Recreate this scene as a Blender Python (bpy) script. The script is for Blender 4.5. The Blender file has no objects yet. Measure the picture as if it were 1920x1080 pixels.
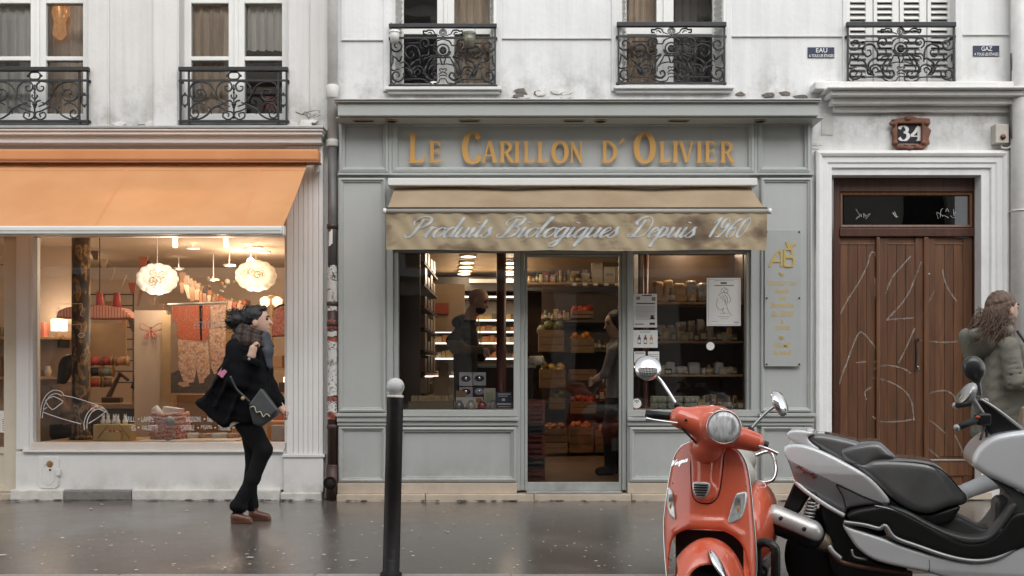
import bpy, bmesh, math, random
import numpy as np
from mathutils import Vector, Matrix
R = math.radians
random.seed(7); rng = np.random.default_rng(5)
scene = bpy.context.scene
col = scene.collection
CAMY, CAMZ, FPX, CX, HY = -9.0, 1.133, 1867.0, 960.0, 700.0
cam = bpy.data.cameras.new('camera'); camo = bpy.data.objects.new('camera', cam); col.objects.link(camo)
camo.location = (0, CAMY, CAMZ); camo.rotation_euler = (R(90), 0, 0)
cam.sensor_width = 36.0; cam.lens = FPX / 1920 * 36; cam.shift_y = (HY - 540) / 1920
cam.clip_start = 0.05; cam.clip_end = 500
scene.camera = camo
world = bpy.data.worlds.new('World'); scene.world = world; world.use_nodes = True
wn = world.node_tree; wn.nodes.clear()
sky = wn.nodes.new('ShaderNodeTexSky'); sky.sky_type = 'NISHITA'; sky.sun_disc = False
SUN_EL, SUN_AZ = R(42), R(165)
sky.sun_elevation = SUN_EL; sky.sun_rotation = SUN_AZ
hs = wn.nodes.new('ShaderNodeHueSaturation'); hs.inputs['Saturation'].default_value = 0.16   # overcast: grey cloud light
bg = wn.nodes.new('ShaderNodeBackground'); bg.inputs[1].default_value = 0.15
wo = wn.nodes.new('ShaderNodeOutputWorld')
wn.links.new(sky.outputs[0], hs.inputs['Color']); wn.links.new(hs.outputs[0], bg.inputs[0]); wn.links.new(bg.outputs[0], wo.inputs[0])
sl = bpy.data.lights.new('sun', 'SUN'); sl.energy = 0.9; sl.angle = R(70); sl.color = (1.0, 0.98, 0.95)
so = bpy.data.objects.new('sun', sl); col.objects.link(so)
sd = Vector((math.sin(SUN_AZ) * math.cos(SUN_EL), math.cos(SUN_AZ) * math.cos(SUN_EL), math.sin(SUN_EL)))
so.rotation_euler = sd.to_track_quat('Z', 'Y').to_euler(); so.location = (0, -6, 12)
scene.view_settings.view_transform = 'Standard'; scene.view_settings.look = 'None'
scene.view_settings.exposure = 1.12; scene.view_settings.gamma = 1.0
scene.cycles.max_bounces = 8; scene.cycles.transparent_max_bounces = 24
scene.cycles.caustics_reflective = False; scene.cycles.caustics_refractive = False
scene.cycles.sample_clamp_indirect = 4.0
def x(px, y=0.0): return (px - CX) * (y - CAMY) / FPX
def z(py, y=0.0): return CAMZ - (py - HY) * (y - CAMY) / FPX
def P(px, py, y=0.0): return Vector((x(px, y), y, z(py, y)))
MATS = {}
def mat(name, c, rough=0.6, metal=0.0, var=0.1, scale=6.0, bump=0.0, bscale=80.0, coat=0.0, spec=0.5, emit=None, estr=0.0, rvar=0.0, stretch=None, sheen=0.0):
    if name in MATS: return MATS[name]
    m = bpy.data.materials.new(name); m.use_nodes = True; nt = m.node_tree; N = nt.nodes; L = nt.links
    b = N['Principled BSDF']
    b.inputs['Roughness'].default_value = rough; b.inputs['Metallic'].default_value = metal
    b.inputs['Coat Weight'].default_value = coat; b.inputs['Coat Roughness'].default_value = 0.06
    b.inputs['Specular IOR Level'].default_value = spec
    if sheen: b.inputs['Sheen Weight'].default_value = sheen; b.inputs['Sheen Roughness'].default_value = 0.5
    tc = N.new('ShaderNodeTexCoord'); src = tc.outputs['Object']
    if stretch:
        mp = N.new('ShaderNodeMapping'); mp.inputs['Scale'].default_value = stretch; L.new(src, mp.inputs[0]); src = mp.outputs[0]
    if var > 0:
        n = N.new('ShaderNodeTexNoise'); n.inputs['Scale'].default_value = scale; n.inputs['Detail'].default_value = 6; n.inputs['Roughness'].default_value = 0.65
        L.new(src, n.inputs['Vector'])
        mr = N.new('ShaderNodeMapRange'); mr.inputs[1].default_value = 0.25; mr.inputs[2].default_value = 0.75
        mr.inputs[3].default_value = 1 - var; mr.inputs[4].default_value = 1 + var; L.new(n.outputs[0], mr.inputs[0])
        mx = N.new('ShaderNodeMix'); mx.data_type = 'RGBA'; mx.blend_type = 'MULTIPLY'; mx.inputs[0].default_value = 1
        mx.inputs[6].default_value = (*c, 1); L.new(mr.outputs[0], mx.inputs[7]); L.new(mx.outputs[2], b.inputs['Base Color'])
        if rvar:
            r2 = N.new('ShaderNodeMapRange'); r2.inputs[1].default_value = 0.3; r2.inputs[2].default_value = 0.7
            r2.inputs[3].default_value = max(0.02, rough - rvar); r2.inputs[4].default_value = min(1, rough + rvar)
            L.new(n.outputs[0], r2.inputs[0]); L.new(r2.outputs[0], b.inputs['Roughness'])
    else:
        b.inputs['Base Color'].default_value = (*c, 1)
    if bump:
        n2 = N.new('ShaderNodeTexNoise'); n2.inputs['Scale'].default_value = bscale; n2.inputs['Detail'].default_value = 4
        L.new(src, n2.inputs['Vector'])
        bp = N.new('ShaderNodeBump'); bp.inputs['Strength'].default_value = bump; bp.inputs['Distance'].default_value = 0.01
        L.new(n2.outputs[0], bp.inputs['Height']); L.new(bp.outputs[0], b.inputs['Normal'])
    if emit:
        b.inputs['Emission Color'].default_value = (*emit, 1); b.inputs['Emission Strength'].default_value = estr
    MATS[name] = m; m['_b'] = 1
    return m
def ramp_mat(name, stops, scale, rough=0.6, kind='noise', stretch=(1, 1, 1), bump=0.0, metal=0.0, detail=6, dist=0.0, coat=0.0, interp='LINEAR'):
    """colour from a ramp over a noise, wave or voronoi field"""
    if name in MATS: return MATS[name]
    m = bpy.data.materials.new(name); m.use_nodes = True; nt = m.node_tree; N = nt.nodes; L = nt.links; b = N['Principled BSDF']
    b.inputs['Roughness'].default_value = rough; b.inputs['Metallic'].default_value = metal; b.inputs['Coat Weight'].default_value = coat
    tc = N.new('ShaderNodeTexCoord'); mp = N.new('ShaderNodeMapping'); mp.inputs['Scale'].default_value = stretch; L.new(tc.outputs['Object'], mp.inputs[0])
    if kind == 'noise':
        t = N.new('ShaderNodeTexNoise'); t.inputs['Scale'].default_value = scale; t.inputs['Detail'].default_value = detail; t.inputs['Distortion'].default_value = dist; o = t.outputs[0]
    elif kind == 'wave':
        t = N.new('ShaderNodeTexWave'); t.inputs['Scale'].default_value = scale; t.inputs['Distortion'].default_value = dist; t.inputs['Detail'].default_value = detail; o = t.outputs[1]
    else:
        t = N.new('ShaderNodeTexVoronoi'); t.inputs['Scale'].default_value = scale
        o = t.outputs['Color'] if kind == 'cells' else t.outputs['Distance']
    L.new(mp.outputs[0], t.inputs['Vector'])
    cr = N.new('ShaderNodeValToRGB'); cr.color_ramp.interpolation = interp
    e = cr.color_ramp.elements
    e[0].position, e[0].color = stops[0][0], (*stops[0][1], 1); e[1].position, e[1].color = stops[-1][0], (*stops[-1][1], 1)
    for s in stops[1:-1]:
        k = e.new(s[0]); k.color = (*s[1], 1)
    L.new(o, cr.inputs[0]); L.new(cr.outputs[0], b.inputs['Base Color'])
    if bump:
        bp = N.new('ShaderNodeBump'); bp.inputs['Strength'].default_value = bump; bp.inputs['Distance'].default_value = 0.01
        L.new(o, bp.inputs['Height']); L.new(bp.outputs[0], b.inputs['Normal'])
    MATS[name] = m
    return m
def glass_mat(name, tint=(1, 1, 1), ior=1.5, rough=0.0, keep=1.0):
    if name in MATS: return MATS[name]
    m = bpy.data.materials.new(name); m.use_nodes = True; nt = m.node_tree; N = nt.nodes; L = nt.links
    N.remove(N['Principled BSDF'])
    tr = N.new('ShaderNodeBsdfTransparent'); tr.inputs[0].default_value = (*[t * keep for t in tint], 1)
    gl = N.new('ShaderNodeBsdfGlossy'); gl.inputs['Roughness'].default_value = rough
    fr = N.new('ShaderNodeFresnel'); fr.inputs[0].default_value = ior
    tc = N.new('ShaderNodeTexCoord'); nz = N.new('ShaderNodeTexNoise'); nz.inputs['Scale'].default_value = 1.7; bp = N.new('ShaderNodeBump')
    bp.inputs['Strength'].default_value = 0.04; bp.inputs['Distance'].default_value = 0.05
    L.new(tc.outputs['Object'], nz.inputs['Vector']); L.new(nz.outputs[0], bp.inputs['Height']); L.new(bp.outputs[0], gl.inputs['Normal'])
    mx = N.new('ShaderNodeMixShader'); L.new(fr.outputs[0], mx.inputs[0]); L.new(tr.outputs[0], mx.inputs[1]); L.new(gl.outputs[0], mx.inputs[2])
    L.new(mx.outputs[0], N['Material Output'].inputs[0])
    MATS[name] = m
    return m
def emat(name, c, s):
    if name in MATS: return MATS[name]
    m = bpy.data.materials.new(name); m.use_nodes = True; N = m.node_tree.nodes; b = N['Principled BSDF']
    b.inputs['Base Color'].default_value = (*c, 1); b.inputs['Emission Color'].default_value = (*c, 1); b.inputs['Emission Strength'].default_value = s
    MATS[name] = m
    return m
def wall_mat(name, base, dirt, zlo, zhi, streak=0.35, rough=0.85, bmp=0.35):
    """painted plaster: mottling, rain streaks, mould growing up from the cornice between heights zlo and zhi"""
    m = bpy.data.materials.new(name); m.use_nodes = True; nt = m.node_tree; N = nt.nodes; L = nt.links; b = N['Principled BSDF']
    b.inputs['Roughness'].default_value = rough
    g = N.new('ShaderNodeNewGeometry'); sp = N.new('ShaderNodeSeparateXYZ'); L.new(g.outputs['Position'], sp.inputs[0])
    def noise(sc, det, st=(1, 1, 1)):
        mp = N.new('ShaderNodeMapping'); mp.inputs['Scale'].default_value = st; L.new(g.outputs['Position'], mp.inputs[0])
        n = N.new('ShaderNodeTexNoise'); n.inputs['Scale'].default_value = sc; n.inputs['Detail'].default_value = det; n.inputs['Roughness'].default_value = 0.7
        L.new(mp.outputs[0], n.inputs['Vector']); return n.outputs[0]
    def mrange(s, a, bb, c, d):
        r = N.new('ShaderNodeMapRange'); r.inputs[1].default_value = a; r.inputs[2].default_value = bb; r.inputs[3].default_value = c; r.inputs[4].default_value = d
        L.new(s, r.inputs[0]); return r.outputs[0]
    def mul(a, bb):
        q = N.new('ShaderNodeMath'); q.operation = 'MULTIPLY'; L.new(a, q.inputs[0]); L.new(bb, q.inputs[1]); return q.outputs[0]
    mott = mrange(noise(2.2, 8), 0.3, 0.7, 0.94, 1.03)
    strk = mrange(noise(1.0, 7, (9, 9, 0.35)), 0.42, 0.75, 1.0, 1.0 - streak)
    v = mul(mott, strk)
    mx = N.new('ShaderNodeMix'); mx.data_type = 'RGBA'; mx.blend_type = 'MULTIPLY'; mx.inputs[0].default_value = 1
    mx.inputs[6].default_value = (*base, 1); L.new(v, mx.inputs[7])
    hgt = mrange(sp.outputs[2], zlo, zhi, 1.0, 0.0)
    hgt = mul(hgt, mrange(sp.outputs[2], zlo - 0.35, zlo - 0.1, 0.15, 1.0))
    msk = mul(hgt, mrange(noise(3.0, 10, (1.2, 1, 1.0)), 0.45, 0.80, 0.0, 1.3))
    m2 = N.new('ShaderNodeMix'); m2.data_type = 'RGBA'; m2.clamp_factor = True
    L.new(msk, m2.inputs[0]); L.new(mx.outputs[2], m2.inputs[6]); m2.inputs[7].default_value = (*dirt, 1)
    L.new(m2.outputs[2], b.inputs['Base Color'])
    bp = N.new('ShaderNodeBump'); bp.inputs['Strength'].default_value = bmp; bp.inputs['Distance'].default_value = 0.01
    L.new(noise(14, 6), bp.inputs['Height']); L.new(bp.outputs[0], b.inputs['Normal'])
    MATS[name] = m
    return m
ORG = {}
def tag(o, label, cat, group=None):
    o['label'] = label; o['category'] = cat
    if group: o['group'] = group
    return o
def thing(name, label, cat, loc=(0, 0, 0), group=None):
    o = bpy.data.objects.new(name, None); col.objects.link(o); o.location = loc; o.empty_display_size = 0.1
    ORG[o.name] = Vector(loc); tag(o, label, cat, group)
    return o
class MB:
    def __init__(s): s.v = []; s.f = []; s.mi = []; s.m = 0; s.sm = []; s.smooth = False
    def face(s, idx):
        s.f.append(tuple(idx)); s.mi.append(s.m); s.sm.append(s.smooth)
    def quad(s, a, b, c, d):
        n = len(s.v); s.v += [tuple(a), tuple(b), tuple(c), tuple(d)]; s.face((n, n + 1, n + 2, n + 3)); return s
    def box(s, x0, x1, y0, y1, z0, z1):
        if x1 < x0: x0, x1 = x1, x0
        if y1 < y0: y0, y1 = y1, y0
        if z1 < z0: z0, z1 = z1, z0
        n = len(s.v)
        s.v += [(x0, y0, z0), (x1, y0, z0), (x1, y1, z0), (x0, y1, z0), (x0, y0, z1), (x1, y0, z1), (x1, y1, z1), (x0, y1, z1)]
        for q in ((0, 3, 2, 1), (4, 5, 6, 7), (0, 1, 5, 4), (1, 2, 6, 5), (2, 3, 7, 6), (3, 0, 4, 7)): s.face([n + k for k in q])
        return s
    def obox(s, c, h, M):
        """oriented box: centre, half sizes, 3x3 axes"""
        n = len(s.v); c = Vector(c)
        for sx, sy, sz in ((-1, -1, -1), (1, -1, -1), (1, 1, -1), (-1, 1, -1), (-1, -1, 1), (1, -1, 1), (1, 1, 1), (-1, 1, 1)):
            s.v.append(tuple(c + M @ Vector((sx * h[0], sy * h[1], sz * h[2]))))
        for q in ((0, 3, 2, 1), (4, 5, 6, 7), (0, 1, 5, 4), (1, 2, 6, 5), (2, 3, 7, 6), (3, 0, 4, 7)): s.face([n + k for k in q])
        return s
    def pbox(s, px0, px1, py0, py1, y0, y1, yref=None):
        """box whose front outline comes from photograph pixels on the plane yref"""
        yr = y0 if yref is None else yref
        return s.box(x(px0, yr), x(px1, yr), y0, y1, z(py1, yr), z(py0, yr))
    def ring(s, x0, x1, z0, z1, prof):
        """mitred rectangular moulding: prof = [(inset, y), ...]"""
        n = len(s.v)
        for i, y in prof: s.v += [(x0 + i, y, z0 + i), (x1 - i, y, z0 + i), (x1 - i, y, z1 - i), (x0 + i, y, z1 - i)]
        for k in range(len(prof) - 1):
            a = n + 4 * k; b = a + 4
            for j in range(4): s.face((a + j, a + (j + 1) % 4, b + (j + 1) % 4, b + j))
        return s
    def tube(s, pts, r, seg=8, closed=False, cap=True):
        pts = [Vector(p) for p in pts]; n = len(pts)
        rr = r if isinstance(r, (list, tuple)) else [r] * n
        base = len(s.v); prev = None; old = s.smooth; s.smooth = True
        for i, p in enumerate(pts):
            if closed: t = pts[(i + 1) % n] - pts[i - 1]
            else: t = pts[min(i + 1, n - 1)] - pts[max(i - 1, 0)]
            if t.length < 1e-9: t = Vector((0, 0, 1))
            t.normalize()
            if prev is None:
                u = t.orthogonal().normalized()
            else:
                u = prev - t * prev.dot(t)
                u = u.normalized() if u.length > 1e-6 else t.orthogonal().normalized()
            prev = u; w = t.cross(u)
            for k in range(seg):
                a = 2 * math.pi * k / seg
                s.v.append(tuple(p + (u * math.cos(a) + w * math.sin(a)) * rr[i]))
        for i in range(n if closed else n - 1):
            a = base + i * seg; b = base + ((i + 1) % n) * seg
            for k in range(seg): s.face((a + k, a + (k + 1) % seg, b + (k + 1) % seg, b + k))
        if cap and not closed:
            s.face([base + k for k in range(seg)][::-1]); s.face([base + (n - 1) * seg + k for k in range(seg)])
        s.smooth = old
        return s
    def lathe(s, prof, c, axis=(0, 0, 1), seg=20, smooth=True, caps=True):
        """prof = [(radius, height), ...] about an axis through c"""
        ax = Vector(axis).normalized(); u = ax.orthogonal().normalized(); w = ax.cross(u); c = Vector(c)
        base = len(s.v); old = s.smooth; s.smooth = smooth
        for r, h in prof:
            for k in range(seg):
                a = 2 * math.pi * k / seg
                s.v.append(tuple(c + ax * h + (u * math.cos(a) + w * math.sin(a)) * max(r, 1e-5)))
        for i in range(len(prof) - 1):
            a = base + i * seg; b = a + seg
            for k in range(seg): s.face((a + k, a + (k + 1) % seg, b + (k + 1) % seg, b + k))
        if caps: s.face([base + k for k in range(seg)][::-1]); s.face([base + (len(prof) - 1) * seg + k for k in range(seg)])
        s.smooth = old
        return s
    def prism(s, pts, y0, y1):
        """polygon in (x, z) extruded from y0 (front) to y1"""
        n = len(s.v); k = len(pts)
        s.v += [(p[0], y0, p[1]) for p in pts] + [(p[0], y1, p[1]) for p in pts]
        s.face([n + i for i in range(k)]); s.face([n + k + i for i in range(k)][::-1])
        for i in range(k): s.face((n + (i + 1) % k, n + i, n + k + i, n + k + (i + 1) % k))
        return s
    def ribbon(s, pts, ws, y0, y1):
        """flat stroke of varying width in the (x, z) plane, extruded"""
        n = len(pts); L_, R_ = [], []
        for i in range(n):
            a = pts[max(i - 1, 0)]; b = pts[min(i + 1, n - 1)]
            dx, dz = b[0] - a[0], b[1] - a[1]; l = math.hypot(dx, dz) or 1
            nx, nz = -dz / l, dx / l; h = ws[i] / 2
            L_.append((pts[i][0] + nx * h, pts[i][1] + nz * h)); R_.append((pts[i][0] - nx * h, pts[i][1] - nz * h))
        b0 = len(s.v)
        for i in range(n): s.v += [(L_[i][0], y0, L_[i][1]), (R_[i][0], y0, R_[i][1]), (R_[i][0], y1, R_[i][1]), (L_[i][0], y1, L_[i][1])]
        for i in range(n - 1):
            a = b0 + 4 * i; b = a + 4
            for j in range(4): s.face((a + j, b + j, b + (j + 1) % 4, a + (j + 1) % 4))
        s.face((b0, b0 + 1, b0 + 2, b0 + 3)); e = b0 + 4 * (n - 1); s.face((e + 3, e + 2, e + 1, e))
        return s
    def sphere(s, c, r, seg=12, rings=8):
        r = (r, r, r) if not isinstance(r, (tuple, list)) else r
        base = len(s.v); old = s.smooth; s.smooth = True
        for i in range(rings + 1):
            t = math.pi * i / rings
            for k in range(seg):
                a = 2 * math.pi * k / seg
                s.v.append((c[0] + r[0] * math.sin(t) * math.cos(a), c[1] + r[1] * math.sin(t) * math.sin(a), c[2] + r[2] * math.cos(t)))
        for i in range(rings):
            for k in range(seg):
                a = base + i * seg; b = a + seg; q = (k + 1) % seg
                if i == 0: s.face((a + k, b + k, b + q))
                elif i == rings - 1: s.face((a + k, b + k, a + q))
                else: s.face((a + k, b + k, b + q, a + q))
        s.smooth = old
        return s
    def grid(s, fn, nu, nv, smooth=True):
        base = len(s.v); old = s.smooth; s.smooth = smooth
        for i in range(nu + 1):
            for j in range(nv + 1): s.v.append(tuple(fn(i / nu, j / nv)))
        for i in range(nu):
            for j in range(nv):
                a = base + i * (nv + 1) + j; s.face((a, a + 1, a + nv + 2, a + nv + 1))
        s.smooth = old
        return s
    def text(s, txt, x0, x1, z0, z1, y0, depth=0.002, shear=0.0, bold=0.0, space=1.0):
        """built-in font, squeezed into the box x0..x1, z0..z1 on the plane y0, facing the street"""
        V, Fc = text_mesh(txt, shear, bold, space)
        lo = V.min(0); hi = V.max(0); n = len(s.v)
        for p in V:
            u = (p[0] - lo[0]) / (hi[0] - lo[0]); w = (p[1] - lo[1]) / (hi[1] - lo[1])
            s.v.append((x0 + (x1 - x0) * u, y0, z0 + (z1 - z0) * w))
        for f in Fc: s.face([n + i for i in f])
        return s
    def xform(s, M):
        s.v = [tuple(M @ Vector(p)) for p in s.v]; return s
    def build(s, name, m, parent=None, bevel=0.0, solid=0.0, local=False, bseg=2, sub=0, kind=None, label=None):
        me = bpy.data.meshes.new(name)
        o = Vector((0, 0, 0)) if (parent is None or local) else ORG.get(parent.name, Vector((0, 0, 0)))
        V = np.array(s.v, dtype=np.float64).reshape(-1, 3) - np.array(o)
        me.from_pydata(V.tolist(), [], s.f)
        ms = m if isinstance(m, (list, tuple)) else [m]
        for q in ms: me.materials.append(q)
        if len(ms) > 1: me.polygons.foreach_set('material_index', s.mi)
        if any(s.sm): me.polygons.foreach_set('use_smooth', s.sm)
        me.validate(); me.update()
        ob = bpy.data.objects.new(name, me); col.objects.link(ob)
        if parent is not None: ob.parent = parent
        ORG[ob.name] = o
        if bevel:
            md = ob.modifiers.new('bevel', 'BEVEL'); md.width = bevel; md.segments = bseg; md.limit_method = 'ANGLE'; md.angle_limit = R(40)
        if solid:
            md = ob.modifiers.new('solid', 'SOLIDIFY'); md.thickness = solid; md.offset = 0
        if sub:
            md = ob.modifiers.new('sub', 'SUBSURF'); md.levels = sub; md.render_levels = sub
        if kind: ob['kind'] = kind
        if label: ob['label'] = label
        return ob
TXT = {}
def text_mesh(txt, shear=0.0, bold=0.0, space=1.0):
    k = (txt, shear, bold, space)
    if k in TXT: return TXT[k]
    cu = bpy.data.curves.new('t', 'FONT'); cu.body = txt; cu.size = 1; cu.shear = shear; cu.offset = bold; cu.space_character = space
    cu.align_x = 'CENTER'; cu.resolution_u = 3
    ob = bpy.data.objects.new('t', cu); col.objects.link(ob)
    dg = bpy.context.evaluated_depsgraph_get(); me = bpy.data.meshes.new_from_object(ob.evaluated_get(dg))
    V = np.array([v.co[:] for v in me.vertices]); Fc = [tuple(p.vertices) for p in me.polygons]
    bpy.data.objects.remove(ob); bpy.data.curves.remove(cu); bpy.data.meshes.remove(me)
    TXT[k] = (V, Fc)
    return TXT[k]
def copy_tree(o, parent=None):
    c = o.copy(); col.objects.link(c)
    if parent is not None: c.parent = parent
    ORG[c.name] = ORG.get(o.name, Vector((0, 0, 0)))
    for ch in list(o.children):
        copy_tree(ch, c)
    return c
def crom(pts, n=6, closed=False):
    """Catmull-Rom through points of any dimension"""
    A = [np.array(p, float) for p in pts]; out = []; m = len(A)
    for i in range(m if closed else m - 1):
        if closed: p0, p1, p2, p3 = A[i - 1], A[i], A[(i + 1) % m], A[(i + 2) % m]
        else: p0, p1, p2, p3 = A[max(i - 1, 0)], A[i], A[i + 1], A[min(i + 2, m - 1)]
        for k in range(n):
            t = k / n
            out.append(0.5 * (2 * p1 + (p2 - p0) * t + (2 * p0 - 5 * p1 + 4 * p2 - p3) * t * t + (3 * p1 - p0 - 3 * p2 + p3) * t ** 3))
    if not closed: out.append(A[-1])
    return [tuple(o) for o in out]
class Fld:
    def __init__(s, lo, hi, h):
        s.h = h; s.ax = [np.arange(lo[i] - 3 * h, hi[i] + 4 * h, h) for i in range(3)]
        s.F = np.full([len(a) for a in s.ax], 0.2, np.float32); s.warp = None
    def blk(s, lo, hi):
        sl = []; g = []
        for i in range(3):
            a = int(np.searchsorted(s.ax[i], lo[i])); b = int(np.searchsorted(s.ax[i], hi[i]))
            a = max(a, 0); b = max(min(b, len(s.ax[i])), a + 1); sl.append(slice(a, b)); g.append(s.ax[i][a:b])
        X, Y, Z = np.meshgrid(*g, indexing='ij', sparse=True)
        if s.warp: X, Y, Z = s.warp(X, Y, Z)
        return tuple(sl), X, Y, Z
    def put(s, sl, d, k, op):
        A = s.F[sl]
        if op == '-': d = -d
        if op == '+':
            h = np.clip(0.5 + 0.5 * (A - d) / k, 0, 1); s.F[sl] = A * (1 - h) + d * h - k * h * (1 - h)
        else:
            h = np.clip(0.5 - 0.5 * (A - d) / k, 0, 1); s.F[sl] = A * (1 - h) + d * h + k * h * (1 - h)
        return s
    def cap(s, a, b, ra, rb=None, k=0.02, op='+', sq=None):
        a = np.array(a, float); b = np.array(b, float); rb = ra if rb is None else rb; m = max(ra, rb) + 0.04 + k
        sl, X, Y, Z = s.blk(np.minimum(a, b) - m, np.maximum(a, b) + m)
        d = b - a; L2 = max((d * d).sum(), 1e-9)
        t = np.clip(((X - a[0]) * d[0] + (Y - a[1]) * d[1] + (Z - a[2]) * d[2]) / L2, 0, 1)
        ex, ey, ez = X - a[0] - t * d[0], Y - a[1] - t * d[1], Z - a[2] - t * d[2]
        if sq: ex, ey, ez = ex / sq[0], ey / sq[1], ez / sq[2]
        return s.put(sl, np.sqrt(ex * ex + ey * ey + ez * ez) - (ra + (rb - ra) * t), k, op)
    def ell(s, c, r, k=0.02, op='+', rot=None):
        c = np.array(c, float); r = np.array(r, float); m = r.max() + 0.04 + k
        mm = m if rot is not None else r + 0.04 + k
        sl, X, Y, Z = s.blk(c - mm, c + mm)
        X, Y, Z = X - c[0], Y - c[1], Z - c[2]
        if rot is not None:
            q = np.array(rot); X, Y, Z = q[0][0] * X + q[1][0] * Y + q[2][0] * Z, q[0][1] * X + q[1][1] * Y + q[2][1] * Z, q[0][2] * X + q[1][2] * Y + q[2][2] * Z
        k0 = np.sqrt((X / r[0]) ** 2 + (Y / r[1]) ** 2 + (Z / r[2]) ** 2); k1 = np.sqrt((X / r[0] ** 2) ** 2 + (Y / r[1] ** 2) ** 2 + (Z / r[2] ** 2) ** 2) + 1e-9
        return s.put(sl, np.maximum(k0 * (k0 - 1) / k1, -r.min()), k, op)
    def box(s, c, hf, rnd=0.01, k=0.01, op='+', rot=None):
        c = np.array(c, float); hf = np.array(hf, float); m = np.linalg.norm(hf) + 0.04 + k if rot is not None else hf + 0.04 + k
        sl, X, Y, Z = s.blk(c - m, c + m)
        X, Y, Z = X - c[0], Y - c[1], Z - c[2]
        if rot is not None:
            q = np.array(rot); X, Y, Z = q[0][0] * X + q[1][0] * Y + q[2][0] * Z, q[0][1] * X + q[1][1] * Y + q[2][1] * Z, q[0][2] * X + q[1][2] * Y + q[2][2] * Z
        a, b, e = np.abs(X) - hf[0] + rnd, np.abs(Y) - hf[1] + rnd, np.abs(Z) - hf[2] + rnd
        d = np.sqrt(np.maximum(a, 0) ** 2 + np.maximum(b, 0) ** 2 + np.maximum(e, 0) ** 2) + np.minimum(np.maximum(np.maximum(a, b), e), 0) - rnd
        return s.put(sl, d, k, op)
    def poly(s, pts, c, w, rnd=0.02, k=0.01, op='+', ax=1):
        """closed outline in the plane normal to axis ax, extruded to half width w (number or function) about c"""
        P2 = np.array(pts, float); u, v = [i for i in range(3) if i != ax]
        wm = w if not callable(w) else 0.6
        lo = np.zeros(3); hi = np.zeros(3); m = 0.04 + k
        lo[u], lo[v] = P2.min(0) - m; hi[u], hi[v] = P2.max(0) + m; lo[ax] = c - wm - m; hi[ax] = c + wm + m
        if s.warp: lo -= 99; hi += 99
        sl, X, Y, Z = s.blk(lo, hi); G = (X, Y, Z); A, B, C = G[u], G[v], G[ax]
        d2 = None; inside = None
        for i in range(len(P2)):
            p, q = P2[i], P2[(i + 1) % len(P2)]; e = q - p
            t = np.clip(((A - p[0]) * e[0] + (B - p[1]) * e[1]) / max((e * e).sum(), 1e-12), 0, 1)
            dd = (A - p[0] - t * e[0]) ** 2 + (B - p[1] - t * e[1]) ** 2
            d2 = dd if d2 is None else np.minimum(d2, dd)
            cr = ((p[1] > B) != (q[1] > B)) & (A < (q[0] - p[0]) * (B - p[1]) / ((q[1] - p[1]) or 1e-12) + p[0])
            inside = cr if inside is None else inside ^ cr
        d2 = np.sqrt(d2) * np.where(inside, -1, 1)
        ww = w(A, B) if callable(w) else w
        a, b = d2 + rnd, np.abs(C - c) - ww + rnd
        d = np.sqrt(np.maximum(a, 0) ** 2 + np.maximum(b, 0) ** 2) + np.minimum(np.maximum(a, b), 0) - rnd
        return s.put(sl, d, k, op)
    def noise(s, amp, freq, seed=0):
        """gentle wrinkles"""
        g = np.random.default_rng(seed)
        X, Y, Z = np.meshgrid(*s.ax, indexing='ij', sparse=True)
        for i in range(5):
            k = g.normal(size=3) * freq * (1 + i * 0.5); p = g.uniform(0, 6.28)
            s.F += (amp / (1 + i * 0.5) * np.sin(X * k[0] + Y * k[1] + Z * k[2] + p)).astype(np.float32)
        return s
    def mesh(s):
        F = s.F; S = F < 0; nx, ny, nz = F.shape
        cnt = np.zeros((nx - 1, ny - 1, nz - 1), np.int8)
        for i in (0, 1):
            for j in (0, 1):
                for k in (0, 1): cnt += S[i:nx - 1 + i, j:ny - 1 + j, k:nz - 1 + k]
        act = np.argwhere((cnt > 0) & (cnt < 8)); idx = -np.ones(cnt.shape, np.int64); idx[tuple(act.T)] = np.arange(len(act))
        acc = np.zeros((len(act), 3)); num = np.zeros(len(act))
        cor = [(i, j, k) for i in (0, 1) for j in (0, 1) for k in (0, 1)]
        for a in cor:
            for ax in range(3):
                if a[ax] == 0:
                    b = list(a); b[ax] = 1
                    fa = F[act[:, 0] + a[0], act[:, 1] + a[1], act[:, 2] + a[2]]; fb = F[act[:, 0] + b[0], act[:, 1] + b[1], act[:, 2] + b[2]]
                    mk = (fa < 0) != (fb < 0); t = np.where(mk, fa / np.where(mk, fa - fb, 1), 0)
                    p = np.array(a, float)[None, :].repeat(len(act), 0); p[:, ax] += t
                    acc[mk] += p[mk]; num[mk] += 1
        V = (act + acc / num[:, None]) * s.h + np.array([a[0] for a in s.ax])
        faces = []
        for ax in range(3):
            u, v = (ax + 1) % 3, (ax + 2) % 3
            sh = [slice(None)] * 3; sh2 = [slice(None)] * 3; sh[ax] = slice(0, -1); sh2[ax] = slice(1, None)
            d = S[tuple(sh)] != S[tuple(sh2)]
            e = np.argwhere(d); e = e[(e[:, u] > 0) & (e[:, v] > 0) & (e[:, u] < F.shape[u] - 1) & (e[:, v] < F.shape[v] - 1)]
            def at(du, dv):
                q = e.copy(); q[:, u] -= du; q[:, v] -= dv; return idx[tuple(q.T)]
            Q = np.stack([at(1, 1), at(0, 1), at(0, 0), at(1, 0)], 1)
            ins = S[tuple(e.T)]
            Q[~ins] = Q[~ins][:, ::-1]
            faces.append(Q)
        return V, np.concatenate(faces)
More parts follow.
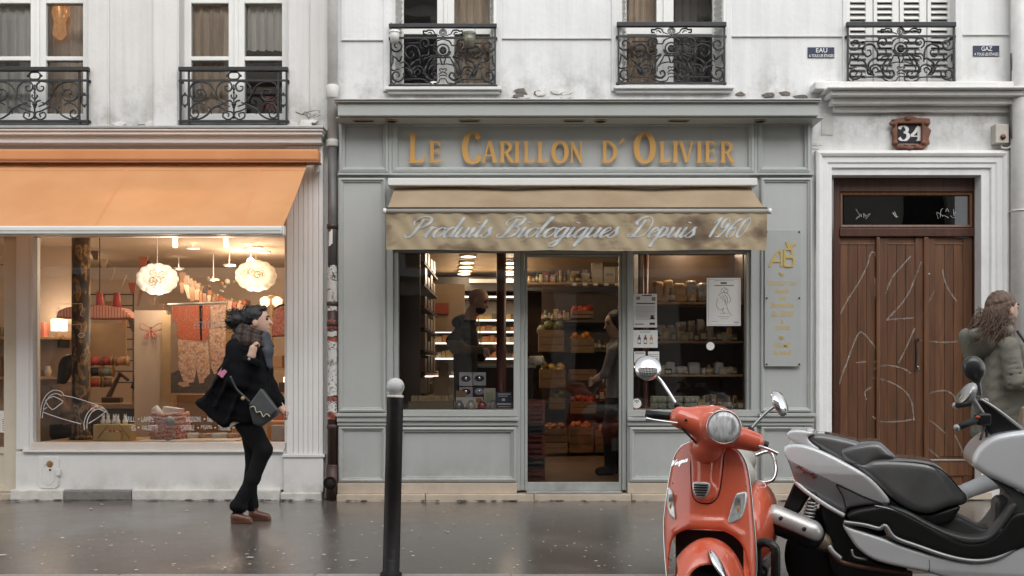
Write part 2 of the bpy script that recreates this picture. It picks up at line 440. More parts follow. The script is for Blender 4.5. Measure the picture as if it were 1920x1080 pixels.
    def build(s, name, m, parent=None, paint=None, local=False, label=None, xf=None, post=None):
        V, Q = s.mesh()
        if post is not None: V = post(V)
        if xf is not None: V = (np.array(xf.to_3x3()) @ V.T).T + np.array(xf.translation)
        o = np.zeros(3) if (parent is None or local) else np.array(ORG.get(parent.name, Vector((0, 0, 0))))
        me = bpy.data.meshes.new(name); me.from_pydata((V - o).tolist(), [], Q.tolist())
        ms = m if isinstance(m, (list, tuple)) else [m]
        for q in ms: me.materials.append(q)
        me.polygons.foreach_set('use_smooth', [True] * len(Q))
        if paint is not None: me.polygons.foreach_set('material_index', np.asarray(paint(V[Q].mean(1)), np.int32))
        me.validate(); me.update()
        ob = bpy.data.objects.new(name, me); col.objects.link(ob)
        if parent is not None: ob.parent = parent
        ORG[ob.name] = Vector(o)
        if label: ob['label'] = label
        return ob
m_plasterL = wall_mat('plaster_left', (0.68, 0.67, 0.645), (0.26, 0.24, 0.20), 3.3, 4.0, 0.16)
m_plasterC = wall_mat('plaster_centre', (0.75, 0.75, 0.735), (0.20, 0.185, 0.15), 3.5, 4.15, 0.14)
m_plasterD = mat('plaster_smooth', (0.74, 0.735, 0.715), 0.8, var=0.07, scale=4, bump=0.15, bscale=40)
m_trimC = mat('plaster_trim', (0.69, 0.68, 0.65), 0.75, var=0.12, scale=5, bump=0.2, bscale=30)
m_white = mat('white_paint', (0.74, 0.735, 0.70), 0.42, var=0.06, scale=3, bump=0.05, bscale=90)
m_white2 = wall_mat('white_shop_paint', (0.75, 0.745, 0.725), (0.44, 0.41, 0.37), 0.1, 0.28, 0.04, 0.5, 0.07)
m_grey = wall_mat('grey_shop_paint', (0.405, 0.42, 0.40), (0.28, 0.275, 0.25), 0.2, 0.42, 0.04, 0.42, 0.07)
m_grey2 = wall_mat('grey_panel_paint', (0.43, 0.443, 0.427), (0.30, 0.295, 0.27), 0.2, 0.45, 0.05, 0.45, 0.07)
m_zinc = mat('zinc', (0.42, 0.42, 0.41), 0.38, metal=0.6, var=0.2, scale=5)
m_iron = mat('wrought_iron', (0.026, 0.026, 0.027), 0.45, metal=0.2, var=0.3, scale=30, bump=0.15, bscale=120)
m_glass = glass_mat('window_glass', ior=1.45)
m_glassup = glass_mat('upper_window_glass', ior=1.65)
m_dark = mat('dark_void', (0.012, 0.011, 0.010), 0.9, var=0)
m_black = mat('black_plastic', (0.006, 0.006, 0.0065), 0.38, var=0.15, scale=20, bump=0.05, bscale=300)
m_chrome = mat('chrome', (0.75, 0.75, 0.75), 0.08, metal=1.0, var=0.03)
m_gold = mat('gilded_letter', (0.56, 0.30, 0.075), 0.45, var=0.08, scale=10)
m_stone = mat('beige_stone', (0.50, 0.42, 0.33), 0.6, var=0.16, scale=7, bump=0.1, bscale=60)
m_stonew = mat('whitewashed_stone', (0.62, 0.60, 0.56), 0.7, var=0.22, scale=9, bump=0.4, bscale=35)
m_rubber = mat('tyre_rubber', (0.006, 0.006, 0.006), 0.75, var=0.1, scale=30)
m_paper = mat('white_paper', (0.74, 0.73, 0.70), 0.7, var=0.03)
m_ink = mat('printed_ink', (0.03, 0.03, 0.035), 0.7, var=0)
m_skin = mat('skin', (0.56, 0.35, 0.26), 0.5, var=0.08, scale=14)
m_wood = mat('pale_wood', (0.36, 0.23, 0.12), 0.55, var=0.25, scale=5, stretch=(1, 6, 6))
m_cardboard = mat('cardboard', (0.34, 0.22, 0.12), 0.8, var=0.12, scale=8)
def wet_mat(name, c1, c2, r0, r1, bump):
    m = bpy.data.materials.new(name); m.use_nodes = True; nt = m.node_tree; N = nt.nodes; L = nt.links; b = N['Principled BSDF']
    g = N.new('ShaderNodeNewGeometry')
    def noise(sc, det, rg=0.6):
        n = N.new('ShaderNodeTexNoise'); n.inputs['Scale'].default_value = sc; n.inputs['Detail'].default_value = det; n.inputs['Roughness'].default_value = rg
        L.new(g.outputs['Position'], n.inputs['Vector']); return n.outputs[0]
    big = noise(0.9, 5); fine = noise(85, 4, 0.85); mid = noise(22, 4)
    cr = N.new('ShaderNodeValToRGB'); e = cr.color_ramp.elements; e[0].position = 0.30; e[0].color = (*c1, 1); e[1].position = 0.72; e[1].color = (*c2, 1)
    mxn = N.new('ShaderNodeMath'); mxn.operation = 'MULTIPLY_ADD'; mxn.inputs[1].default_value = 0.72; L.new(fine, mxn.inputs[0])
    q = N.new('ShaderNodeMath'); q.operation = 'MULTIPLY'; q.inputs[1].default_value = 0.28; L.new(big, q.inputs[0]); L.new(q.outputs[0], mxn.inputs[2])
    L.new(mxn.outputs[0], cr.inputs[0]); L.new(cr.outputs[0], b.inputs['Base Color'])
    mr = N.new('ShaderNodeMapRange'); mr.inputs[1].default_value = 0.38; mr.inputs[2].default_value = 0.62; mr.inputs[3].default_value = r0; mr.inputs[4].default_value = r1
    L.new(big, mr.inputs[0]); L.new(mr.outputs[0], b.inputs['Roughness'])
    b.inputs['Specular IOR Level'].default_value = 0.5; b.inputs['IOR'].default_value = 1.42
    ad = N.new('ShaderNodeMath'); ad.operation = 'ADD'; L.new(fine, ad.inputs[0]); L.new(mid, ad.inputs[1])
    bp = N.new('ShaderNodeBump'); bp.inputs['Strength'].default_value = bump; bp.inputs['Distance'].default_value = 0.004
    L.new(ad.outputs[0], bp.inputs['Height']); L.new(bp.outputs[0], b.inputs['Normal'])
    return m
m_pave = wet_mat('wet_asphalt', (0.055, 0.049, 0.043), (0.20, 0.178, 0.157), 0.12, 0.27, 0.15)
m_road = wet_mat('wet_road', (0.03, 0.03, 0.03), (0.075, 0.072, 0.068), 0.3, 0.5, 0.3)
m_granite = mat('granite_kerb', (0.30, 0.29, 0.275), 0.45, var=0.25, scale=60, bump=0.3, bscale=90)
KERB = -3.40
road = MB().box(-140, 140, -140, 60, -0.6, -0.12).build('road', m_road, kind='structure')
def pav(u, v):
    X = -22 + 44 * u; Y = KERB + (0.45 - KERB) * v
    return (X, Y, 0.004 * math.sin(X * 1.3 + Y * 2) + 0.003 * math.sin(X * 3.1) * math.cos(Y * 2.3) - 0.004)
pave = MB().grid(pav, 120, 16); pave.f = [f[::-1] for f in pave.f]
pavement = pave.build('pavement', m_pave, kind='structure')
kerb = MB().box(-22, 22, KERB - 0.02, KERB + 0.10, -0.4, -0.10).build('kerb', m_granite, kind='structure')
ks = MB().box(0, 1.094, KERB - 0.17, KERB, -0.16, 0.006).build('kerb_stone', m_granite, kerb, bevel=0.012)
for i in range(-9, 9):
    o = ks if i == -9 else ks.copy()
    if i > -9: col.objects.link(o)
    o.location = (i * 1.1, 0, 0.001 * (i % 3))
MB().box(-40, 40, -12.6, -9.9, -0.5, -0.01).build('opposite_pavement', m_road, kind='structure')
fl = MB()
for i in range(420):
    X = random.uniform(-4.4, 4.4); Y = KERB + 0.1 + (abs(random.gauss(0, 0.45))) * 2.2 if i < 300 else random.uniform(KERB + .1, -0.2)
    if Y > -0.25: continue
    r = random.uniform(0.004, 0.013) * (2.0 if random.random() < 0.10 else 1); a0 = random.uniform(0, 6.3); n0 = len(fl.v)
    for k in range(6):
        a = a0 + k * math.pi / 3; rr = r * random.uniform(0.5, 1.2)
        fl.v.append((X + math.cos(a) * rr, Y + math.sin(a) * rr * 0.9, 0.0065 + 0.002 * random.random()))
    fl.face([n0 + k for k in range(6)])
o = fl.build('litter', mat('pale_litter', (0.55, 0.53, 0.49), 0.6, var=0.2, scale=30), kind='stuff'); tag(o, 'pale flecks of litter scattered over the wet pavement', 'litter')
gt = MB()
for i in range(420):
    X = random.uniform(-4.6, 4.6); Y = -.11 - abs(random.gauss(0, .05)); r = random.uniform(.006, .03); n0 = len(gt.v); a0 = random.random() * 6
    for k in range(6): a = a0 + k * math.pi / 3; gt.v.append((X + math.cos(a) * r * random.uniform(.8, 2.2), Y + math.sin(a) * r * random.uniform(.3, .9), .006 + .003 * random.random()))
    gt.face([n0 + k for k in range(6)])
o = gt.build('grit', mat('wet_grit', (.05, .043, .036), .7, var=.6, scale=20), kind='stuff'); tag(o, 'dark grit and moss gathered along the foot of the shopfronts', 'grit')
def wall(mb, x0, x1, z0, z1, holes, y, depth):
    xs = sorted({x0, x1, *[h[0] for h in holes], *[h[1] for h in holes]}); zs = sorted({z0, z1, *[h[2] for h in holes], *[h[3] for h in holes]})
    xs = [a for a in xs if x0 <= a <= x1]; zs = [a for a in zs if z0 <= a <= z1]
    for a, b in zip(xs, xs[1:]):
        for c, d in zip(zs, zs[1:]):
            mx_, mz_ = (a + b) / 2, (c + d) / 2
            if any(h[0] < mx_ < h[1] and h[2] < mz_ < h[3] for h in holes): continue
            mb.quad((a, y, c), (b, y, c), (b, y, d), (a, y, d))
    for h in holes:
        a, b, c, d = h[:4]; e = y + (h[4] if len(h) > 4 else depth)
        mb.quad((a, y, c), (a, e, c), (b, e, c), (b, y, c)); mb.quad((a, y, d), (b, y, d), (b, e, d), (a, e, d))
        mb.quad((a, y, c), (a, y, d), (a, e, d), (a, e, c)); mb.quad((b, y, c), (b, e, c), (b, e, d), (b, y, d))
    return mb
TOP = 7.2
XB = x(613)
bl = thing('apartment_building', 'cream stucco building above the white toy shop with the orange awning', 'building', (x(300), 0, 0))
bc = thing('apartment_building', 'white stucco building above the grey organic shop and the brown house door', 'building', (x(1300), 0, 0))
HL = [(x(-38), x(165), z(240), z(-420)), (x(337), x(540), z(240), z(-420))]
wall(MB(), -9.0, XB, 0.0, TOP, HL + [(-8.6, x(606), 0.004, z(250))], 0.0, 0.26).build('wall', m_plasterL, bl)
mo = MB()
for a, b in ((165, 206), (288, 337), (540, 581)):   # flat surrounds beside the windows
    mo.box(x(a), x(b), -0.022, 0.0, z(247), TOP); 
    mo.box(x(a) + 0.012, x(b) - 0.012, -0.030, -0.021, z(247), TOP)
mo.build('window_surround', m_plasterL, bl, bevel=0.006)
m_curt = mat('brown_curtain', (0.88, 0.72, 0.56), 0.9, var=0.25, scale=3, stretch=(8, 8, 0.6))
m_roomd = mat('dim_room', (0.17, 0.115, 0.075), 0.9, var=0.3, scale=1.5)
m_roomk = mat('dark_room', (0.055, 0.05, 0.047), 0.9, var=0.3, scale=1.5)
def leaf_window(bld, px0, px1, pyb, cols, rows, m_fr, m_back, yf=0.17, glass=m_glassup):
    """casement: frame mesh with panes as its children"""
    fr = MB(); X0, X1 = x(px0, yf) - 0.01, x(px1, yf) + 0.01; zb = z(pyb, yf) - 0.02; zt = TOP - 0.4
    xs = [(x(a, yf), x(b, yf)) for a, b in cols]; zs = [(z(b, yf), z(a, yf)) for a, b in rows]
    ed = X0
    for a, b in xs: fr.box(ed, a, yf - 0.03, yf + 0.05, zb, zt); ed = b
    fr.box(ed, X1, yf - 0.03, yf + 0.05, zb, zt)
    for a, b in xs:
        e2 = zb
        for c, d in sorted(zs): fr.box(a - 0.002, b + 0.002, yf - 0.024, yf + 0.045, e2, c); e2 = d
        fr.box(a - 0.002, b + 0.002, yf - 0.024, yf + 0.045, e2, zt)
    mid = (xs[0][1] + xs[1][0]) / 2
    fr.box(mid - 0.018, mid + 0.018, yf - 0.045, yf - 0.0305, zb + 0.02, zt)
    w = fr.build('window', m_fr, bld, bevel=0.006)
    for a, b in xs:
        for c, d in zs: MB().box(a + 0.001, b - 0.001, yf + 0.004, yf + 0.009, c + 0.001, d - 0.001).build('pane', glass, w)
    bk = MB(); bk.box(X0 - 0.2, X1 + 0.2, 1.3, 1.35, zb - 0.3, zt + 0.2); bk.box(X0 - 0.25, X0 - 0.2, 0.3, 1.35, zb - .3, zt + .2); bk.box(X1 + .2, X1 + .25, 0.3, 1.35, zb - .3, zt + .2)
    bk.box(X0 - .25, X1 + .25, 0.3, 1.35, zb - .35, zb - .3)
    bk.build('room', m_back, w)
    return w
rowsL = [(-330, -230), (-222, -120), (-110, 0), (8, 107), (115, 214)]
wl1 = leaf_window(bl, -38, 165, 240, [(-18, 60), (89, 158)], rowsL, m_white, m_roomd)
wl2 = leaf_window(bl, 337, 540, 240, [(360, 430), (460, 530)], rowsL, m_white, m_roomd)
def curtain(w, px0, px1, y, m, z0=3.2, z1=6.6):
    X0, X1 = x(px0, y), x(px1, y)
    MB().grid(lambda u, v: (X0 + (X1 - X0) * u, y + 0.016 * math.sin(u * 34) + 0.008 * math.sin(u * 71 + 1), z0 + (z1 - z0) * v), 60, 1).build('curtain', m, w)
curtain(wl2, 455, 545, 0.237, mat('grey_voile', (0.9, 0.85, 0.76), 0.9, var=0.12, scale=3, stretch=(8, 8, .6)), z(107, .42), 6.6)
curtain(wl2, 345, 448, 0.235, m_curt)
curtain(wl1, -30, 62, 0.237, mat('grey_curtain', (0.88, 0.86, 0.8), 0.9, var=0.12, scale=3, stretch=(8, 8, .6)))
curtain(wl1, 72, 165, 0.56, m_curt)
g = MB(); g.lathe([(0.02, 0), (0.06, 0.05), (0.05, 0.16), (0.075, 0.25), (0.03, 0.40), (0.012, 0.46)], P(112, 74, 0.5), seg=14)
for k in range(5): g.sphere(P(104 + 5 * k, 60 - 9 * k, 0.48), (0.03, 0.02, 0.05))
g.build('lamp', mat('lit_copper', (0.75, 0.36, 0.16), 0.3, metal=0.7, emit=(0.9, 0.42, 0.15), estr=0.16, var=0.5, scale=25), wl1, label='lit copper lamp behind the pane')
g = MB(); g.lathe([(0.09, 0), (0.13, 0.12), (0.11, 0.26), (0.05, 0.3)], P(380, 215, 0.35), seg=16); g.build('vessel', m_white, wl2)
g = MB()
for k in range(16): g.sphere(P(512 + random.uniform(-12, 12), 196 + random.uniform(-12, 12), 0.36 + random.uniform(-.05, .05)), random.uniform(.015, .035), 8, 6)
g.build('flowers', mat('red_flowers', (0.36, 0.07, 0.04), 0.7, var=0.4, scale=30), wl2)
for a, b in ((-38, 165), (337, 540)):   # zinc sills
    s = MB(); s.box(x(a) - 0.004, x(b) + 0.004, -0.05, 0.16, z(234), z(229)); s.box(x(a), x(b), -0.03, 0.15, z(247), z(234))
    s.build('window_sill', m_zinc, bl, bevel=0.004)
def flakes(bld, px0, px1, py0, py1, n, m, seed):
    r_ = random.Random(seed)
    for i in range(n):
        cx_, cz_ = r_.uniform(px0, px1), r_.uniform(py0, py1); k = r_.randint(5, 8); a0 = r_.uniform(0, 6)
        pts = []
        for j in range(k):
            a = a0 - 2 * math.pi * j / k; q = r_.uniform(0.6, 1.2)
            pts.append((x(cx_) + math.cos(a) * q * 0.06, z(cz_) + math.sin(a) * q * 0.024))
        y1 = -0.001; y0 = -r_.uniform(0.005, 0.014)
        MB().prism(pts, y0 - (0.03 if not (206 < cx_ < 288) and cx_ < 600 else 0), y1).build('plaster_flake', m, bld, bevel=0.002)
m_crack = mat('exposed_render', (0.16, 0.14, 0.12), 0.95, var=0.4, scale=25, bump=0.6, bscale=40)
m_flake = mat('loose_plaster', (0.66, 0.64, 0.60), 0.9, var=0.2, scale=12, bump=0.5, bscale=25)
for (a, b, c, d, n, s_) in ((190, 335, 232, 246, 10, 1), (545, 612, 214, 245, 7, 2)): flakes(bl, a, b, c, d, n, m_flake, s_)
for (a, b, c, d, s_) in ((195, 330, 226, 246, 3), (548, 611, 210, 246, 4)):   # ragged crack lines
    r_ = random.Random(s_)
    for k in range(5):
        px_, py_ = r_.uniform(a, b - 30), r_.uniform(c, d); pts = []
        for j in range(7): pts.append((x(px_ + j * 5 * r_.uniform(.6, 1.3)), z(py_ + r_.uniform(-4, 4))))
        yy = -0.0335 if (a > 540 or px_ > 288) else -0.0035
        MB().ribbon(pts, [0.002 + 0.006 * r_.random() for _ in pts], yy - 0.0005 * k, yy + 0.003).build('crack', m_crack, bl)
XD0, XD1, ZD1 = x(1558), x(1840), z(328)
HC = [(x(735), x(930), z(170), z(-420)), (x(1160), x(1360), z(168), z(-420)), (x(1588), x(1790), z(164), z(-420)),
      (x(641), x(1520), 0.004, z(215)), (XD0, XD1, 0.004, ZD1)]
wall(MB(), XB, 9.0, 0.0, TOP, HC, 0.0, 0.24).build('wall', m_plasterC, bc)
g = MB()
for a, b, py in ((640, 719, 77), (941, 1146, 74), (1371, 1579, 70), (1803, 1893, 67)):   # course line between the windows
    g.box(x(a), x(b), -0.017, 0.0, z(py), z(py) + 0.022)
    g.box(x(a) - 0.003, x(b) + 0.003, -0.009, 0.0, z(py) + 0.0222, TOP)
g.build('wall_course', m_plasterC, bc, bevel=0.007)
g = MB()
for a, b in ((719, 735), (930, 941), (1146, 1160), (1360, 1371), (1579, 1588), (1790, 1803)):   # narrow raised window surrounds
    g.box(x(a), x(b), -0.020, 0.0, z(172), TOP)
g.build('window_surround', m_plasterC, bc, bevel=0.005)
rowsC = [(-260, -100), (-92, 46), (66, 158)]
wc1 = leaf_window(bc, 735, 930, 170, [(752, 820), (852, 926)], rowsC, m_white, m_roomk, 0.15)
wc2 = leaf_window(bc, 1160, 1360, 168, [(1174, 1230), (1262, 1336)], rowsC, m_white, m_roomd, 0.15)
curtain(wc1, 852, 930, 0.4, m_curt); curtain(wc2, 1170, 1232, 0.4, m_curt); curtain(wc2, 1255, 1340, 0.5, mat('grey_curtain2', (0.22, 0.21, 0.19), 0.9, var=0.12, scale=3, stretch=(8, 8, .6)))
for a, b, c, d in ((724, 941, 166, 178), (1150, 1374, 164, 176)):   # sills
    s = MB(); s.box(x(a), x(b), -0.07, 0.13, z(172 if a < 1000 else 170), z(c)); s.box(x(a) + 0.02, x(b) - 0.02, -0.04, 0.0, z(d), z(172 if a < 1000 else 170)); s.build('window_sill', m_trimC, bc, bevel=0.006)
def folded_shutter(pxa, pxb, side):
    Xa, Xb = x(pxa), x(pxb); ya, yb = -0.02, 0.125
    s = MB(); 
    d = Vector((Xb - Xa, yb - ya, 0)); d.normalize(); n = Vector((-d.y, d.x, 0)); M = Matrix((d, n, Vector((0, 0, 1)))).transposed()
    L_ = math.hypot(Xb - Xa, yb - ya); c = Vector(((Xa + Xb) / 2, (ya + yb) / 2, 0))
    for e in (-1, 1): s.obox(c + d * e * (L_ / 2 - 0.012) + Vector((0, 0, (z(168) + 6.6) / 2)), (0.014, 0.014, (6.6 - z(168)) / 2), M)
    sh = s.build('shutter', m_white, bc, bevel=0.003)
    tmpl = None
    for k in range(30):
        zc = z(160) + 0.055 * k
        q = MB(); tilt = Matrix.Rotation(R(38) * side, 3, d)
        q.obox(c + Vector((0, 0, z(160))), (L_ / 2 - 0.027, 0.005, 0.026), tilt @ M)
        if tmpl is None: tmpl = q.build('slat', m_white, sh); o = tmpl
        else: o = tmpl.copy(); col.objects.link(o)
        o.location = (0, 0, 0.055 * k)
folded_shutter(737, 752, 1); folded_shutter(928.5, 921, -1); folded_shutter(1162, 1175, 1); folded_shutter(1358, 1343, -1)
wc3 = MB(); yb3 = 0.10
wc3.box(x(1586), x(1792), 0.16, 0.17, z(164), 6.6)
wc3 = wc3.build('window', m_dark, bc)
for a, b, c, d in ((1588, 1637, 1594, 1623), (1638, 1686, 1645, 1673), (1687, 1738, 1695, 1724), (1739, 1790, 1746, 1777)):
    s = MB(); X0, X1, A, B = x(a, yb3), x(b, yb3) - 0.003, x(c, yb3), x(d, yb3); zb, zt = z(163, yb3), 5.6
    s.box(X0, A, yb3, yb3 + 0.035, zb, zt); s.box(B, X1, yb3, yb3 + 0.035, zb, zt); s.box(A, B, yb3 + 0.001, yb3 + 0.034, zb, zb + 0.05)
    sh = s.build('shutter', m_white, wc3, bevel=0.004)
    tm = None
    for k in range(22):
        if tm is None:
            q = MB(); M = Matrix.Rotation(R(-40), 3, 'X'); q.obox(((A + B) / 2, yb3 + 0.018, z(158, yb3)), ((B - A) / 2 - 0.001, 0.005, 0.030), M); tm = q.build('slat', m_white, sh); o = tm
        else: o = tm.copy(); col.objects.link(o)
        o.location = (0, 0, 0.0515 * k)
g = MB()
g.box(x(1537), x(1903), -0.24, 0.0, z(180), z(175)); g.box(x(1520), x(1905), -0.13, 0.0, z(175), z(160)); g.box(x(1545), x(1898), -0.19, 0.0, z(190), z(180)); 
g.box(x(1553), x(1893), -0.12, 0.0, z(202), z(190)); g.box(x(1560), x(1890), -0.05, 0.0, z(213), z(202))
g.build('door_cornice', m_trimC, bc, bevel=0.012, bseg=3)
prof = [(0, -0.001), (0, -0.05), (0.028, -0.062), (0.05, -0.05), (0.06, -0.035), (0.105, -0.035), (0.115, -0.022), (0.150, -0.022), (0.157, -0.0005)]
g = MB(); g.ring(x(1527), x(1888), -0.8, z(284), prof)
g.box(x(1527) - 0.005, XD0, -0.056, -0.001, 0.0, 0.20); g.box(XD1, x(1888) + 0.005, -0.056, -0.001, 0.0, 0.20)
ob = g.build('door_surround', m_plasterD, bc, bevel=0.003)
g = MB(); g.box(x(1540), x(1562), -0.006, 0.001, z(253), z(216)); g.build('patch', mat('grey_patch', (0.5, 0.49, 0.46), .8, var=.15, scale=8), bc)
flakes(bc, 1522, 1550, 262, 276, 3, m_flake, 8); flakes(bc, 960, 1075, 172, 183, 5, m_flake, 9); flakes(bc, 1374, 1520, 172, 186, 6, m_crack, 11); flakes(bc, 960, 1070, 160, 182, 4, m_crack, 12)
MB().box(XD0 - 0.05, XD1 + 0.05, -0.10, 0.26, 0.0, 0.075).build('doorstep', m_stone, bc, bevel=0.01)
bo = thing('apartment_building', 'grey rendered building across the street, mirrored in the shop glass', 'building', (0, -12.8, 0))
ho = []
for k in range(-6, 7):
    for f_ in range(2): ho.append((k * 2.3 - 0.5, k * 2.3 + 0.5, 4.2 + f_ * 3.0, 6.1 + f_ * 3.0))
    ho.append((k * 2.3 - 0.9, k * 2.3 + 0.9, 0.5, 2.9))
wm = MB(); wall(wm, -16, 16, -0.1, 9.3, ho, 0.0, 0.2)
wm.v = [(-a, -12.8 - b, c) for a, b, c in wm.v]
wm.build('wall', mat('opposite_render', (0.52, 0.49, 0.44), 0.85, var=0.15, scale=0.8), bo)
tm = None
for h in ho:
    q = MB().box(-h[1], -h[0], -13.02, -12.98, h[2], h[3]); q.build('window', m_roomk, bo)
MB().box(-16, 16, -13.0, -12.45, 3.2, 3.45).build('cornice', m_trimC, bo); MB().box(-16, 16, -13.2, -12.4, 9.3, 9.6).build('roof', m_zinc, bo)
def sp(cx_, cy_, r0, r1, a0, a1, n=14):
    return [(cx_ + (r0 + (r1 - r0) * t) * math.cos(R(a0 + (a1 - a0) * t)), cy_ - (r0 + (r1 - r0) * t) * math.sin(R(a0 + (a1 - a0) * t))) for t in [i / n for i in range(n + 1)]]
C0 = 735
ornB = [   # (name, points traced on the left half, thickness)
    ('scroll', sp(152, 352, 92, 22, 140, 620), 13), ('scroll', crom([(440, 545), (438, 450), (400, 375), (330, 350), (265, 390), (262, 460), (310, 505), (360, 480), (350, 430), (315, 430)]), 14),
    ('scroll', sp(508, 330, 76, 16, 250, -230), 13), ('scroll_bar', [(240, 320), (435, 320)], 10), ('scroll_bar', [(540, 348), (625, 348)], 9),
    ('scroll', sp(150, 725, 92, 20, 20, -420), 13), ('scroll', sp(120, 790, 50, 12, 100, 480), 9),
    ('lyre', crom([(610, 480), (560, 540), (515, 620), (510, 700), (545, 760), (610, 775), (655, 735), (630, 690), (590, 700), (600, 730)]), 15),
    ('lyre', crom([(640, 500), (610, 560), (560, 640), (555, 700)]), 10), ('lyre', crom([(560, 640), (620, 590), (690, 580), (735, 585)]), 9),
    ('leaf', crom([(400, 745), (330, 720), (290, 640), (210, 620)]), 12), ('leaf', crom([(350, 720), (290, 600), (235, 555), (190, 575)]), 12),
    ('leaf', crom([(345, 690), (325, 610), (370, 550), (430, 535), (450, 570)]), 14), ('leaf', crom([(365, 720), (350, 650), (400, 610), (470, 625), (490, 680)]), 13),
    ('leaf', crom([(390, 740), (370, 690), (400, 655), (440, 660), (440, 700), (410, 710)]), 11), ('leaf', crom([(480, 690), (520, 720), (560, 760)]), 10),
    ('leaf', crom([(210, 480), (180, 540), (130, 500), (90, 470)]), 12), ('leaf', crom([(100, 480), (95, 560), (75, 620)]), 11), ('leaf', crom([(70, 640), (110, 660), (180, 640)]), 11),
    ('leaf', crom([(550, 410), (545, 470), (480, 470), (465, 500)]), 12), ('leaf', crom([(600, 470), (560, 500), (510, 510), (480, 545)]), 12),
    ('scroll_bar', crom([(235, 772), (480, 772), (530, 805), (600, 825), (670, 815), (700, 770), (735, 762)]), 10),
    ('frieze', crom([(520, 205), (490, 200), (490, 165), (530, 165), (560, 150), (610, 165), (640, 205), (690, 222)]), 11), ('frieze', crom([(600, 215), (580, 185), (545, 190)]), 9),
    ('arch', crom([(625, 348), (640, 310), (680, 280), (735, 272)]), 10), ('garland', crom([(640, 420), (670, 470), (735, 495)]), 14),
    ('vase', crom([(640, 490), (700, 500), (735, 500)]), 12), ('vase', crom([(700, 510), (715, 560), (735, 590)]), 10),
    ('palmette', crom([(735, 650), (705, 635), (690, 650), (710, 670)]), 8), ('palmette', crom([(735, 680), (700, 695), (680, 720)]), 8), ('palmette', crom([(735, 720), (700, 722), (690, 745)]), 7),
]
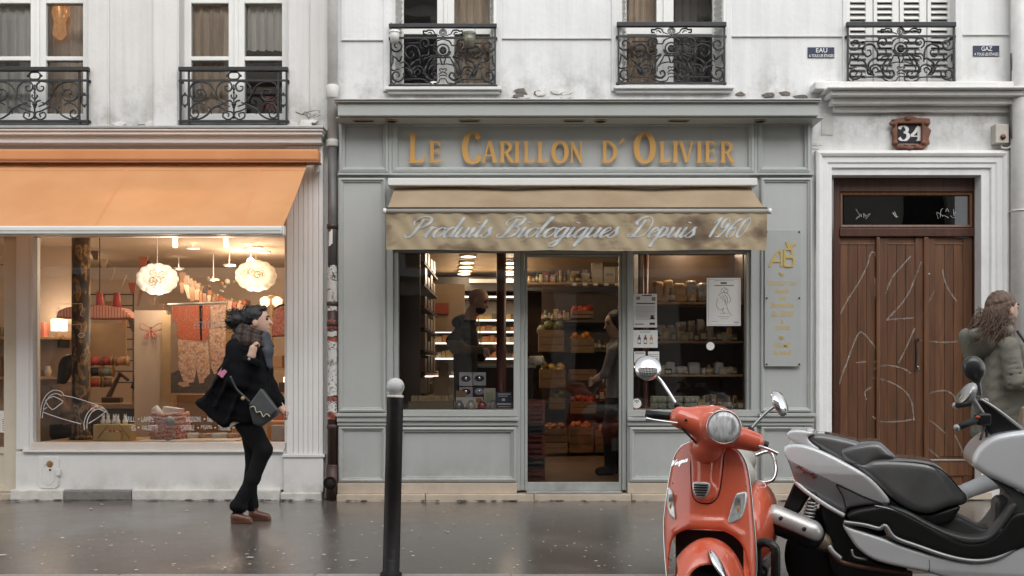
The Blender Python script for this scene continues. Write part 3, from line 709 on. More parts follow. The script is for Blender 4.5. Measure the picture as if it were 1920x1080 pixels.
def railing(px0, px1, py0, py1, py2, pyb, style, label):
    y = -0.055 if style == 'B' else -0.06
    X0, X1 = x(px0, y), x(px1, y); Zt, Zb = z(py0, y), z(pyb, y); Zm = z(py2, y); Xc = (X0 + X1) / 2
    t = thing('window_railing', label, 'railing', (Xc, y, Zb), 'wrought-iron window railings')
    MB().box(X0 - 0.008, X1 + 0.008, y - 0.022, y + 0.018, z(py1, y), Zt).build('handrail', m_iron, t, bevel=0.006)
    for zz in (Zm, Zb): MB().box(X0, X1, y - 0.007, y + 0.007, zz - 0.009, zz + 0.009).build('rail', m_iron, t)
    ps = [X0 + 0.008, X1 - 0.008] + ([X0 + 0.082, X1 - 0.082] if style == 'A' else [])
    for p_ in ps: MB().box(p_ - 0.008, p_ + 0.008, y - 0.008, y + 0.008, Zb - 0.03, z(py1, y) + 0.001).build('post', m_iron, t)
    for p_ in (X0, X1):
        for zz in (Zm, Zb): MB().box(p_ - 0.012, p_ + 0.012, y, 0.05 if style == 'B' else 0.02, zz - 0.008, zz + 0.008).build('fixing', m_iron, t)
    if style == 'B':
        cx0, cx1, cy0, cy1 = 58, 1412, 250, 845
        fx = lambda a: X0 + (X1 - X0) * (a - cx0) / (cx1 - cx0); fz = lambda b: Zm + (Zb - Zm) * (b - cy0) / (cy1 - cy0); sc = (X1 - X0) / (cx1 - cx0)
        for i, (nm, pts, th) in enumerate(ornB):
            for mir in (0, 1):
                q = [(fx(2 * C0 - a if mir else a), y - 0.004 + 0.004 * math.sin(i * 2.1) + 0.006 * math.sin(k * 0.7 + i), fz(b)) for k, (a, b) in enumerate(pts)]
                n_ = len(q); rr = [th * sc * (0.62 + 0.38 * math.sin(math.pi * min(1, k / n_ + 0.15))) for k in range(n_)]
                MB().tube(q, rr, 6).build(nm, m_iron, t)
        MB().tube([(fx(735 + 78 * math.cos(a)), y, fz(400 - 72 * math.sin(a))) for a in [i * math.pi / 10 for i in range(20)]], 10 * sc, 6, closed=True).build('medallion_ring', m_iron, t)
        q = MB(); q.sphere((fx(735), y + 0.004, fz(405)), (48 * sc, 0.012, 50 * sc), 12, 8)
        for k in range(6): q.sphere((fx(735 + 30 * math.cos(k)), y - 0.006, fz(405 - 32 * math.sin(k))), 14 * sc, 8, 6)
        q.build('medallion', m_iron, t)
        q = MB()
        for k in range(3): q.tube([(fx(735 + (16 + 15 * k) * math.cos(a)), y - 0.008 + 0.004 * k, fz(185 - (14 + 15 * k) * math.sin(a))) for a in [i * math.pi / 7 for i in range(14)]], 6 * sc, 5, closed=True)
        q.build('rosette', m_iron, t)
    else:
        cx0, cx1, cy0, cy1 = 1012, 1617, 452, 680; Cc = 1316
        fx = lambda a: X0 + (X1 - X0) * (a - cx0) / (cx1 - cx0); fz = lambda b: Zm + (Zb - Zm) * (b - cy0) / (cy1 - cy0); sc = (X1 - X0) / (cx1 - cx0)
        orn = [('scroll', crom([(1122, 530), (1110, 520), (1120, 504), (1145, 506), (1160, 530), (1148, 558), (1110, 566), (1078, 545), (1068, 505), (1085, 472), (1125, 458), (1175, 472), (1210, 512), (1228, 550), (1262, 585), (1295, 598)]), 5.5),
               ('scroll', crom([(1092, 640), (1086, 628), (1100, 618), (1116, 632), (1112, 655), (1090, 662), (1072, 645), (1072, 612), (1098, 585), (1128, 577), (1150, 590)]), 5),
               ('scroll', crom([(1070, 668), (1120, 668), (1165, 645), (1195, 610), (1235, 590), (1275, 575)]), 5.5),
               ('scroll', crom([(1218, 520), (1225, 485), (1250, 462), (1285, 458), (1305, 480), (1296, 508), (1272, 508), (1266, 488), (1282, 484)]), 5),
               ('scroll', crom([(1195, 608), (1230, 600), (1275, 622), (1308, 632), (1312, 655), (1285, 672), (1255, 655), (1262, 632), (1288, 640), (1282, 656)]), 5),
               ('leaf', crom([(1316, 590), (1300, 568), (1280, 565)]), 5), ('leaf', crom([(1316, 560), (1300, 540), (1306, 532)]), 4.5), ('leaf', crom([(1190, 640), (1186, 610), (1170, 602)]), 4.5)]
        for nm, pts, th in orn:
            for mir in (0, 1):
                q = [(fx(2 * Cc - a if mir else a), y + 0.002 * math.sin(k), fz(b)) for k, (a, b) in enumerate(pts)]; n_ = len(q)
                MB().tube(q, [th * sc * (0.7 + 0.3 * math.sin(math.pi * k / n_)) for k in range(n_)], 6).build(nm, m_iron, t)
        q = MB(); q.tube([(fx(Cc), y, fz(475)), (fx(Cc), y, fz(668))], 4.5 * sc, 6)
        for b, r_ in ((500, 8), (520, 7), (585, 14), (600, 9), (640, 8)): q.sphere((fx(Cc), y, fz(b)), r_ * sc, 8, 6)
        q.build('baluster', m_iron, t)
        for cx_, cy_, hh in ((1316, 425, 0), (1041, 562, 1), (1594, 562, 1)):
            q = MB(); w_, h_ = (30, 20) if not hh else (17, 28)
            oc = [(-1, .5), (-.6, 1), (.6, 1), (1, .5), (1, -.5), (.6, -1), (-.6, -1), (-1, -.5)]
            q.tube([(fx(cx_ + w_ * a), y, fz(cy_ + h_ * b)) for a, b in oc], 5 * sc, 6, closed=True)
            for s_ in (-1, 1):
                e = (cx_ + s_ * (w_ + 8), cy_) if not hh else (cx_, cy_ + s_ * (h_ + 8))
                q.sphere((fx(e[0]), y, fz(e[1])), 7 * sc, 8, 6)
            q.build('medallion', m_iron, t)
railing(-37, 166, 126, 134, 151, 227, 'A', 'slender scrolled iron railing at the far left window above the orange awning')
railing(337, 539, 126, 134, 151, 227, 'A', 'slender scrolled iron railing at the window beside the white drainpipe, above the orange awning')
railing(731, 930, 45, 53, 71, 160, 'B', 'ornate black iron railing hung with small flower pots')
railing(1158, 1360, 42, 51, 68, 156, 'B', 'ornate black iron railing of the window above the last letters of the shop sign')
railing(1588, 1790, 42, 51, 68, 156, 'B', 'ornate black iron railing in front of the closed white shutters')
def pot(pc, py_, w, h, m, label, fill=None):
    y = -0.13; t = thing('flower_pot', label, 'pot', P(pc, py_ + h, y)); s_ = 9 / FPX
    MB().lathe([(w * .36 * s_, 0), (w * .5 * s_, h * s_), (w * .46 * s_, h * s_), (w * .34 * s_, .01)], P(pc, py_ + h, y), seg=16).build('pot', m, t)
    q = MB(); c = P(pc, py_ + 4, y); r_ = w * .52 * s_
    q.tube([(c.x + r_ * math.cos(a), y + r_ * math.sin(a), c.z) for a in [i * math.pi / 8 for i in range(16)]], 0.002, 5, closed=True)
    for e in (-1, 1): q.tube([(c.x + e * r_ * .8, y + r_ * .6, c.z), (c.x + e * r_ * .8, -0.075, z(44, -.07)), (c.x + e * r_ * .8, -0.05, z(40, -.07)), (c.x + e * r_ * .8, -0.03, z(46, -.07))], 0.002, 5)
    q.build('wire_holder', m_iron, t)
    if fill: MB().lathe([(w * .44 * s_, 0), (w * .3 * s_, .012), (0.001, .014)], P(pc, py_ + 2, y), seg=12).build('soil', fill, t)
m_pot = mat('white_pot', (0.68, 0.67, 0.64), 0.4, var=0.06)
m_soil = mat('soil', (0.05, 0.035, 0.022), 0.95, var=0.3, scale=40)
pot(740, 58, 20, 22, m_pot, 'small white pot hooked on the left end of the railing', m_soil)
pot(880, 62, 25, 28, mat('murky_glass', (0.16, 0.15, 0.11), 0.15, var=0.4, scale=25), 'murky glass pot hooked on the right part of the railing', m_soil)
t = MB().lathe([(.028, 0), (.037, .055), (.033, .055), (.025, .006)], P(813.5, 166, -0.03), seg=14).build('flower_pot', m_pot); tag(t, 'tiny pale pot standing on the sill below the railing', 'pot')
m_pipew = mat('white_pipe', (0.62, 0.61, 0.58), 0.5, var=0.12, scale=9); m_piped = mat('grey_pipe', (0.115, 0.11, 0.105), 0.45, var=0.25, scale=12)
m_piper = mat('rusty_pipe', (0.055, 0.028, 0.022), 0.5, var=0.4, scale=14)
yp = -0.075; xp = x(623.5, yp); rp = 0.042
t = thing('drainpipe', 'old sticker-covered drainpipe between the white and the grey shopfront', 'drainpipe', (xp, yp, 0))
q = MB(); q.lathe([(rp + .004, z(262, yp)), (rp + .004, TOP)], (xp, yp, 0), seg=18); q.build('upper_pipe', m_pipew, t)
for a, b in ((160, 186), (262, 276)):
    q = MB(); q.lathe([(rp + .006, z(b, yp)), (rp + .016, z(b, yp) + .01), (rp + .012, z((a + b) / 2, yp)), (rp + .018, z(a, yp) - .008), (rp + .006, z(a, yp))], (xp, yp, 0), seg=18); q.build('collar', m_pipew, t)
MB().lathe([(rp, z(540, yp)), (rp, z(264, yp))], (xp, yp, 0), seg=18).build('middle_pipe', m_piped, t)
MB().lathe([(rp + .003, z(875, yp)), (rp + .003, z(542, yp))], (xp, yp, 0), seg=18).build('lower_pipe', m_piper, t)
for p_ in (425, 570, 608, 800, 875):
    q = MB(); q.lathe([(rp + .002, z(p_, yp) - .022), (rp + .009, z(p_, yp) - .018), (rp + .009, z(p_, yp) + .018), (rp + .002, z(p_, yp) + .022)], (xp, yp, 0), seg=18); q.build('joint', m_piper, t)
q = MB(); q.lathe([(.056, .0), (.056, z(875, yp))], (xp, yp, 0), seg=18); q.build('shoe', m_piper, t)
yy = yp - 0.10; c = P(619, 906, yy)
q = MB(); q.lathe([(.052, 0), (.052, .12)], (c.x, yy - .005, c.z), axis=(0, 1, 0), seg=18); q.lathe([(.058, -.004), (.058, .014), (.045, .014), (.045, -.004)], (c.x, yy - .01, c.z), axis=(0, 1, 0), seg=18, caps=False)
q.build('outlet', m_piper, t); MB().lathe([(.041, 0), (.04, .002)], (c.x, yy - .006, c.z), axis=(0, -1, 0), seg=18).build('outlet_bore', m_dark, t)
def sticker(p0, p1, m, a0=-75, a1=75, tilt=0.0):
    r_ = rp + .0055
    MB().grid(lambda u, v: (xp + r_ * math.sin(R(a0 + (a1 - a0) * u)), yp - r_ * math.cos(R(a0 + (a1 - a0) * u)), z(p1 + (p0 - p1) * v, yp) + tilt * (u - .5) + .004 * math.sin(u * 9 + p0)), 10, 2).build('sticker', m, t)
m_stk = ramp_mat('torn_sticker', [(0.35, (0.10, 0.09, 0.08)), (0.45, (0.55, 0.54, 0.52)), (0.8, (0.62, 0.61, 0.59))], 18, 0.6, stretch=(1, 1, .6))
m_stk2 = ramp_mat('scribbled_sticker', [(0.40, (0.05, 0.05, 0.05)), (0.46, (0.60, 0.59, 0.57)), (0.9, (0.66, 0.65, 0.62))], 34, 0.6, dist=1.5)
m_stkr = ramp_mat('red_sticker', [(0.35, (0.08, 0.03, 0.025)), (0.6, (0.36, 0.09, 0.05)), (0.75, (0.5, 0.45, 0.4))], 22, 0.6)
for a, b, m_ in ((434, 461, m_paper), (498, 525, m_stk2), (526, 543, m_stk), (544, 568, m_stk), (573, 583, m_stk2), (600, 617, m_stkr), (622, 631, m_stk), (632, 641, m_stkr), (640, 655, m_stk2), (655, 700, m_stk), (680, 742, m_stk2), (744, 752, m_stkr), (752, 772, m_stk2), (772, 786, m_stkr)):
    if b == 461: sticker(a, b, m_, -35, 10, .03)
    else: sticker(a, b, m_, -82 + random.uniform(0, 20), 82 - random.uniform(0, 20), random.uniform(-.01, .01))
yr = -0.10; xr = x(1912, yr)
t = thing('drainpipe', 'thick pale drainpipe at the right edge beside the house door', 'drainpipe', (xr, yr, 0))
MB().lathe([(.075, 0.0), (.075, TOP)], (xr, yr, 0), seg=22).build('pipe', m_pipew, t)
for p_, h_ in ((179, .03), (396, .006)):
    q = MB(); q.lathe([(.0765, z(p_, yr) - h_), (.086, z(p_, yr) - h_ * .6), (.086, z(p_, yr) + h_ * .6), (.0765, z(p_, yr) + h_)], (xr, yr, 0), seg=22); q.build('collar', m_pipew, t)
t = thing('conduit', 'thin grey conduit running up beside the house door to the alarm box', 'conduit', (x(1893), -.03, 0))
MB().tube([(x(1893, -.03), -.03, 0.02), (x(1893, -.03), -.03, z(300)), (x(1893.5, -.03), -.03, z(215)), (x(1899, -.03), -.05, z(175))], .014, 8).build('pipe', mat('grey_conduit', (.24, .235, .21), .5, var=.15), t)
q = MB()
for p_ in (310, 402, 476, 560, 660): q.box(x(1890), x(1897), -.05, 0, z(p_) - .008, z(p_) + .008)
q.build('clip', m_zinc, t)
q = MB()
for k in range(6):
    a = [(1896 + random.uniform(-3, 3), 100), (1900 + random.uniform(-5, 6), 140 + 4 * k), (1903 + random.uniform(-8, 8), 160 + 3 * k), (1897 + random.uniform(-4, 5), 200), (1897, 260)]
    q.tube(crom([P(u, v, -.06 - .01 * k) for u, v in a], 5), .006, 6)
q.build('cable', mat('grimy_cable', (.09, .088, .08), .6, var=.2), t)
t = thing('alarm_box', 'beige alarm box with a dark red lamp above the door corner', 'alarm box', P(1877, 268, 0))
MB().pbox(1867, 1892, 232, 268, -.09, 0.0).build('case', mat('beige_case', (.50, .46, .40), .5, var=.12), t, bevel=.006)
c = P(1880.5, 257, -.092); MB().lathe([(.024, 0), (.024, .008), (.012, .014), (.001, .016)], c, axis=(0, -1, 0), seg=14).build('lamp', mat('red_lens', (.10, .02, .015), .2, var=0), t)
MB().tube(crom([P(1906, 246, -.11), P(1903, 262, -.1), P(1893, 276, -.08), P(1879, 277, -.06), P(1878, 268, -.05)], 6), .007, 8).build('cable', m_white, t)
m_enam = mat('blue_black_enamel', (.035, .042, .075), .25, var=.2, scale=15); m_ltr = mat('white_enamel', (.74, .74, .72), .3, var=.03)
def plate(px0, px1, py0, py1, t1, t2, label):
    t = thing('wall_plate', label, 'plate', P((px0 + px1) / 2, py1, 0))
    MB().pbox(px0, px1, py0, py1, -.008, -.0005, 0).build('plate', m_enam, t, bevel=.002)
    q = MB(); w = px1 - px0; h = py1 - py0
    q.text(t1, x(px0 + w * .31), x(px1 - w * .27), z(py0 + h * .50), z(py0 + h * .08), -.0088, bold=.008)
    q.text(t2, x(px0 + w * .04), x(px1 - w * .03), z(py1 - h * .06), z(py1 - h * .40), -.0088, bold=.012)
    q.build('lettering', m_ltr, t)
plate(1514, 1564, 89, 109, 'EAU', 'A TOUS LES ÉTAGES', 'small dark blue enamel plate reading EAU')
plate(1824, 1873, 86, 106, 'GAZ', 'A TOUS LES ÉTAGES', 'small dark blue enamel plate reading GAZ')
t = thing('house_number', 'carved terracotta frame with the house number 34 over the brown door', 'house number', P(1705, 282, 0))
m_terra = mat('terracotta', (.17, .065, .035), .6, var=.35, scale=16, bump=.4, bscale=50)
fq = Fld((x(1664), -.09, z(286)), (x(1746), .01, z(216)), .004)
out = [(1670, 226), (1688, 223), (1702, 218), (1718, 223), (1740, 224), (1741, 234), (1736, 240), (1743, 246), (1738, 262), (1740, 272), (1728, 282), (1704, 281), (1682, 282), (1671, 272), (1672, 258), (1668, 248), (1674, 240)]
fq.poly([(x(a), z(b)) for a, b in out], -.025, .025, .012)
fq.box(P(1706, 251, -.05), (x(1729) - x(1706), .045, .095), .012, op='-')
for a, b in ((1678, 268), (1732, 268), (1690, 276), (1720, 276), (1705, 278), (1702, 222), (1673, 232), (1738, 231)): fq.ell(P(a, b, -.05), (.028, .018, .02), .01)
for a, b in ((1698, 273), (1713, 273)): fq.ell(P(a, b, -.055), (.02, .02, .01), .008, '-')
fq.build('frame', m_terra, t)
MB().pbox(1681, 1731, 232, 268, -.014, -.002, 0).build('plate', mat('black_enamel', (.022, .022, .03), .25, var=.15), t)
def stroke_glyph(mb, paths, ox, oz, sx, sz, y, nib, depth=.002):
    """paths in unit coordinates; nib(dx, dz, t) gives stroke width"""
    for i, p_ in enumerate(paths):
        pts = crom(p_, 6) if len(p_) > 2 else [p_[0], tuple((np.array(p_[0]) + np.array(p_[1])) / 2), p_[1]]
        q = [(ox + a * sx, oz + b * sz) for a, b in pts]; w = []
        for k in range(len(q)):
            a, b = q[max(k - 1, 0)], q[min(k + 1, len(q) - 1)]
            w.append(nib(b[0] - a[0], b[1] - a[1], k / (len(q) - 1)))
        mb.ribbon(q, w, y - .0003 * i, y + depth)
q = MB(); nb = lambda dx, dz, t_: .010 + .022 * abs(dz) / (math.hypot(dx, dz) + 1e-9)
stroke_glyph(q, [[(.05, .80), (.15, .95), (.4, 1.0), (.62, .85), (.6, .65), (.38, .54)], [(.38, .54), (.65, .48), (.72, .25), (.5, .02), (.2, .03), (.03, .2)]], x(1684), z(264), .118, .128, -.0155, nb)
stroke_glyph(q, [[(.55, 1.0), (.3, .6), (.02, .32)], [(.0, .30), (.8, .30)], [(.58, 1.0), (.58, .5), (.58, .02)], [(.38, .01), (.78, .01)]], x(1706.5), z(264), .132, .128, -.0155, nb)
q.build('number', m_ltr, t)
m_pinkw = m_white2
sf = thing('shopfront', 'white painted timber shopfront with fluted pilaster under the orange awning', 'shopfront', (x(320), 0, 0))
YG = 0.03
q = MB(); q.box(-8.6, x(612), -.20, 0.0, z(262), z(256)); q.box(-8.6, x(608), -.15, 0.0, z(275), z(262)); q.box(-8.6, x(614), -.22, 0.0, z(256), z(252)); q.build('cornice', m_white2, sf, bevel=.006)
MB().box(-8.6, x(615), -.23, .01, z(252) + .001, z(247)).build('flashing', m_zinc, sf, bevel=.004)
q = MB(); q.box(-8.6, x(540), -.02, .06, z(444), z(275)); q.build('fascia', m_white2, sf)
q = MB(); q.box(x(540), x(608), -.045, 0.0, z(852), z(275)); q.build('pilaster', m_white2, sf)
eds = [540, 552.5, 562, 571, 580, 589, 600, 608]
for a, b in zip(eds, eds[1:]): MB().box(x(a) + .0015, x(b) - .0015, -.060 if a < 600 else -.066, -.0445, z(850), z(276)).build('board', m_white2, sf, bevel=.003)
q = MB(); q.box(x(534), x(612), -.09, 0.0, z(856), z(850)); q.box(x(535), x(609), -.075, 0.0, z(921), z(856)); q.build('pilaster_base', m_white2, sf, bevel=.004)
MB().box(x(601), x(609), -.079, -.0755, z(919), z(858)).build('pilaster_base_strip', m_white2, sf)
for a, b, c, d, m_ in ((29, 127.5, 916, 941, m_stonew), (128.5, 253.5, 917, 939, mat('grey_stone', (.20, .19, .18), .6, var=.3, scale=25, bump=.3)), (254.5, 529, 916, 940, m_stonew), (530, 607, 921, 941, m_stonew)):
    MB().box(x(a), x(b), -.10, 0.0, -.02, z(c)).build('plinth_stone', m_, sf, bevel=.012)
MB().box(x(35), x(536), -.055, 0.0, z(917), z(846)).build('stall_riser', m_white2, sf, bevel=.003)
q = MB(); q.box(x(50), x(535), -.085, .02, z(847), z(842)); q.build('sill_moulding', m_white2, sf, bevel=.005)
q = MB(); q.box(x(64), x(537), -.06, .09, z(842), z(829)); q.build('window_sill', mat('pinkish_sill', (.62, .55, .49), .5, var=.08), sf, bevel=.004)
for a, b in ((35, 66),):
    q = MB(); q.box(x(a), x(b), -.045, .10, z(842), z(444)); q.box(x(a) + .035, x(b) - .03, -.055, -.0445, z(842), z(444)); q.build('post', m_white2, sf, bevel=.004)
pane = MB().box(x(66), x(540), YG, YG + .008, z(830), z(444)).build('pane', m_glass, sf)
q = MB(); q.box(x(535), x(540.5), -.03, .10, z(850), z(444)); q.build('frame_edge', m_white2, sf)
q = MB(); X0, X1 = x(-150, .06), x(38, .06)
q.box(X1 - .13, X1 + .03, .02, .09, .06, z(444, .06)); q.box(X0, X1 - .13, .02, .09, z(496, .06), z(481, .06)); q.box(X0, X1 - .13, .02, .09, .06, .12)
q.box(X0, X1 - .13, .03, .085, z(850, .06), z(838, .06))
q.box(X0 - .3, X0, .02, .09, .06, z(444, .06))
dr = q.build('shop_door', mat('cream_paint', (.62, .56, .45), .5, var=.06), sf, bevel=.004)
MB().box(X0, X1 - .13, .05, .058, z(838, .06), z(496, .06)).build('pane', m_glass, dr); MB().box(X0, X1 - .13, .05, .058, z(481, .06), z(444, .06)).build('transom_pane', m_glass, dr)
for k in range(9): MB().box(X1 - .13 - .085 * (k + 1) + .001, X1 - .13 - .085 * k - .001, .045, .07, .12, z(850, .06)).build('board', mat('cream_paint', (1, 1, 1)), dr, bevel=.003)
MB().box(-8.6, x(31), -.05, .1, -.02, .055).build('doorstep', m_stone, sf, bevel=.01)
q = MB(); q.pbox(0, 33, 770, 811, .035, .0365); nt_ = q.build('notice', m_paper, dr)
q = MB()
for k in range(6): q.pbox(4, 30 - 3 * (k % 3), 786 + 4 * k, 787 + 4 * k, .0345, .0348)
q.build('print', m_ink, nt_); q = MB(); M_ = Matrix.Rotation(R(-20), 3, 'Y'); q.obox(P(23, 782, .034), (.04, .0004, .012), M_); q.build('print', mat('red_ink', (.5, .10, .06), .6, var=0), nt_)
h = thing('meter_hatch', 'small white utility hatch with a brass disc low on the white shopfront', 'hatch', P(97, 915, -.056))
rr_ = [(78, 860), (82, 855), (113, 855), (117, 860), (116, 908), (111, 914), (83, 914), (78, 907)]
q = MB(); q.prism([(x(a), z(b)) for a, b in rr_][::-1], -.066, -.0552); q.build('plate', m_white2, h, bevel=.004)
ov = [(x(97) + (x(109) - x(97)) * math.cos(a), (z(887)) + (.1) * math.sin(a)) for a in [i * math.pi / 10 for i in range(20)]]
q = MB(); q.tube([(a, -.067, b) for a, b in ov], .004, 6, closed=True); q.build('rim', m_white2, h)
MB().lathe([(.030, 0), (.030, .004), (.026, .006)], P(93.5, 870, -.066), axis=(0, -1, 0), seg=18).build('disc', mat('brass', (.40, .24, .08), .4, metal=.6, var=.2), h)
MB().lathe([(.009, 0), (.009, .006)], P(94, 881, -.066), axis=(0, -1, 0), seg=12).build('keyhole', m_dark, h)
MB().pbox(105, 113, 879, 892, -.078, -.066).build('latch', m_white2, h, bevel=.003)
gl = thing('window_lettering', 'white lettering and line drawings on the toy shop glass', 'lettering', P(300, 800, YG - .002))
yl = YG - .0025
q = MB(); wds1 = [('NUIT', 196, 232), ('GRENOUILLE', 0, 0)]
def words(py0, py1, items):
    for t_, a, b in items:
        w_ = MB()
        if t_ == '·': w_.lathe([(.008, 0), (.008, .001)], P((a + b) / 2, (py0 + py1) / 2, yl), axis=(0, -1, 0), seg=8)
        else: w_.text(t_, x(a, yl), x(b, yl), z(py1, yl), z(py0, yl), yl)
        w_.build('word', m_ltr, gl)
words(781, 791, [('BRILL', 235, 253), ('·', 257, 262), ('LAMPE', 265, 288), ('BALISSONS', 349, 377), ('·', 381, 386), ('NID', 389, 399), ('·', 401, 406)])
words(797, 807, [('ES', 247, 254), ('·', 257, 262), ('VALISETTE', 266, 296), ('CARTABLE', 340, 364), ('·', 369, 374), ('PYJAMA', 377, 398), ('·', 401, 406), ('TROUSSE', 409, 432), ('·', 435, 440)])
words(603, 616, [('PETITPAN', 363, 419)])
def doodle(pts, w=.006, n=6, closed=False):
    q = MB(); c_ = crom([(x(a, yl), z(b, yl)) for a, b in pts], n, closed); 
    if closed: c_.append(c_[0])
    q.ribbon(c_, [w] * len(c_), yl, yl + .001); q.build('drawing', m_ltr, gl)
doodle([(75, 784), (78, 760), (86, 742), (100, 732), (114, 734), (120, 742)]); doodle([(79, 784), (83, 760), (92, 744), (104, 738), (116, 742)])
doodle([(100, 743), (118, 752), (110, 760), (98, 768), (88, 757), (86, 750), (100, 743)], n=2); doodle([(118, 741), (145, 747), (184, 760)]); doodle([(88, 764), (81, 772), (110, 783), (152, 795)])
doodle([(158, 806), (158, 790), (166, 772), (180, 762), (192, 763), (203, 777)]); doodle([(163, 804), (164, 788), (172, 773), (184, 767), (197, 772)]); doodle([(166, 794), (182, 784), (201, 770)], n=2)
doodle([(110, 579), (110, 570), (154, 569), (155, 582)], .004, 1); doodle([(154, 582), (151, 590), (156, 593)], .004); doodle([(112, 622), (114, 612), (152, 607), (152, 622)], .004, 1); doodle([(146, 629), (152, 624), (158, 628), (152, 633), (146, 629)], .005); doodle([(105, 584), (110, 579), (116, 585), (110, 592), (105, 586)], .004)
for pts in ([(323, 577), (323, 603), (332, 603)], [(337, 577), (336, 596), (343, 602), (350, 596), (350, 577)], [(355, 602), (355, 578), (369, 601), (369, 577)], [(378, 577), (377, 596), (384, 602), (392, 595), (392, 577)], [(424, 579), (407, 579), (407, 601), (424, 601)], [(407, 590), (420, 590)], [(395, 577), (395, 602), (404, 602)]):
    doodle(pts, .0035, 1)
def fabric(name, stops, scale, trans, stretch=(1, 1, 1)):
    m = ramp_mat(name, stops, scale, 0.85, stretch=stretch, bump=.12, detail=9); nt = m.node_tree; N = nt.nodes; L = nt.links
    tl = N.new('ShaderNodeBsdfTranslucent'); mx = N.new('ShaderNodeMixShader'); mx.inputs[0].default_value = trans
    src = [n for n in N if n.type == 'VALTORGB'][0]; L.new(src.outputs[0], tl.inputs[0]); b = N['Principled BSDF']
    L.new(b.outputs[0], mx.inputs[1]); L.new(tl.outputs[0], mx.inputs[2]); L.new(mx.outputs[0], N['Material Output'].inputs[0])
    return m
m_or = fabric('orange_canvas', [(.3, (.70, .33, .14)), (.7, (.79, .40, .18))], 2.0, .35)
aw = thing('awning', 'wide orange canvas awning with a white front bar over the toy shop', 'awning', (x(300), 0, z(305)))
XA = -1.808; YF = -1.15; ZF = 2.255; YB = -.17; ZB_ = z(303, -.17) 
def awf(u, v):
    X = -8.4 + (XA + 8.4) * u; s_ = -.02 * math.sin(math.pi * v)
    fold = .004 * math.sin(X * 5.2) * math.sin(math.pi * v) - .006 * math.exp(-((X + 2.95 - .55 * v) / .04) ** 2) * math.sin(math.pi * v) - .004 * math.exp(-((X + 4.2 - .5 * v) / .05) ** 2)
    return (X, YB + (YF - YB) * v, ZB_ + (ZF + .035 - ZB_) * v + s_ + fold)
MB().grid(awf, 140, 14).build('canopy', m_or, aw)
for k in range(6):
    u0 = .06 + .175 * k
    MB().grid(lambda u, v: Vector(awf(u0 + .0042 * u + .012 * v, v)) + Vector((0, -.001, .0022)), 2, 14).build('seam', m_or, aw)
MB().grid(lambda u, v: Vector(awf(u, .13 + .012 * v)) + Vector((0, -.001, .002)), 140, 1).build('hem', fabric('orange_hem', [(.3, (.60, .28, .12)), (.7, (.68, .34, .15))], 3, .3), aw)
q = MB(); q.box(-8.4, XA + .006, YF - .035, YF + .03, ZF - .03, ZF + .036); q.build('front_bar', m_white, aw, bevel=.012)
MB().box(XA + .006, XA + .018, YF - .04, YF + .034, ZF - .034, ZF + .04).build('end_cap', m_white, aw, bevel=.004)
MB().box(-8.4, XA - .01, YF - .038, YF - .0355, ZF - .004, ZF + .0).build('groove', m_zinc, aw)
q = MB(); q.box(-8.5, x(597, -.28), -.28, -.155, z(301, -.28), z(279, -.28)); q.build('cassette', m_or, aw, bevel=.02, bseg=3)
MB().box(-8.5, x(598, -.29), -.29, -.16, z(304, -.29), z(301, -.29) - .001).build('cassette_lip', mat('brown_edge', (.30, .14, .07), .6, var=.1), aw)
MB().pbox(588, 598, 300, 324, -.16, -.07).build('bracket', m_white2, aw, bevel=.02)
for X in (-2.2, -5.0):
    MB().tube([(X, -.10, z(340)), (X - .45, -.62, z(340) - .38), (X - .05, YF + .02, ZF)], .018, 8).build('folding_arm', m_white, aw)
FY = -.10
sg = thing('shopfront', 'grey panelled shopfront with gilded sign letters and glazed door', 'shopfront', (x(1080), 0, 0))
q = MB(); q.box(x(635, -.3), x(1532, -.3), -.34, .0, z(217, -.34), z(193, -.34)); q.box(x(629, -.3), x(1536, -.3), -.37, .0, z(193, -.34) + .0005, z(188, -.37)); q.box(x(640), x(1526), -.30, 0, z(217, -.34) - .012, z(217, -.34) - .0005); q.build('cornice', m_grey, sg, bevel=.008)
MB().box(x(627, -.35), x(1538, -.35), -.38, .01, z(188, -.37) + .001, z(185.5, -.37)).build('flashing', m_zinc, sg, bevel=.003)
m_fit = mat('brass_fitting', (.34, .27, .17), .4, metal=.5, var=.1); zs_ = z(217, -.34) - .013
for pc in (682, 880, 1076, 1272):
    X = x(pc, -.22); MB().box(X - .095, X + .095, -.25, -.19, zs_ - .006, zs_).build('soffit_light', m_fit, sg, bevel=.003)
    MB().box(X - .078, X + .078, -.238, -.202, zs_ - .0075, zs_ - .0065).build('lamp_glass', m_dark, sg)
for pc in (734, 1126, 1425):
    X = x(pc, -.22); MB().lathe([(.055, 0), (.055, .008), (.044, .009)], (X, -.22, zs_ - .008), seg=20).build('soffit_light', m_fit, sg)
    MB().lathe([(.04, 0), (.04, .001)], (X, -.22, zs_ - .0095), seg=20).build('lamp_glass', m_dark, sg)
yb = FY + .03
MB().box(x(638), x(1518), yb, 0.0, z(470), z(217, -.34) - .012).build('backboard', m_grey2, sg)
MP = [(0, yb), (0, FY - .005), (.022, FY - .012), (.034, FY + .002), (.046, FY + .004), (.052, yb - .0005)]
for a, b in ((640, 731), (738, 1409), (1416, 1513)): MB().ring(x(a), x(b), z(327), z(230), MP).build('panel_moulding', m_grey, sg)
q = MB(); q.box(x(637), x(1519), FY - .02, yb - .0002, z(333), z(328.5)); q.build('architrave', m_grey, sg, bevel=.004)
for a, b in ((731.5, 737.5), (1409.5, 1415.5)): MB().box(x(a), x(b), FY - .002, yb - .0003, z(328), z(229)).build('strip', m_grey, sg, bevel=.002)
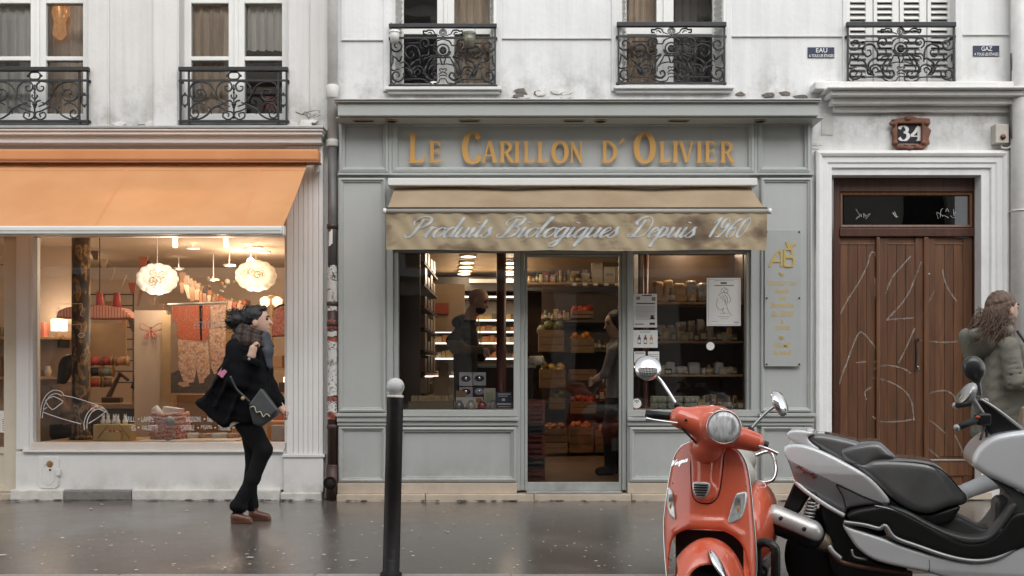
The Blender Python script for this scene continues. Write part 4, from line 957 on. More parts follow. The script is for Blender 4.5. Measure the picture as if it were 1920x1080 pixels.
for a, b in ((637, 727), (1420, 1518)):
    q = MB(); q.box(x(a), x(b), FY + .018, 0.0, z(903), z(333.5)); q.build('pilaster', m_grey2, sg)
    MP2 = [(0, FY + .018), (0, FY - .006), (.014, FY - .010), (.026, FY + .004), (.034, FY + .006), (.038, FY + .0175)]
    MB().ring(x(a + 2), x(b - 2), z(771), z(338), MP2).build('panel_moulding', m_grey, sg)
    MB().ring(x(a + 2), x(b - 2), z(901), z(799), MP2).build('panel_moulding', m_grey, sg)
    q = MB(); q.box(x(a - 3), x(b + 3), FY - .045, -.001, z(780), z(774)); q.box(x(a - 1), x(b + 1), FY - .028, -.002, z(790), z(780) - .0003); q.box(x(a - .3), x(b + .3), FY - .014, -.003, z(797), z(790) - .0003); q.build('dado', m_grey, sg, bevel=.005)
for a, b in ((727.4, 971), (1174, 1419.6)):
    MB().box(x(a), x(b), FY + .024, 0.02, z(903), z(772)).build('stall_riser', m_grey2, sg)
    q = MB(); q.box(x(a), x(b) + .004, FY - .035, .0, z(788), z(782)); q.box(x(a), x(b), FY - .012, .0, z(797), z(788) - .0003); q.build('dado', m_grey, sg, bevel=.005)
    A, B = (a + 22, b - 3) if a < 1000 else (a + 4, b - 6)
    MB().ring(x(A), x(B), z(901), z(799.5), [(0, FY + .024), (0, FY - .008), (.02, FY - .014), (.034, FY + .004), (.044, FY + .006), (.05, FY + .0235)]).build('panel_moulding', m_grey, sg)
    MB().box(x(a), x(b), FY + .010, .06, z(780), z(768)).build('window_sill', m_grey, sg, bevel=.003)
YW = .02
q = MB(); q.box(x(727.5), x(739), FY + .01, .06, z(772), z(470)); q.box(x(739) , x(748), -.04, .06, z(772), z(470)); q.build('window_frame', m_grey, sg, bevel=.003)
q = MB(); q.box(x(963), x(975), -.085, .06, z(918), z(466)); q.box(x(975), x(983), -.05, .055, z(918), z(466)); q.build('door_post', m_grey, sg, bevel=.004)
q = MB(); q.box(x(1174), x(1185.5), -.085, .06, z(918), z(466)); q.box(x(1165.5), x(1174), -.05, .055, z(918), z(466)); q.build('door_post', m_grey, sg, bevel=.004)
q = MB(); q.box(x(1398), x(1404), -.04, .06, z(772), z(470)); q.box(x(1404), x(1420), FY + .012, .055, z(772), z(470)); q.build('window_frame', m_grey, sg, bevel=.003)
q = MB(); q.box(x(739), x(963), -.03, .05, z(474), z(460)); q.box(x(1185.5), x(1398), -.03, .05, z(476), z(460)); q.box(x(983), x(1165.5), -.04, .05, z(477), z(460)); q.build('head_rail', m_grey, sg, bevel=.003)
dg_ = thing('shop_door', 'glazed grey-framed door of the organic shop', 'door', (x(1074), 0, 0.07))
q = MB(); q.box(x(983.5), x(1165), -.03, .015, z(919), z(903.5)); q.box(x(983.5), x(989), -.03, .015, z(903.5), z(478)); q.box(x(1160), x(1165), -.03, .015, z(903.5), z(478)); q.box(x(989), x(1160), -.03, .015, z(482), z(478)); q.build('frame', m_grey, dg_, bevel=.003)
MB().box(x(989), x(1160), -.012, -.004, z(903.5), z(482)).build('pane', m_glass, dg_)
MB().box(x(748), x(963), YW, YW + .008, z(768), z(474)).build('pane', m_glass, sg); MB().box(x(1185.5), x(1398), YW, YW + .008, z(768), z(476)).build('pane', m_glass, sg)
for a, b in ((637, 969), (1174, 1520)): MB().box(x(a), x(b), FY - .015, 0.02, z(923), z(903)).build('plinth_stone', m_stone, sg, bevel=.004)
for a, b in ((637, 800), (801, 1000), (1001, 1180), (1181, 1360), (1361, 1521)): MB().box(x(a), x(b), FY - .06, .05, -.03, z(923) - .0005).build('step_stone', m_stone, sg, bevel=.006)
q = MB(); q.box(x(987), x(1163), FY - .05, -.02, z(923) + .0, z(918.5)); q.build('threshold', m_zinc, sg, bevel=.003)
st = thing('shop_sign', 'gilded capital letters LE CARILLON D\'OLIVIER on the grey fascia', 'sign', P(1070, 305, FY))
def arc(cx_, cy_, rx, ry, a0, a1, n=14): return [(cx_ + rx * math.cos(R(a0 + (a1 - a0) * i / n)), cy_ + ry * math.sin(R(a0 + (a1 - a0) * i / n))) for i in range(n + 1)]
def stem(xx, top=1.0, bot=0.0, w=.17):
    pts = [(xx, top - .0), (xx, top - .12), (xx, (top + bot) / 2), (xx, bot + .12), (xx, bot)]
    return (pts, [w * 1.5, w * 1.06, w * .92, w * 1.06, w * 1.5])
def thick(p0, p1, w0, w1=None): return ([p0, ((p0[0] + p1[0]) / 2, (p0[1] + p1[1]) / 2), p1], [w0, ((w0 + (w1 or w0)) / 2) * .92, w1 or w0])
def bowl(pts, wmin, wmax):
    c_ = crom(pts, 6); w = []
    for i in range(len(c_)):
        a, b = c_[max(i - 1, 0)], c_[min(i + 1, len(c_) - 1)]; l = math.hypot(b[0] - a[0], b[1] - a[1]) or 1
        w.append(wmin + (wmax - wmin) * abs(b[1] - a[1]) / l)
    return (c_, w)
GL = {
 'L': (.62, [stem(.13), ([(.06, .045), (.34, .045), (.5, .07), (.6, .27)], [.09, .085, .12, .03])]),
 'E': (.62, [stem(.13), ([(.06, .955), (.34, .955), (.46, .93), (.53, .76)], [.09, .085, .11, .03]), ([(.1, .54), (.34, .54), (.42, .56), (.44, .68)], [.07, .07, .09, .03]), ([(.34, .54), (.42, .52), (.44, .40)], [.07, .08, .03]), ([(.06, .045), (.34, .045), (.5, .07), (.6, .27)], [.09, .085, .12, .03])]),
 'C': (.68, [bowl([(.62, .80), (.56, .93), (.40, .965), (.20, .86), (.11, .5), (.20, .14), (.40, .035), (.58, .10), (.66, .26)], .07, .20), ([(.60, 1.0), (.62, .85), (.61, .70)], [.10, .07, .02])]),
 'A': (.72, [thick((.34, .98), (.07, .03), .09), thick((.36, 1.0), (.62, .03), .17, .19), ([(.16, .33), (.52, .33)], [.07, .07]), ([(-.02, .025), (.17, .025)], [.05, .05]), ([(.50, .024), (.74, .024)], [.05, .05])]),
 'R': (.70, [stem(.13), bowl([(.1, .955), (.38, .945), (.54, .74), (.38, .50), (.16, .49)], .075, .17), ([(.32, .50), (.47, .22), (.64, .03)], [.12, .16, .17]), ([(.56, .025), (.74, .025)], [.05, .05])]),
 'I': (.26, [stem(.13)]),
 'O': (.80, [bowl(arc(.40, .5, .31, .455, 90, 450, 20), .075, .20)]),
 'N': (.74, [stem(.10, w=.085), ([(.08, .98), (.36, .5), (.64, .03)], [.16, .17, .15]), stem(.63, w=.085)]),
 'D': (.76, [stem(.13), bowl([(.1, .955), (.36, .95), (.62, .72), (.66, .5), (.62, .28), (.36, .05), (.1, .045)], .075, .19)]),
 'V': (.70, [thick((.10, .98), (.36, .02), .18, .13), thick((.62, .98), (.38, .03), .09), ([(0, .975), (.22, .975)], [.05, .05]), ([(.52, .975), (.72, .975)], [.05, .05])]),
 "'": (.3, [([(.26, 1.02), (.14, .72), (.04, .50)], [.16, .13, .02])]),
}
SIGN = [('L', 767, 798, 250, 306), ('E', 805, 829, 265, 305), ('C', 866, 900, 248, 307), ('A', 904, 932, 264, 305), ('R', 937, 963, 265, 305), ('I', 964, 975, 265, 305), ('L', 982, 1004, 265, 305), ('L', 1008, 1030, 265, 305), ('O', 1034, 1066, 264, 306), ('N', 1069, 1093, 265, 305),
        ('D', 1129, 1157, 264, 305), ("'", 1159, 1171, 260, 285), ('O', 1189, 1229, 247, 307), ('L', 1237, 1258, 265, 305), ('I', 1261, 1272, 265, 305), ('V', 1273, 1301, 265, 305), ('I', 1306, 1317, 265, 305), ('E', 1322, 1344, 265, 305), ('R', 1351, 1377, 265, 305)]
yl2 = yb - .050
for ch, a, b, c, d in SIGN:
    wd, st_ = GL[ch]; X0, X1, Z0, Z1 = x(a, yl2), x(b, yl2), z(d, yl2), z(c, yl2); sx = (X1 - X0) / wd; sz = Z1 - Z0; lt = MB()
    for i, (pts, w) in enumerate(st_): lt.ribbon([(X0 + p_[0] * sx, Z0 + p_[1] * sz) for p_ in pts], [k * (sx * .55 + sz * .45) for k in w], yl2 - .0006 * i, yl2 + .012)
    lt.build('letter', m_gold, st)
m_be = fabric('beige_canvas', [(.3, (.33, .24, .15)), (.7, (.43, .33, .21))], 2.5, .2)
m_val = fabric('stained_canvas', [(.30, (.17, .12, .08)), (.42, (.31, .23, .15)), (.47, (.47, .375, .24)), (.75, (.57, .47, .32))], 2.6, .25, (1.0, 1, 1.9))
ab = thing('awning', 'beige canvas awning with a stained scripted valance over the grey shop', 'awning', (x(1078), 0, z(350)))
MB().box(x(727, -.26), x(1420, -.26), -.27, -.105, z(348, -.26), z(334, -.26)).build('cassette', mat('white_metal', (.66, .66, .64), .35, var=.04), ab, bevel=.008)
XL, XR = -1.045, 2.12; yF = -.72; zF = z(396, yF); zBk = z(351, -.2)
def abf(u, v):
    sc = .018 * (abs(math.sin(u * math.pi * 2.6 + .4))) * (1 - v)
    return (XL + (XR - XL) * u, -.17 + (yF + .17) * v, zBk + (zF + .012 - zBk) * v - .012 * math.sin(math.pi * v) - .012 + sc * .9)
MB().grid(abf, 80, 10).build('canopy', m_be, ab)
MB().tube([(XL - .01, yF, zF), (XR + .02, yF, zF)], .02, 12).build('front_bar', mat('beige_bar', (.36, .33, .28), .35, var=.06), ab)
MB().tube([(XL - .005, yF + .012, zF + .028), (XR + .005, yF + .012, zF + .028)], .009, 8).build('edge_cord', mat('grimy_hem', (.07, .06, .045), .8, var=.4, scale=40), ab)
for X in (XL - .012, XR + .022): MB().lathe([(.024, -.012), (.024, .012)], (X, yF, zF), axis=(1, 0, 0), seg=12).build('end_cap', m_white, ab)
yv = yF - .006; zv0, zv1 = z(468, yF), zF - .012
def vl(u, v):
    return (XL + (XR - XL) * u, yv + .010 * math.sin(u * 26) * v + .006 * math.sin(u * 61 + v * 4) * v + .004 * math.sin(u * 130 - 9 * v), zv1 + (zv0 - zv1) * v - .010 * math.sin(u * 3.1) * v + .004 * math.sin(u * 17) * v)
MB().grid(vl, 160, 10).build('valance', m_val, ab)
for X in (XL + .15, XR - .15): MB().tube([(X, -.12, z(390)), (X, yF + .01, zF - .02)], .014, 8).build('arm', m_zinc, ab)
SC = {  # advance, strokes
 'r': (.62, [[(-.05, .15), (.12, .7), (.22, 1.05), (.22, .85), (.2, 0)], [(.2, .6), (.38, .95), (.56, .92)]]),
 'o': (.72, [[(.35, 1.0), (.08, .75), (.05, .3), (.25, .0), (.52, .2), (.58, .7), (.35, 1.0)], [(.45, .95), (.62, .85), (.75, .9)]]),
 'd': (.82, [[(.55, .85), (.32, 1.0), (.07, .65), (.07, .2), (.25, 0), (.5, .25), (.58, .7)], [(.6, 2.0), (.6, 1.2), (.58, .25), (.68, 0), (.85, .2)]]),
 'u': (.86, [[(-.02, .8), (.08, 1.0), (.1, .7), (.08, .2), (.22, 0), (.45, .25), (.58, .7)], [(.6, 1.0), (.59, .3), (.68, .0), (.88, .25)]]),
 'i': (.45, [[(-.02, .75), (.1, 1.0), (.11, .6), (.1, .2), (.2, 0), (.42, .25)], [(.14, 1.42), (.14, 1.52)]]),
 't': (.48, [[(.14, 1.75), (.13, 1.0), (.11, .25), (.22, 0), (.46, .25)], [(-.12, 1.02), (.36, 1.06)]]),
 's': (.55, [[(-.06, .1), (.16, .6), (.3, 1.05), (.3, .8), (.45, .4), (.36, .05), (.12, .0), (.03, .2)], [(.4, .1), (.6, .3)]]),
 'l': (.46, [[(-.04, .3), (.2, 1.2), (.3, 1.95), (.18, 1.9), (.1, 1.0), (.1, .2), (.2, 0), (.44, .25)]]),
 'g': (.80, [[(.52, .85), (.32, 1.0), (.07, .65), (.07, .2), (.25, 0), (.48, .25), (.56, .7)], [(.58, 1.0), (.56, .1), (.5, -.75), (.25, -.95), (.1, -.7), (.4, -.3), (.8, .15)]]),
 'q': (.80, [[(.52, .85), (.32, 1.0), (.07, .65), (.07, .2), (.25, 0), (.48, .25), (.56, .7)], [(.58, 1.0), (.56, .1), (.52, -.9)], [(.54, -.8), (.7, -.3), (.8, .2)]]),
 'e': (.56, [[(-.04, .2), (.2, .45), (.44, .75), (.32, 1.0), (.12, .8), (.06, .35), (.22, 0), (.55, .3)]]),
 'p': (.82, [[(-.02, .6), (.12, 1.1), (.13, .9), (.12, 0), (.1, -.95)], [(.14, .6), (.34, 1.0), (.56, .75), (.52, .2), (.32, .0), (.16, .15)], [(.42, .02), (.8, .3)]]),
 'P': (1.15, [[(.42, 1.8), (.40, 1.0), (.30, .15), (.05, 0), (-.15, .25)], [(.05, 1.2), (-.1, 1.6), (.3, 2.05), (.85, 1.95), (1.0, 1.5), (.75, 1.05), (.42, .95)]]),
 'B': (1.25, [[(.45, 1.8), (.42, 1.0), (.32, .15), (.05, .0), (-.12, .25), (.05, .4)], [(.05, 1.2), (-.1, 1.6), (.3, 2.05), (.85, 1.95), (.95, 1.5), (.75, 1.1), (.5, 1.05)], [(.5, 1.05), (.95, .95), (1.05, .5), (.8, .05), (.35, .03)]]),
 'D': (1.35, [[(.48, 1.75), (.44, 1.0), (.34, .2), (.1, .05), (-.05, .2), (.2, .3), (.6, .02), (1.0, .25), (1.15, .9), (1.0, 1.7), (.6, 2.05), (.15, 1.9), (-.02, 1.5), (.15, 1.25)]]),
 '1': (.62, [[(.05, 1.4), (.35, 1.95), (.34, 1.0), (.32, 0)]]), '9': (.82, [[(.6, 1.5), (.4, 1.9), (.12, 1.6), (.15, 1.1), (.4, .95), (.62, 1.4), (.6, .7), (.35, .05), (.08, .1)]]),
 '6': (.82, [[(.62, 1.85), (.3, 1.5), (.1, .7), (.2, .1), (.5, .02), (.65, .5), (.5, .95), (.2, .8)]]), '0': (.85, [[(.4, 1.95), (.12, 1.5), (.1, .5), (.32, .0), (.6, .4), (.65, 1.4), (.4, 1.95)]]), ' ': (.55, []),
 'V': (1.0, [[(.0, 1.7), (.15, 1.9), (.25, 1.5), (.35, .1), (.7, 1.2), (1.0, 1.9)]]), 'a': (.8, [[(.55, .85), (.32, 1.0), (.07, .65), (.07, .2), (.25, 0), (.5, .3), (.57, .9)], [(.59, 1.0), (.58, .25), (.68, 0), (.85, .2)]]),
 'M': (1.5, [[(.0, .0), (.25, 1.0), (.4, 1.9), (.45, .8), (.5, .1), (.8, 1.0), (1.0, 1.9), (1.05, .8), (1.1, .1), (1.3, .2)]]), 'j': (.45, [[(.15, 1.0), (.14, .1), (.08, -.8), (-.15, -.9), (.1, -.3), (.45, .2)], [(.16, 1.42), (.16, 1.52)]]), 'y': (.8, [[(-.02, .8), (.08, 1.0), (.1, .7), (.08, .2), (.22, 0), (.45, .25), (.58, .9)], [(.6, 1.0), (.57, .1), (.5, -.75), (.25, -.95), (.1, -.7), (.4, -.3), (.75, .15)]]),
}
def script(mb, txt, place, slant=.48, wmin=.07, wmax=.215, n=7):
    """place(u, v) -> point; u runs 0..1 along the word, v in x-heights"""
    tot = sum(SC[c_][0] for c_ in txt); cur = 0; k = 0
    for c_ in txt:
        adv, strokes = SC[c_]
        for s_ in strokes:
            pts = crom(s_, n) if len(s_) > 2 else [s_[0], s_[1]]; L_, R_ = [], []
            q = [(cur + a + slant * b, b) for a, b in pts]
            for i in range(len(q)):
                a, b = q[max(i - 1, 0)], q[min(i + 1, len(q) - 1)]; dx, dz = b[0] - a[0], b[1] - a[1]; l = math.hypot(dx, dz) or 1
                dn = max(0, -dz / l) if dz < 0 else .15 * abs(dz) / l
                w = (wmin + (wmax - wmin) * dn) / 2
                if len(s_) == 2 and abs(dx) < .2: w = wmax * .55
                L_.append((q[i][0] - dz / l * w, q[i][1] + dx / l * w)); R_.append((q[i][0] + dz / l * w, q[i][1] - dx / l * w))
            b0 = len(mb.v); k += 1
            for l_, r_ in zip(L_, R_): mb.v += [place(l_[0] / tot, l_[1], k), place(r_[0] / tot, r_[1], k)]
            for i in range(len(q) - 1): mb.face((b0 + 2 * i, b0 + 2 * i + 1, b0 + 2 * i + 3, b0 + 2 * i + 2))
        cur += adv
m_script = mat('pale_blue_print', (.47, .50, .51), .7, var=.08, scale=20)
WORDS = [('Produits', 760, 915), ('Biologiques', 932, 1153), ('Depuis', 1176, 1298), ('1960', 1322, 1395)]
for wd, a, b in WORDS:
    q = MB(); zb0 = z(445, yv); xh = (z(421, yv) - zb0) / 1.25
    def plc(u, v, k, a=a, b=b):
        X = x(a + (b - a) * u, yv); Z = zb0 + v * xh * .98; uu = (X - XL) / (XR - XL); vv = (Z - zv1) / (zv0 - zv1); p_ = vl(uu, min(max(vv, 0), 1))
        return (X, p_[1] - .0035 - .0003 * (k % 4), Z)
    script(q, wd, plc); q.build('word', m_script, ab)
yh = FY - .018
hp = thing('hours_plaque', 'translucent plaque with gold opening hours and AB logo beside the shop window', 'plaque', P(1467, 688, yh))
m_acr = mat('frosted_acrylic', (.385, .40, .39), .12, var=.04, coat=.5)
MB().pbox(1434, 1502, 431, 687, yh, yh + .008).build('panel', m_acr, hp, bevel=.002)
for a in (1437.5, 1498.5):
    for b in (435, 559, 683): MB().lathe([(.008, 0), (.008, .006), (.004, .008)], P(a, b, yh), axis=(0, -1, 0), seg=10).build('screw', m_iron, hp)
m_goldp = mat('pale_gold', (.50, .36, .11), .4, var=.05)
for t_, a, b, c, d in (('OUVERT DU', 1440, 1493, 527, 536), ('mardi', 1453, 1479, 541, 550), ('au', 1460, 1472, 556, 563), ('dimanche', 1445, 1488, 567, 577), ('de 10h00', 1446, 1488, 583, 594), ('à', 1464, 1469, 599, 607), ('20h00', 1453, 1481, 610, 619), ('FERMÉ', 1451, 1482, 641, 652), ('le lundi', 1451, 1483, 655, 666)):
    q = MB(); q.text(t_, x(a, yh), x(b, yh), z(d, yh), z(c, yh), yh - .0012, bold=.012); q.build('text', m_goldp, hp)
def gs(strokes, w=.02):
    q = MB()
    for i, s_ in enumerate(strokes):
        c_ = crom([(x(a, yh), z(b, yh)) for a, b in s_], 5) if len(s_) > 2 else [(x(a, yh), z(b, yh)) for a, b in s_]
        q.ribbon(c_, [w] * len(c_), yh - .006 - .0004 * i, yh - .0005)
    q.build('logo', m_goldp, hp)
gs([[(1443, 500), (1450, 485), (1457, 474), (1464, 468)], [(1464, 468), (1465, 484), (1465, 500)], [(1447, 490), (1465, 490)], [(1471, 500), (1471, 484), (1471, 468)], [(1471, 468), (1483, 468), (1484, 479), (1472, 483)], [(1472, 483), (1487, 484), (1486, 498), (1471, 499)]], .018)
gs([[(1481, 467), (1477, 460), (1475, 453)], [(1481, 466), (1486, 459), (1492, 458)]], .022)
for b in (513, 632): gs([[(1462, b - 2), (1465, b + 3), (1470, b)], [(1466, b + 1), (1467, b - 2)]], .009)
yd = .15
hd = thing('house_door', 'brown timber house door with vertical boards and pale scratched graffiti', 'door', (x(1696, yd), yd, .075))
def wood(name, c, seed):
    return ramp_mat(name, [(.25, tuple(k * .55 for k in c)), (.55, c), (.85, tuple(min(1, k * 1.35) for k in c))], 5, .42, stretch=(7, 7, .5), bump=.12, detail=8, dist=.6)
m_d1 = wood('door_wood', (.140, .060, .026), 1); m_d2 = wood('door_board', (.110, .046, .020), 2); m_d3 = wood('door_frame_wood', (.066, .022, .010), 3)
q = MB(); xa, xb, zt = x(1562, yd), x(1838, yd), z(334, yd)
q.box(xa, x(1573, yd), yd - .02, yd + .06, .076, zt); q.box(x(1824, yd), xb, yd - .02, yd + .06, .076, zt); q.box(x(1573, yd), x(1824, yd), yd - .018, yd + .06, z(360, yd), zt); q.box(x(1573, yd), x(1824, yd), yd - .03, yd + .06, z(444, yd), z(428, yd)); q.build('frame', m_d3, hd, bevel=.005)
q = MB(); q.ring(x(1573, yd), x(1824, yd), z(428, yd), z(360, yd), [(0, yd + .0), (.012, yd - .012), (.03, yd - .008), (.035, yd + .03)]); q.build('transom_frame', m_d1, hd)
MB().box(x(1576, yd), x(1821, yd), yd + .022, yd + .028, z(425, yd), z(363, yd)).build('transom_pane', glass_mat('dark_glass', (.25, .25, .25), 1.6), hd)
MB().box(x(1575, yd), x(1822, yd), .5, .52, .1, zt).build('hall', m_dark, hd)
for a, b in ((1573, 1642), (1649, 1731), (1740, 1824)):
    MB().box(x(a, yd) + .001, x(b, yd) - .001, yd + .012, yd + .05, .1, z(445, yd)).build('leaf', m_d1, hd, bevel=.002)
for a, b in ((1642, 1649), (1731, 1740)): MB().box(x(a, yd), x(b, yd), yd - .022, yd + .05, .078, z(444.5, yd)).build('post', m_d1, hd, bevel=.008)
for grp in ([1575, 1590, 1608, 1625, 1641], [1664, 1681, 1698, 1716], [1753, 1771, 1788, 1806]):
    for a, b in zip(grp, grp[1:]): MB().box(x(a, yd) + .0015, x(b, yd) - .0015, yd + .003, yd + .013, z(856, yd), z(459, yd)).build('board', m_d2 if random.random() < .5 else m_d1, hd, bevel=.003)
    MB().box(x(grp[0], yd), x(grp[-1], yd), yd - .002, yd + .013, z(459, yd) + .001, z(456, yd)).build('moulding', m_d1, hd, bevel=.002)
for a, b in ((1650, 1664), (1716, 1731), (1740, 1753), (1806, 1823)): MB().box(x(a, yd), x(b, yd) - .001, yd - .001, yd + .0125, .1, z(446, yd)).build('stile', m_d2, hd, bevel=.002)
q = MB(); q.box(x(1573.5, yd), x(1641.5, yd), yd - .006, yd + .012, z(892, yd), z(863, yd)); q.box(x(1649.5, yd), x(1730.5, yd), yd - .006, yd + .012, z(892, yd), z(863, yd)); q.box(x(1740.5, yd), x(1823.5, yd), yd - .006, yd + .012, z(892, yd), z(863, yd)); q.build('kick_rail', m_d1, hd, bevel=.004)
MB().box(x(1649.5, yd), x(1823, yd), yd - .014, yd + .011, z(864, yd), z(861, yd)).build('weather_bar', m_zinc, hd, bevel=.002)
m_hand = mat('black_iron_handle', (.02, .02, .02), .35, metal=.5, var=.1)
q = MB(); q.tube(crom([P(1722, 638, yd - .005), P(1719, 636, yd - .04), P(1717, 645, yd - .045), P(1718, 665, yd - .045), P(1717, 682, yd - .045), P(1719, 690, yd - .04), P(1722, 689, yd - .004)], 6), .009, 8)
for k in range(9): q.lathe([(.011, -.003), (.012, 0), (.011, .003)], P(1717.5, 648 + 4 * k, yd - .045), seg=8)
q.build('handle', m_hand, hd)
MB().lathe([(.02, 0), (.02, .008), (.01, .012)], P(1720, 690, yd - .003), axis=(0, -1, 0), seg=12).build('escutcheon', m_zinc, hd); MB().lathe([(.01, 0), (.01, .012)], P(1741, 514, yd - .003), axis=(0, -1, 0), seg=10).build('peephole', m_zinc, hd)
SCR = [[(1575, 590), (1592, 558), (1610, 530), (1626, 498), (1632, 476), (1640, 474), (1645, 490)], [(1641, 520), (1642, 555), (1648, 582)], [(1661, 550), (1672, 522), (1690, 500), (1708, 480)], [(1662, 600), (1690, 570), (1706, 545), (1716, 520), (1728, 490)], [(1661, 600), (1682, 598), (1714, 596)], [(1727, 596), (1738, 572), (1752, 545)], [(1767, 505), (1771, 525), (1780, 545), (1794, 565)], [(1585, 690), (1595, 660), (1610, 625), (1622, 628), (1640, 650), (1650, 665), (1640, 680)], [(1605, 680), (1625, 678)], [(1685, 680), (1700, 650), (1715, 615)], [(1638, 692), (1660, 685), (1690, 690), (1708, 700)], [(1720, 638), (1745, 640), (1770, 642), (1795, 640)],
       [(1637, 708), (1665, 715), (1690, 728), (1708, 750), (1714, 790)], [(1730, 745), (1750, 735), (1775, 733), (1790, 745), (1795, 765)], [(1735, 783), (1755, 797), (1772, 812)], [(1730, 832), (1745, 845), (1760, 858)], [(1636, 780), (1650, 790), (1690, 790), (1715, 785)], [(1625, 750), (1622, 735), (1635, 725)], [(1570, 730), (1580, 700), (1592, 668)], [(1790, 815), (1800, 835), (1806, 850)]]
m_scr = mat('chalk_smear', (.62, .56, .50), .9, var=.1)
nt_s = m_scr.node_tree; nz_ = nt_s.nodes.new('ShaderNodeTexNoise'); nz_.inputs['Scale'].default_value = 26; nz_.inputs['Detail'].default_value = 5; mr_ = nt_s.nodes.new('ShaderNodeMapRange'); mr_.inputs[1].default_value = .36; mr_.inputs[2].default_value = .70; mr_.inputs[4].default_value = .34
nt_s.links.new(nz_.outputs[0], mr_.inputs[0]); nt_s.links.new(mr_.outputs[0], nt_s.nodes['Principled BSDF'].inputs['Alpha'])
for i, s_ in enumerate(SCR):
    c_ = crom([(x(a, yd), z(b, yd)) for a, b in s_], 5); q = MB(); q.ribbon(c_, [.006 + .012 * abs(math.sin(k * .9 + i)) for k in range(len(c_))], yd - .0245 if False else yd - .0012 - .0003 * (i % 5), yd + .002); q.build('graffiti_stroke', m_scr, hd)
q = MB()
for cxp in (1610, 1628, 1681, 1763, 1775, 1788):
    for j in range(2):
        a = [(cxp + random.uniform(-7, 7), 398 + random.uniform(-8, 14)) for _ in range(3)]; c_ = crom([(x(u, yd), z(v, yd)) for u, v in a], 4); q.ribbon(c_, [.0025 * random.random() + .001 for _ in c_], yd + .0205, yd + .0215)
q.build('pane_scratches', m_ltr, hd)
def plight(parent, loc, power, colr, rad=.06):
    l = bpy.data.lights.new('bulb', 'POINT'); l.energy = power; l.color = colr; l.shadow_soft_size = rad
    o = bpy.data.objects.new('bulb', l); col.objects.link(o); o.location = Vector(loc) - ORG[parent.name]; o.parent = parent
    return o
WARM = (1.0, .80, .60)
m_cream = mat('cream_wall', (.56, .43, .32), .8, var=.06, scale=2); m_fl1 = mat('shop_floor', (.30, .20, .12), .4, var=.15, scale=3)
XL0, XL1 = -8.0, x(607)
def room(nm, x0, x1, y0, y1, z0, z1, mw, mf, mc):
    MB().box(x0, x1, y0, y1, z0 - .05, z0).build(nm + '_floor', mf, kind='structure'); MB().box(x0, x1, y0, y1, z1, z1 + .05).build(nm + '_ceiling', mc, kind='structure')
    MB().box(x0, x1, y1, y1 + .05, z0, z1).build(nm + '_back_wall', mw, kind='structure'); MB().box(x0 - .05, x0, y0, y1, z0, z1).build(nm + '_left_wall', mw, kind='structure'); MB().box(x1, x1 + .05, y0, y1, z0, z1).build(nm + '_right_wall', mw, kind='structure')
room('toy_shop', XL0, XL1 - .06, .105, 5.0, .06, 2.62, m_cream, m_fl1, mat('toy_shop_ceiling', (.50, .38, .27), .8, var=.05))
room('organic_shop', x(637) + .02, x(1520), .065, 6.0, .115, 2.52, mat('brown_wall', (.20, .12, .065), .8, var=.2, scale=3), m_fl1, mat('organic_ceiling', (.48, .34, .20), .6, var=.08))
MB().box(XL0, XL1, .02, .1, 2.62, z(276)).build('toy_shop_lintel', m_cream, kind='structure')
def item(mb, nm, label, cat, m, group=None, bevel=0.0):
    o = mb.build(nm, m, bevel=bevel); tag(o, label, cat, group); return o
def M3(c, rough=.6, var=.08): return mat('tint_%02d_%02d_%02d' % tuple(int(k * 99) for k in c), c, rough, var=var, scale=12)
pl = thing('display_platform', 'wooden display platform behind the toy shop window', 'platform', (x(300), .4, .06))
MB().box(x(66), x(538), .10, .78, .06, .487).build('base', m_cream, pl); MB().box(x(66), x(538), .095, .80, .487, .507).build('top', mat('honey_wood', (.50, .32, .14), .45, var=.2, scale=4, stretch=(1, 7, 7)), pl)
zt = .507
m_flaky = ramp_mat('flaking_iron', [(.40, (.012, .010, .008)), (.50, (.05, .025, .012)), (.56, (.30, .17, .06)), (.62, (.03, .02, .015)), (.80, (.42, .32, .20))], 16, .55, stretch=(1, 1, .45), bump=.6)
cp = thing('iron_column', 'cast-iron column with black and gold flaking paint in the toy shop window', 'column', (x(152, .42), .42, zt))
MB().lathe([(.092, zt), (.092, zt + .03), (.084, zt + .06), (.082, 2.62)], (x(152, .42), .42, 0), seg=22).build('shaft', m_flaky, cp); MB().lathe([(.105, zt), (.105, zt + .028), (.094, zt + .034)], (x(152, .42), .42, 0), seg=22).build('foot', m_flaky, cp)
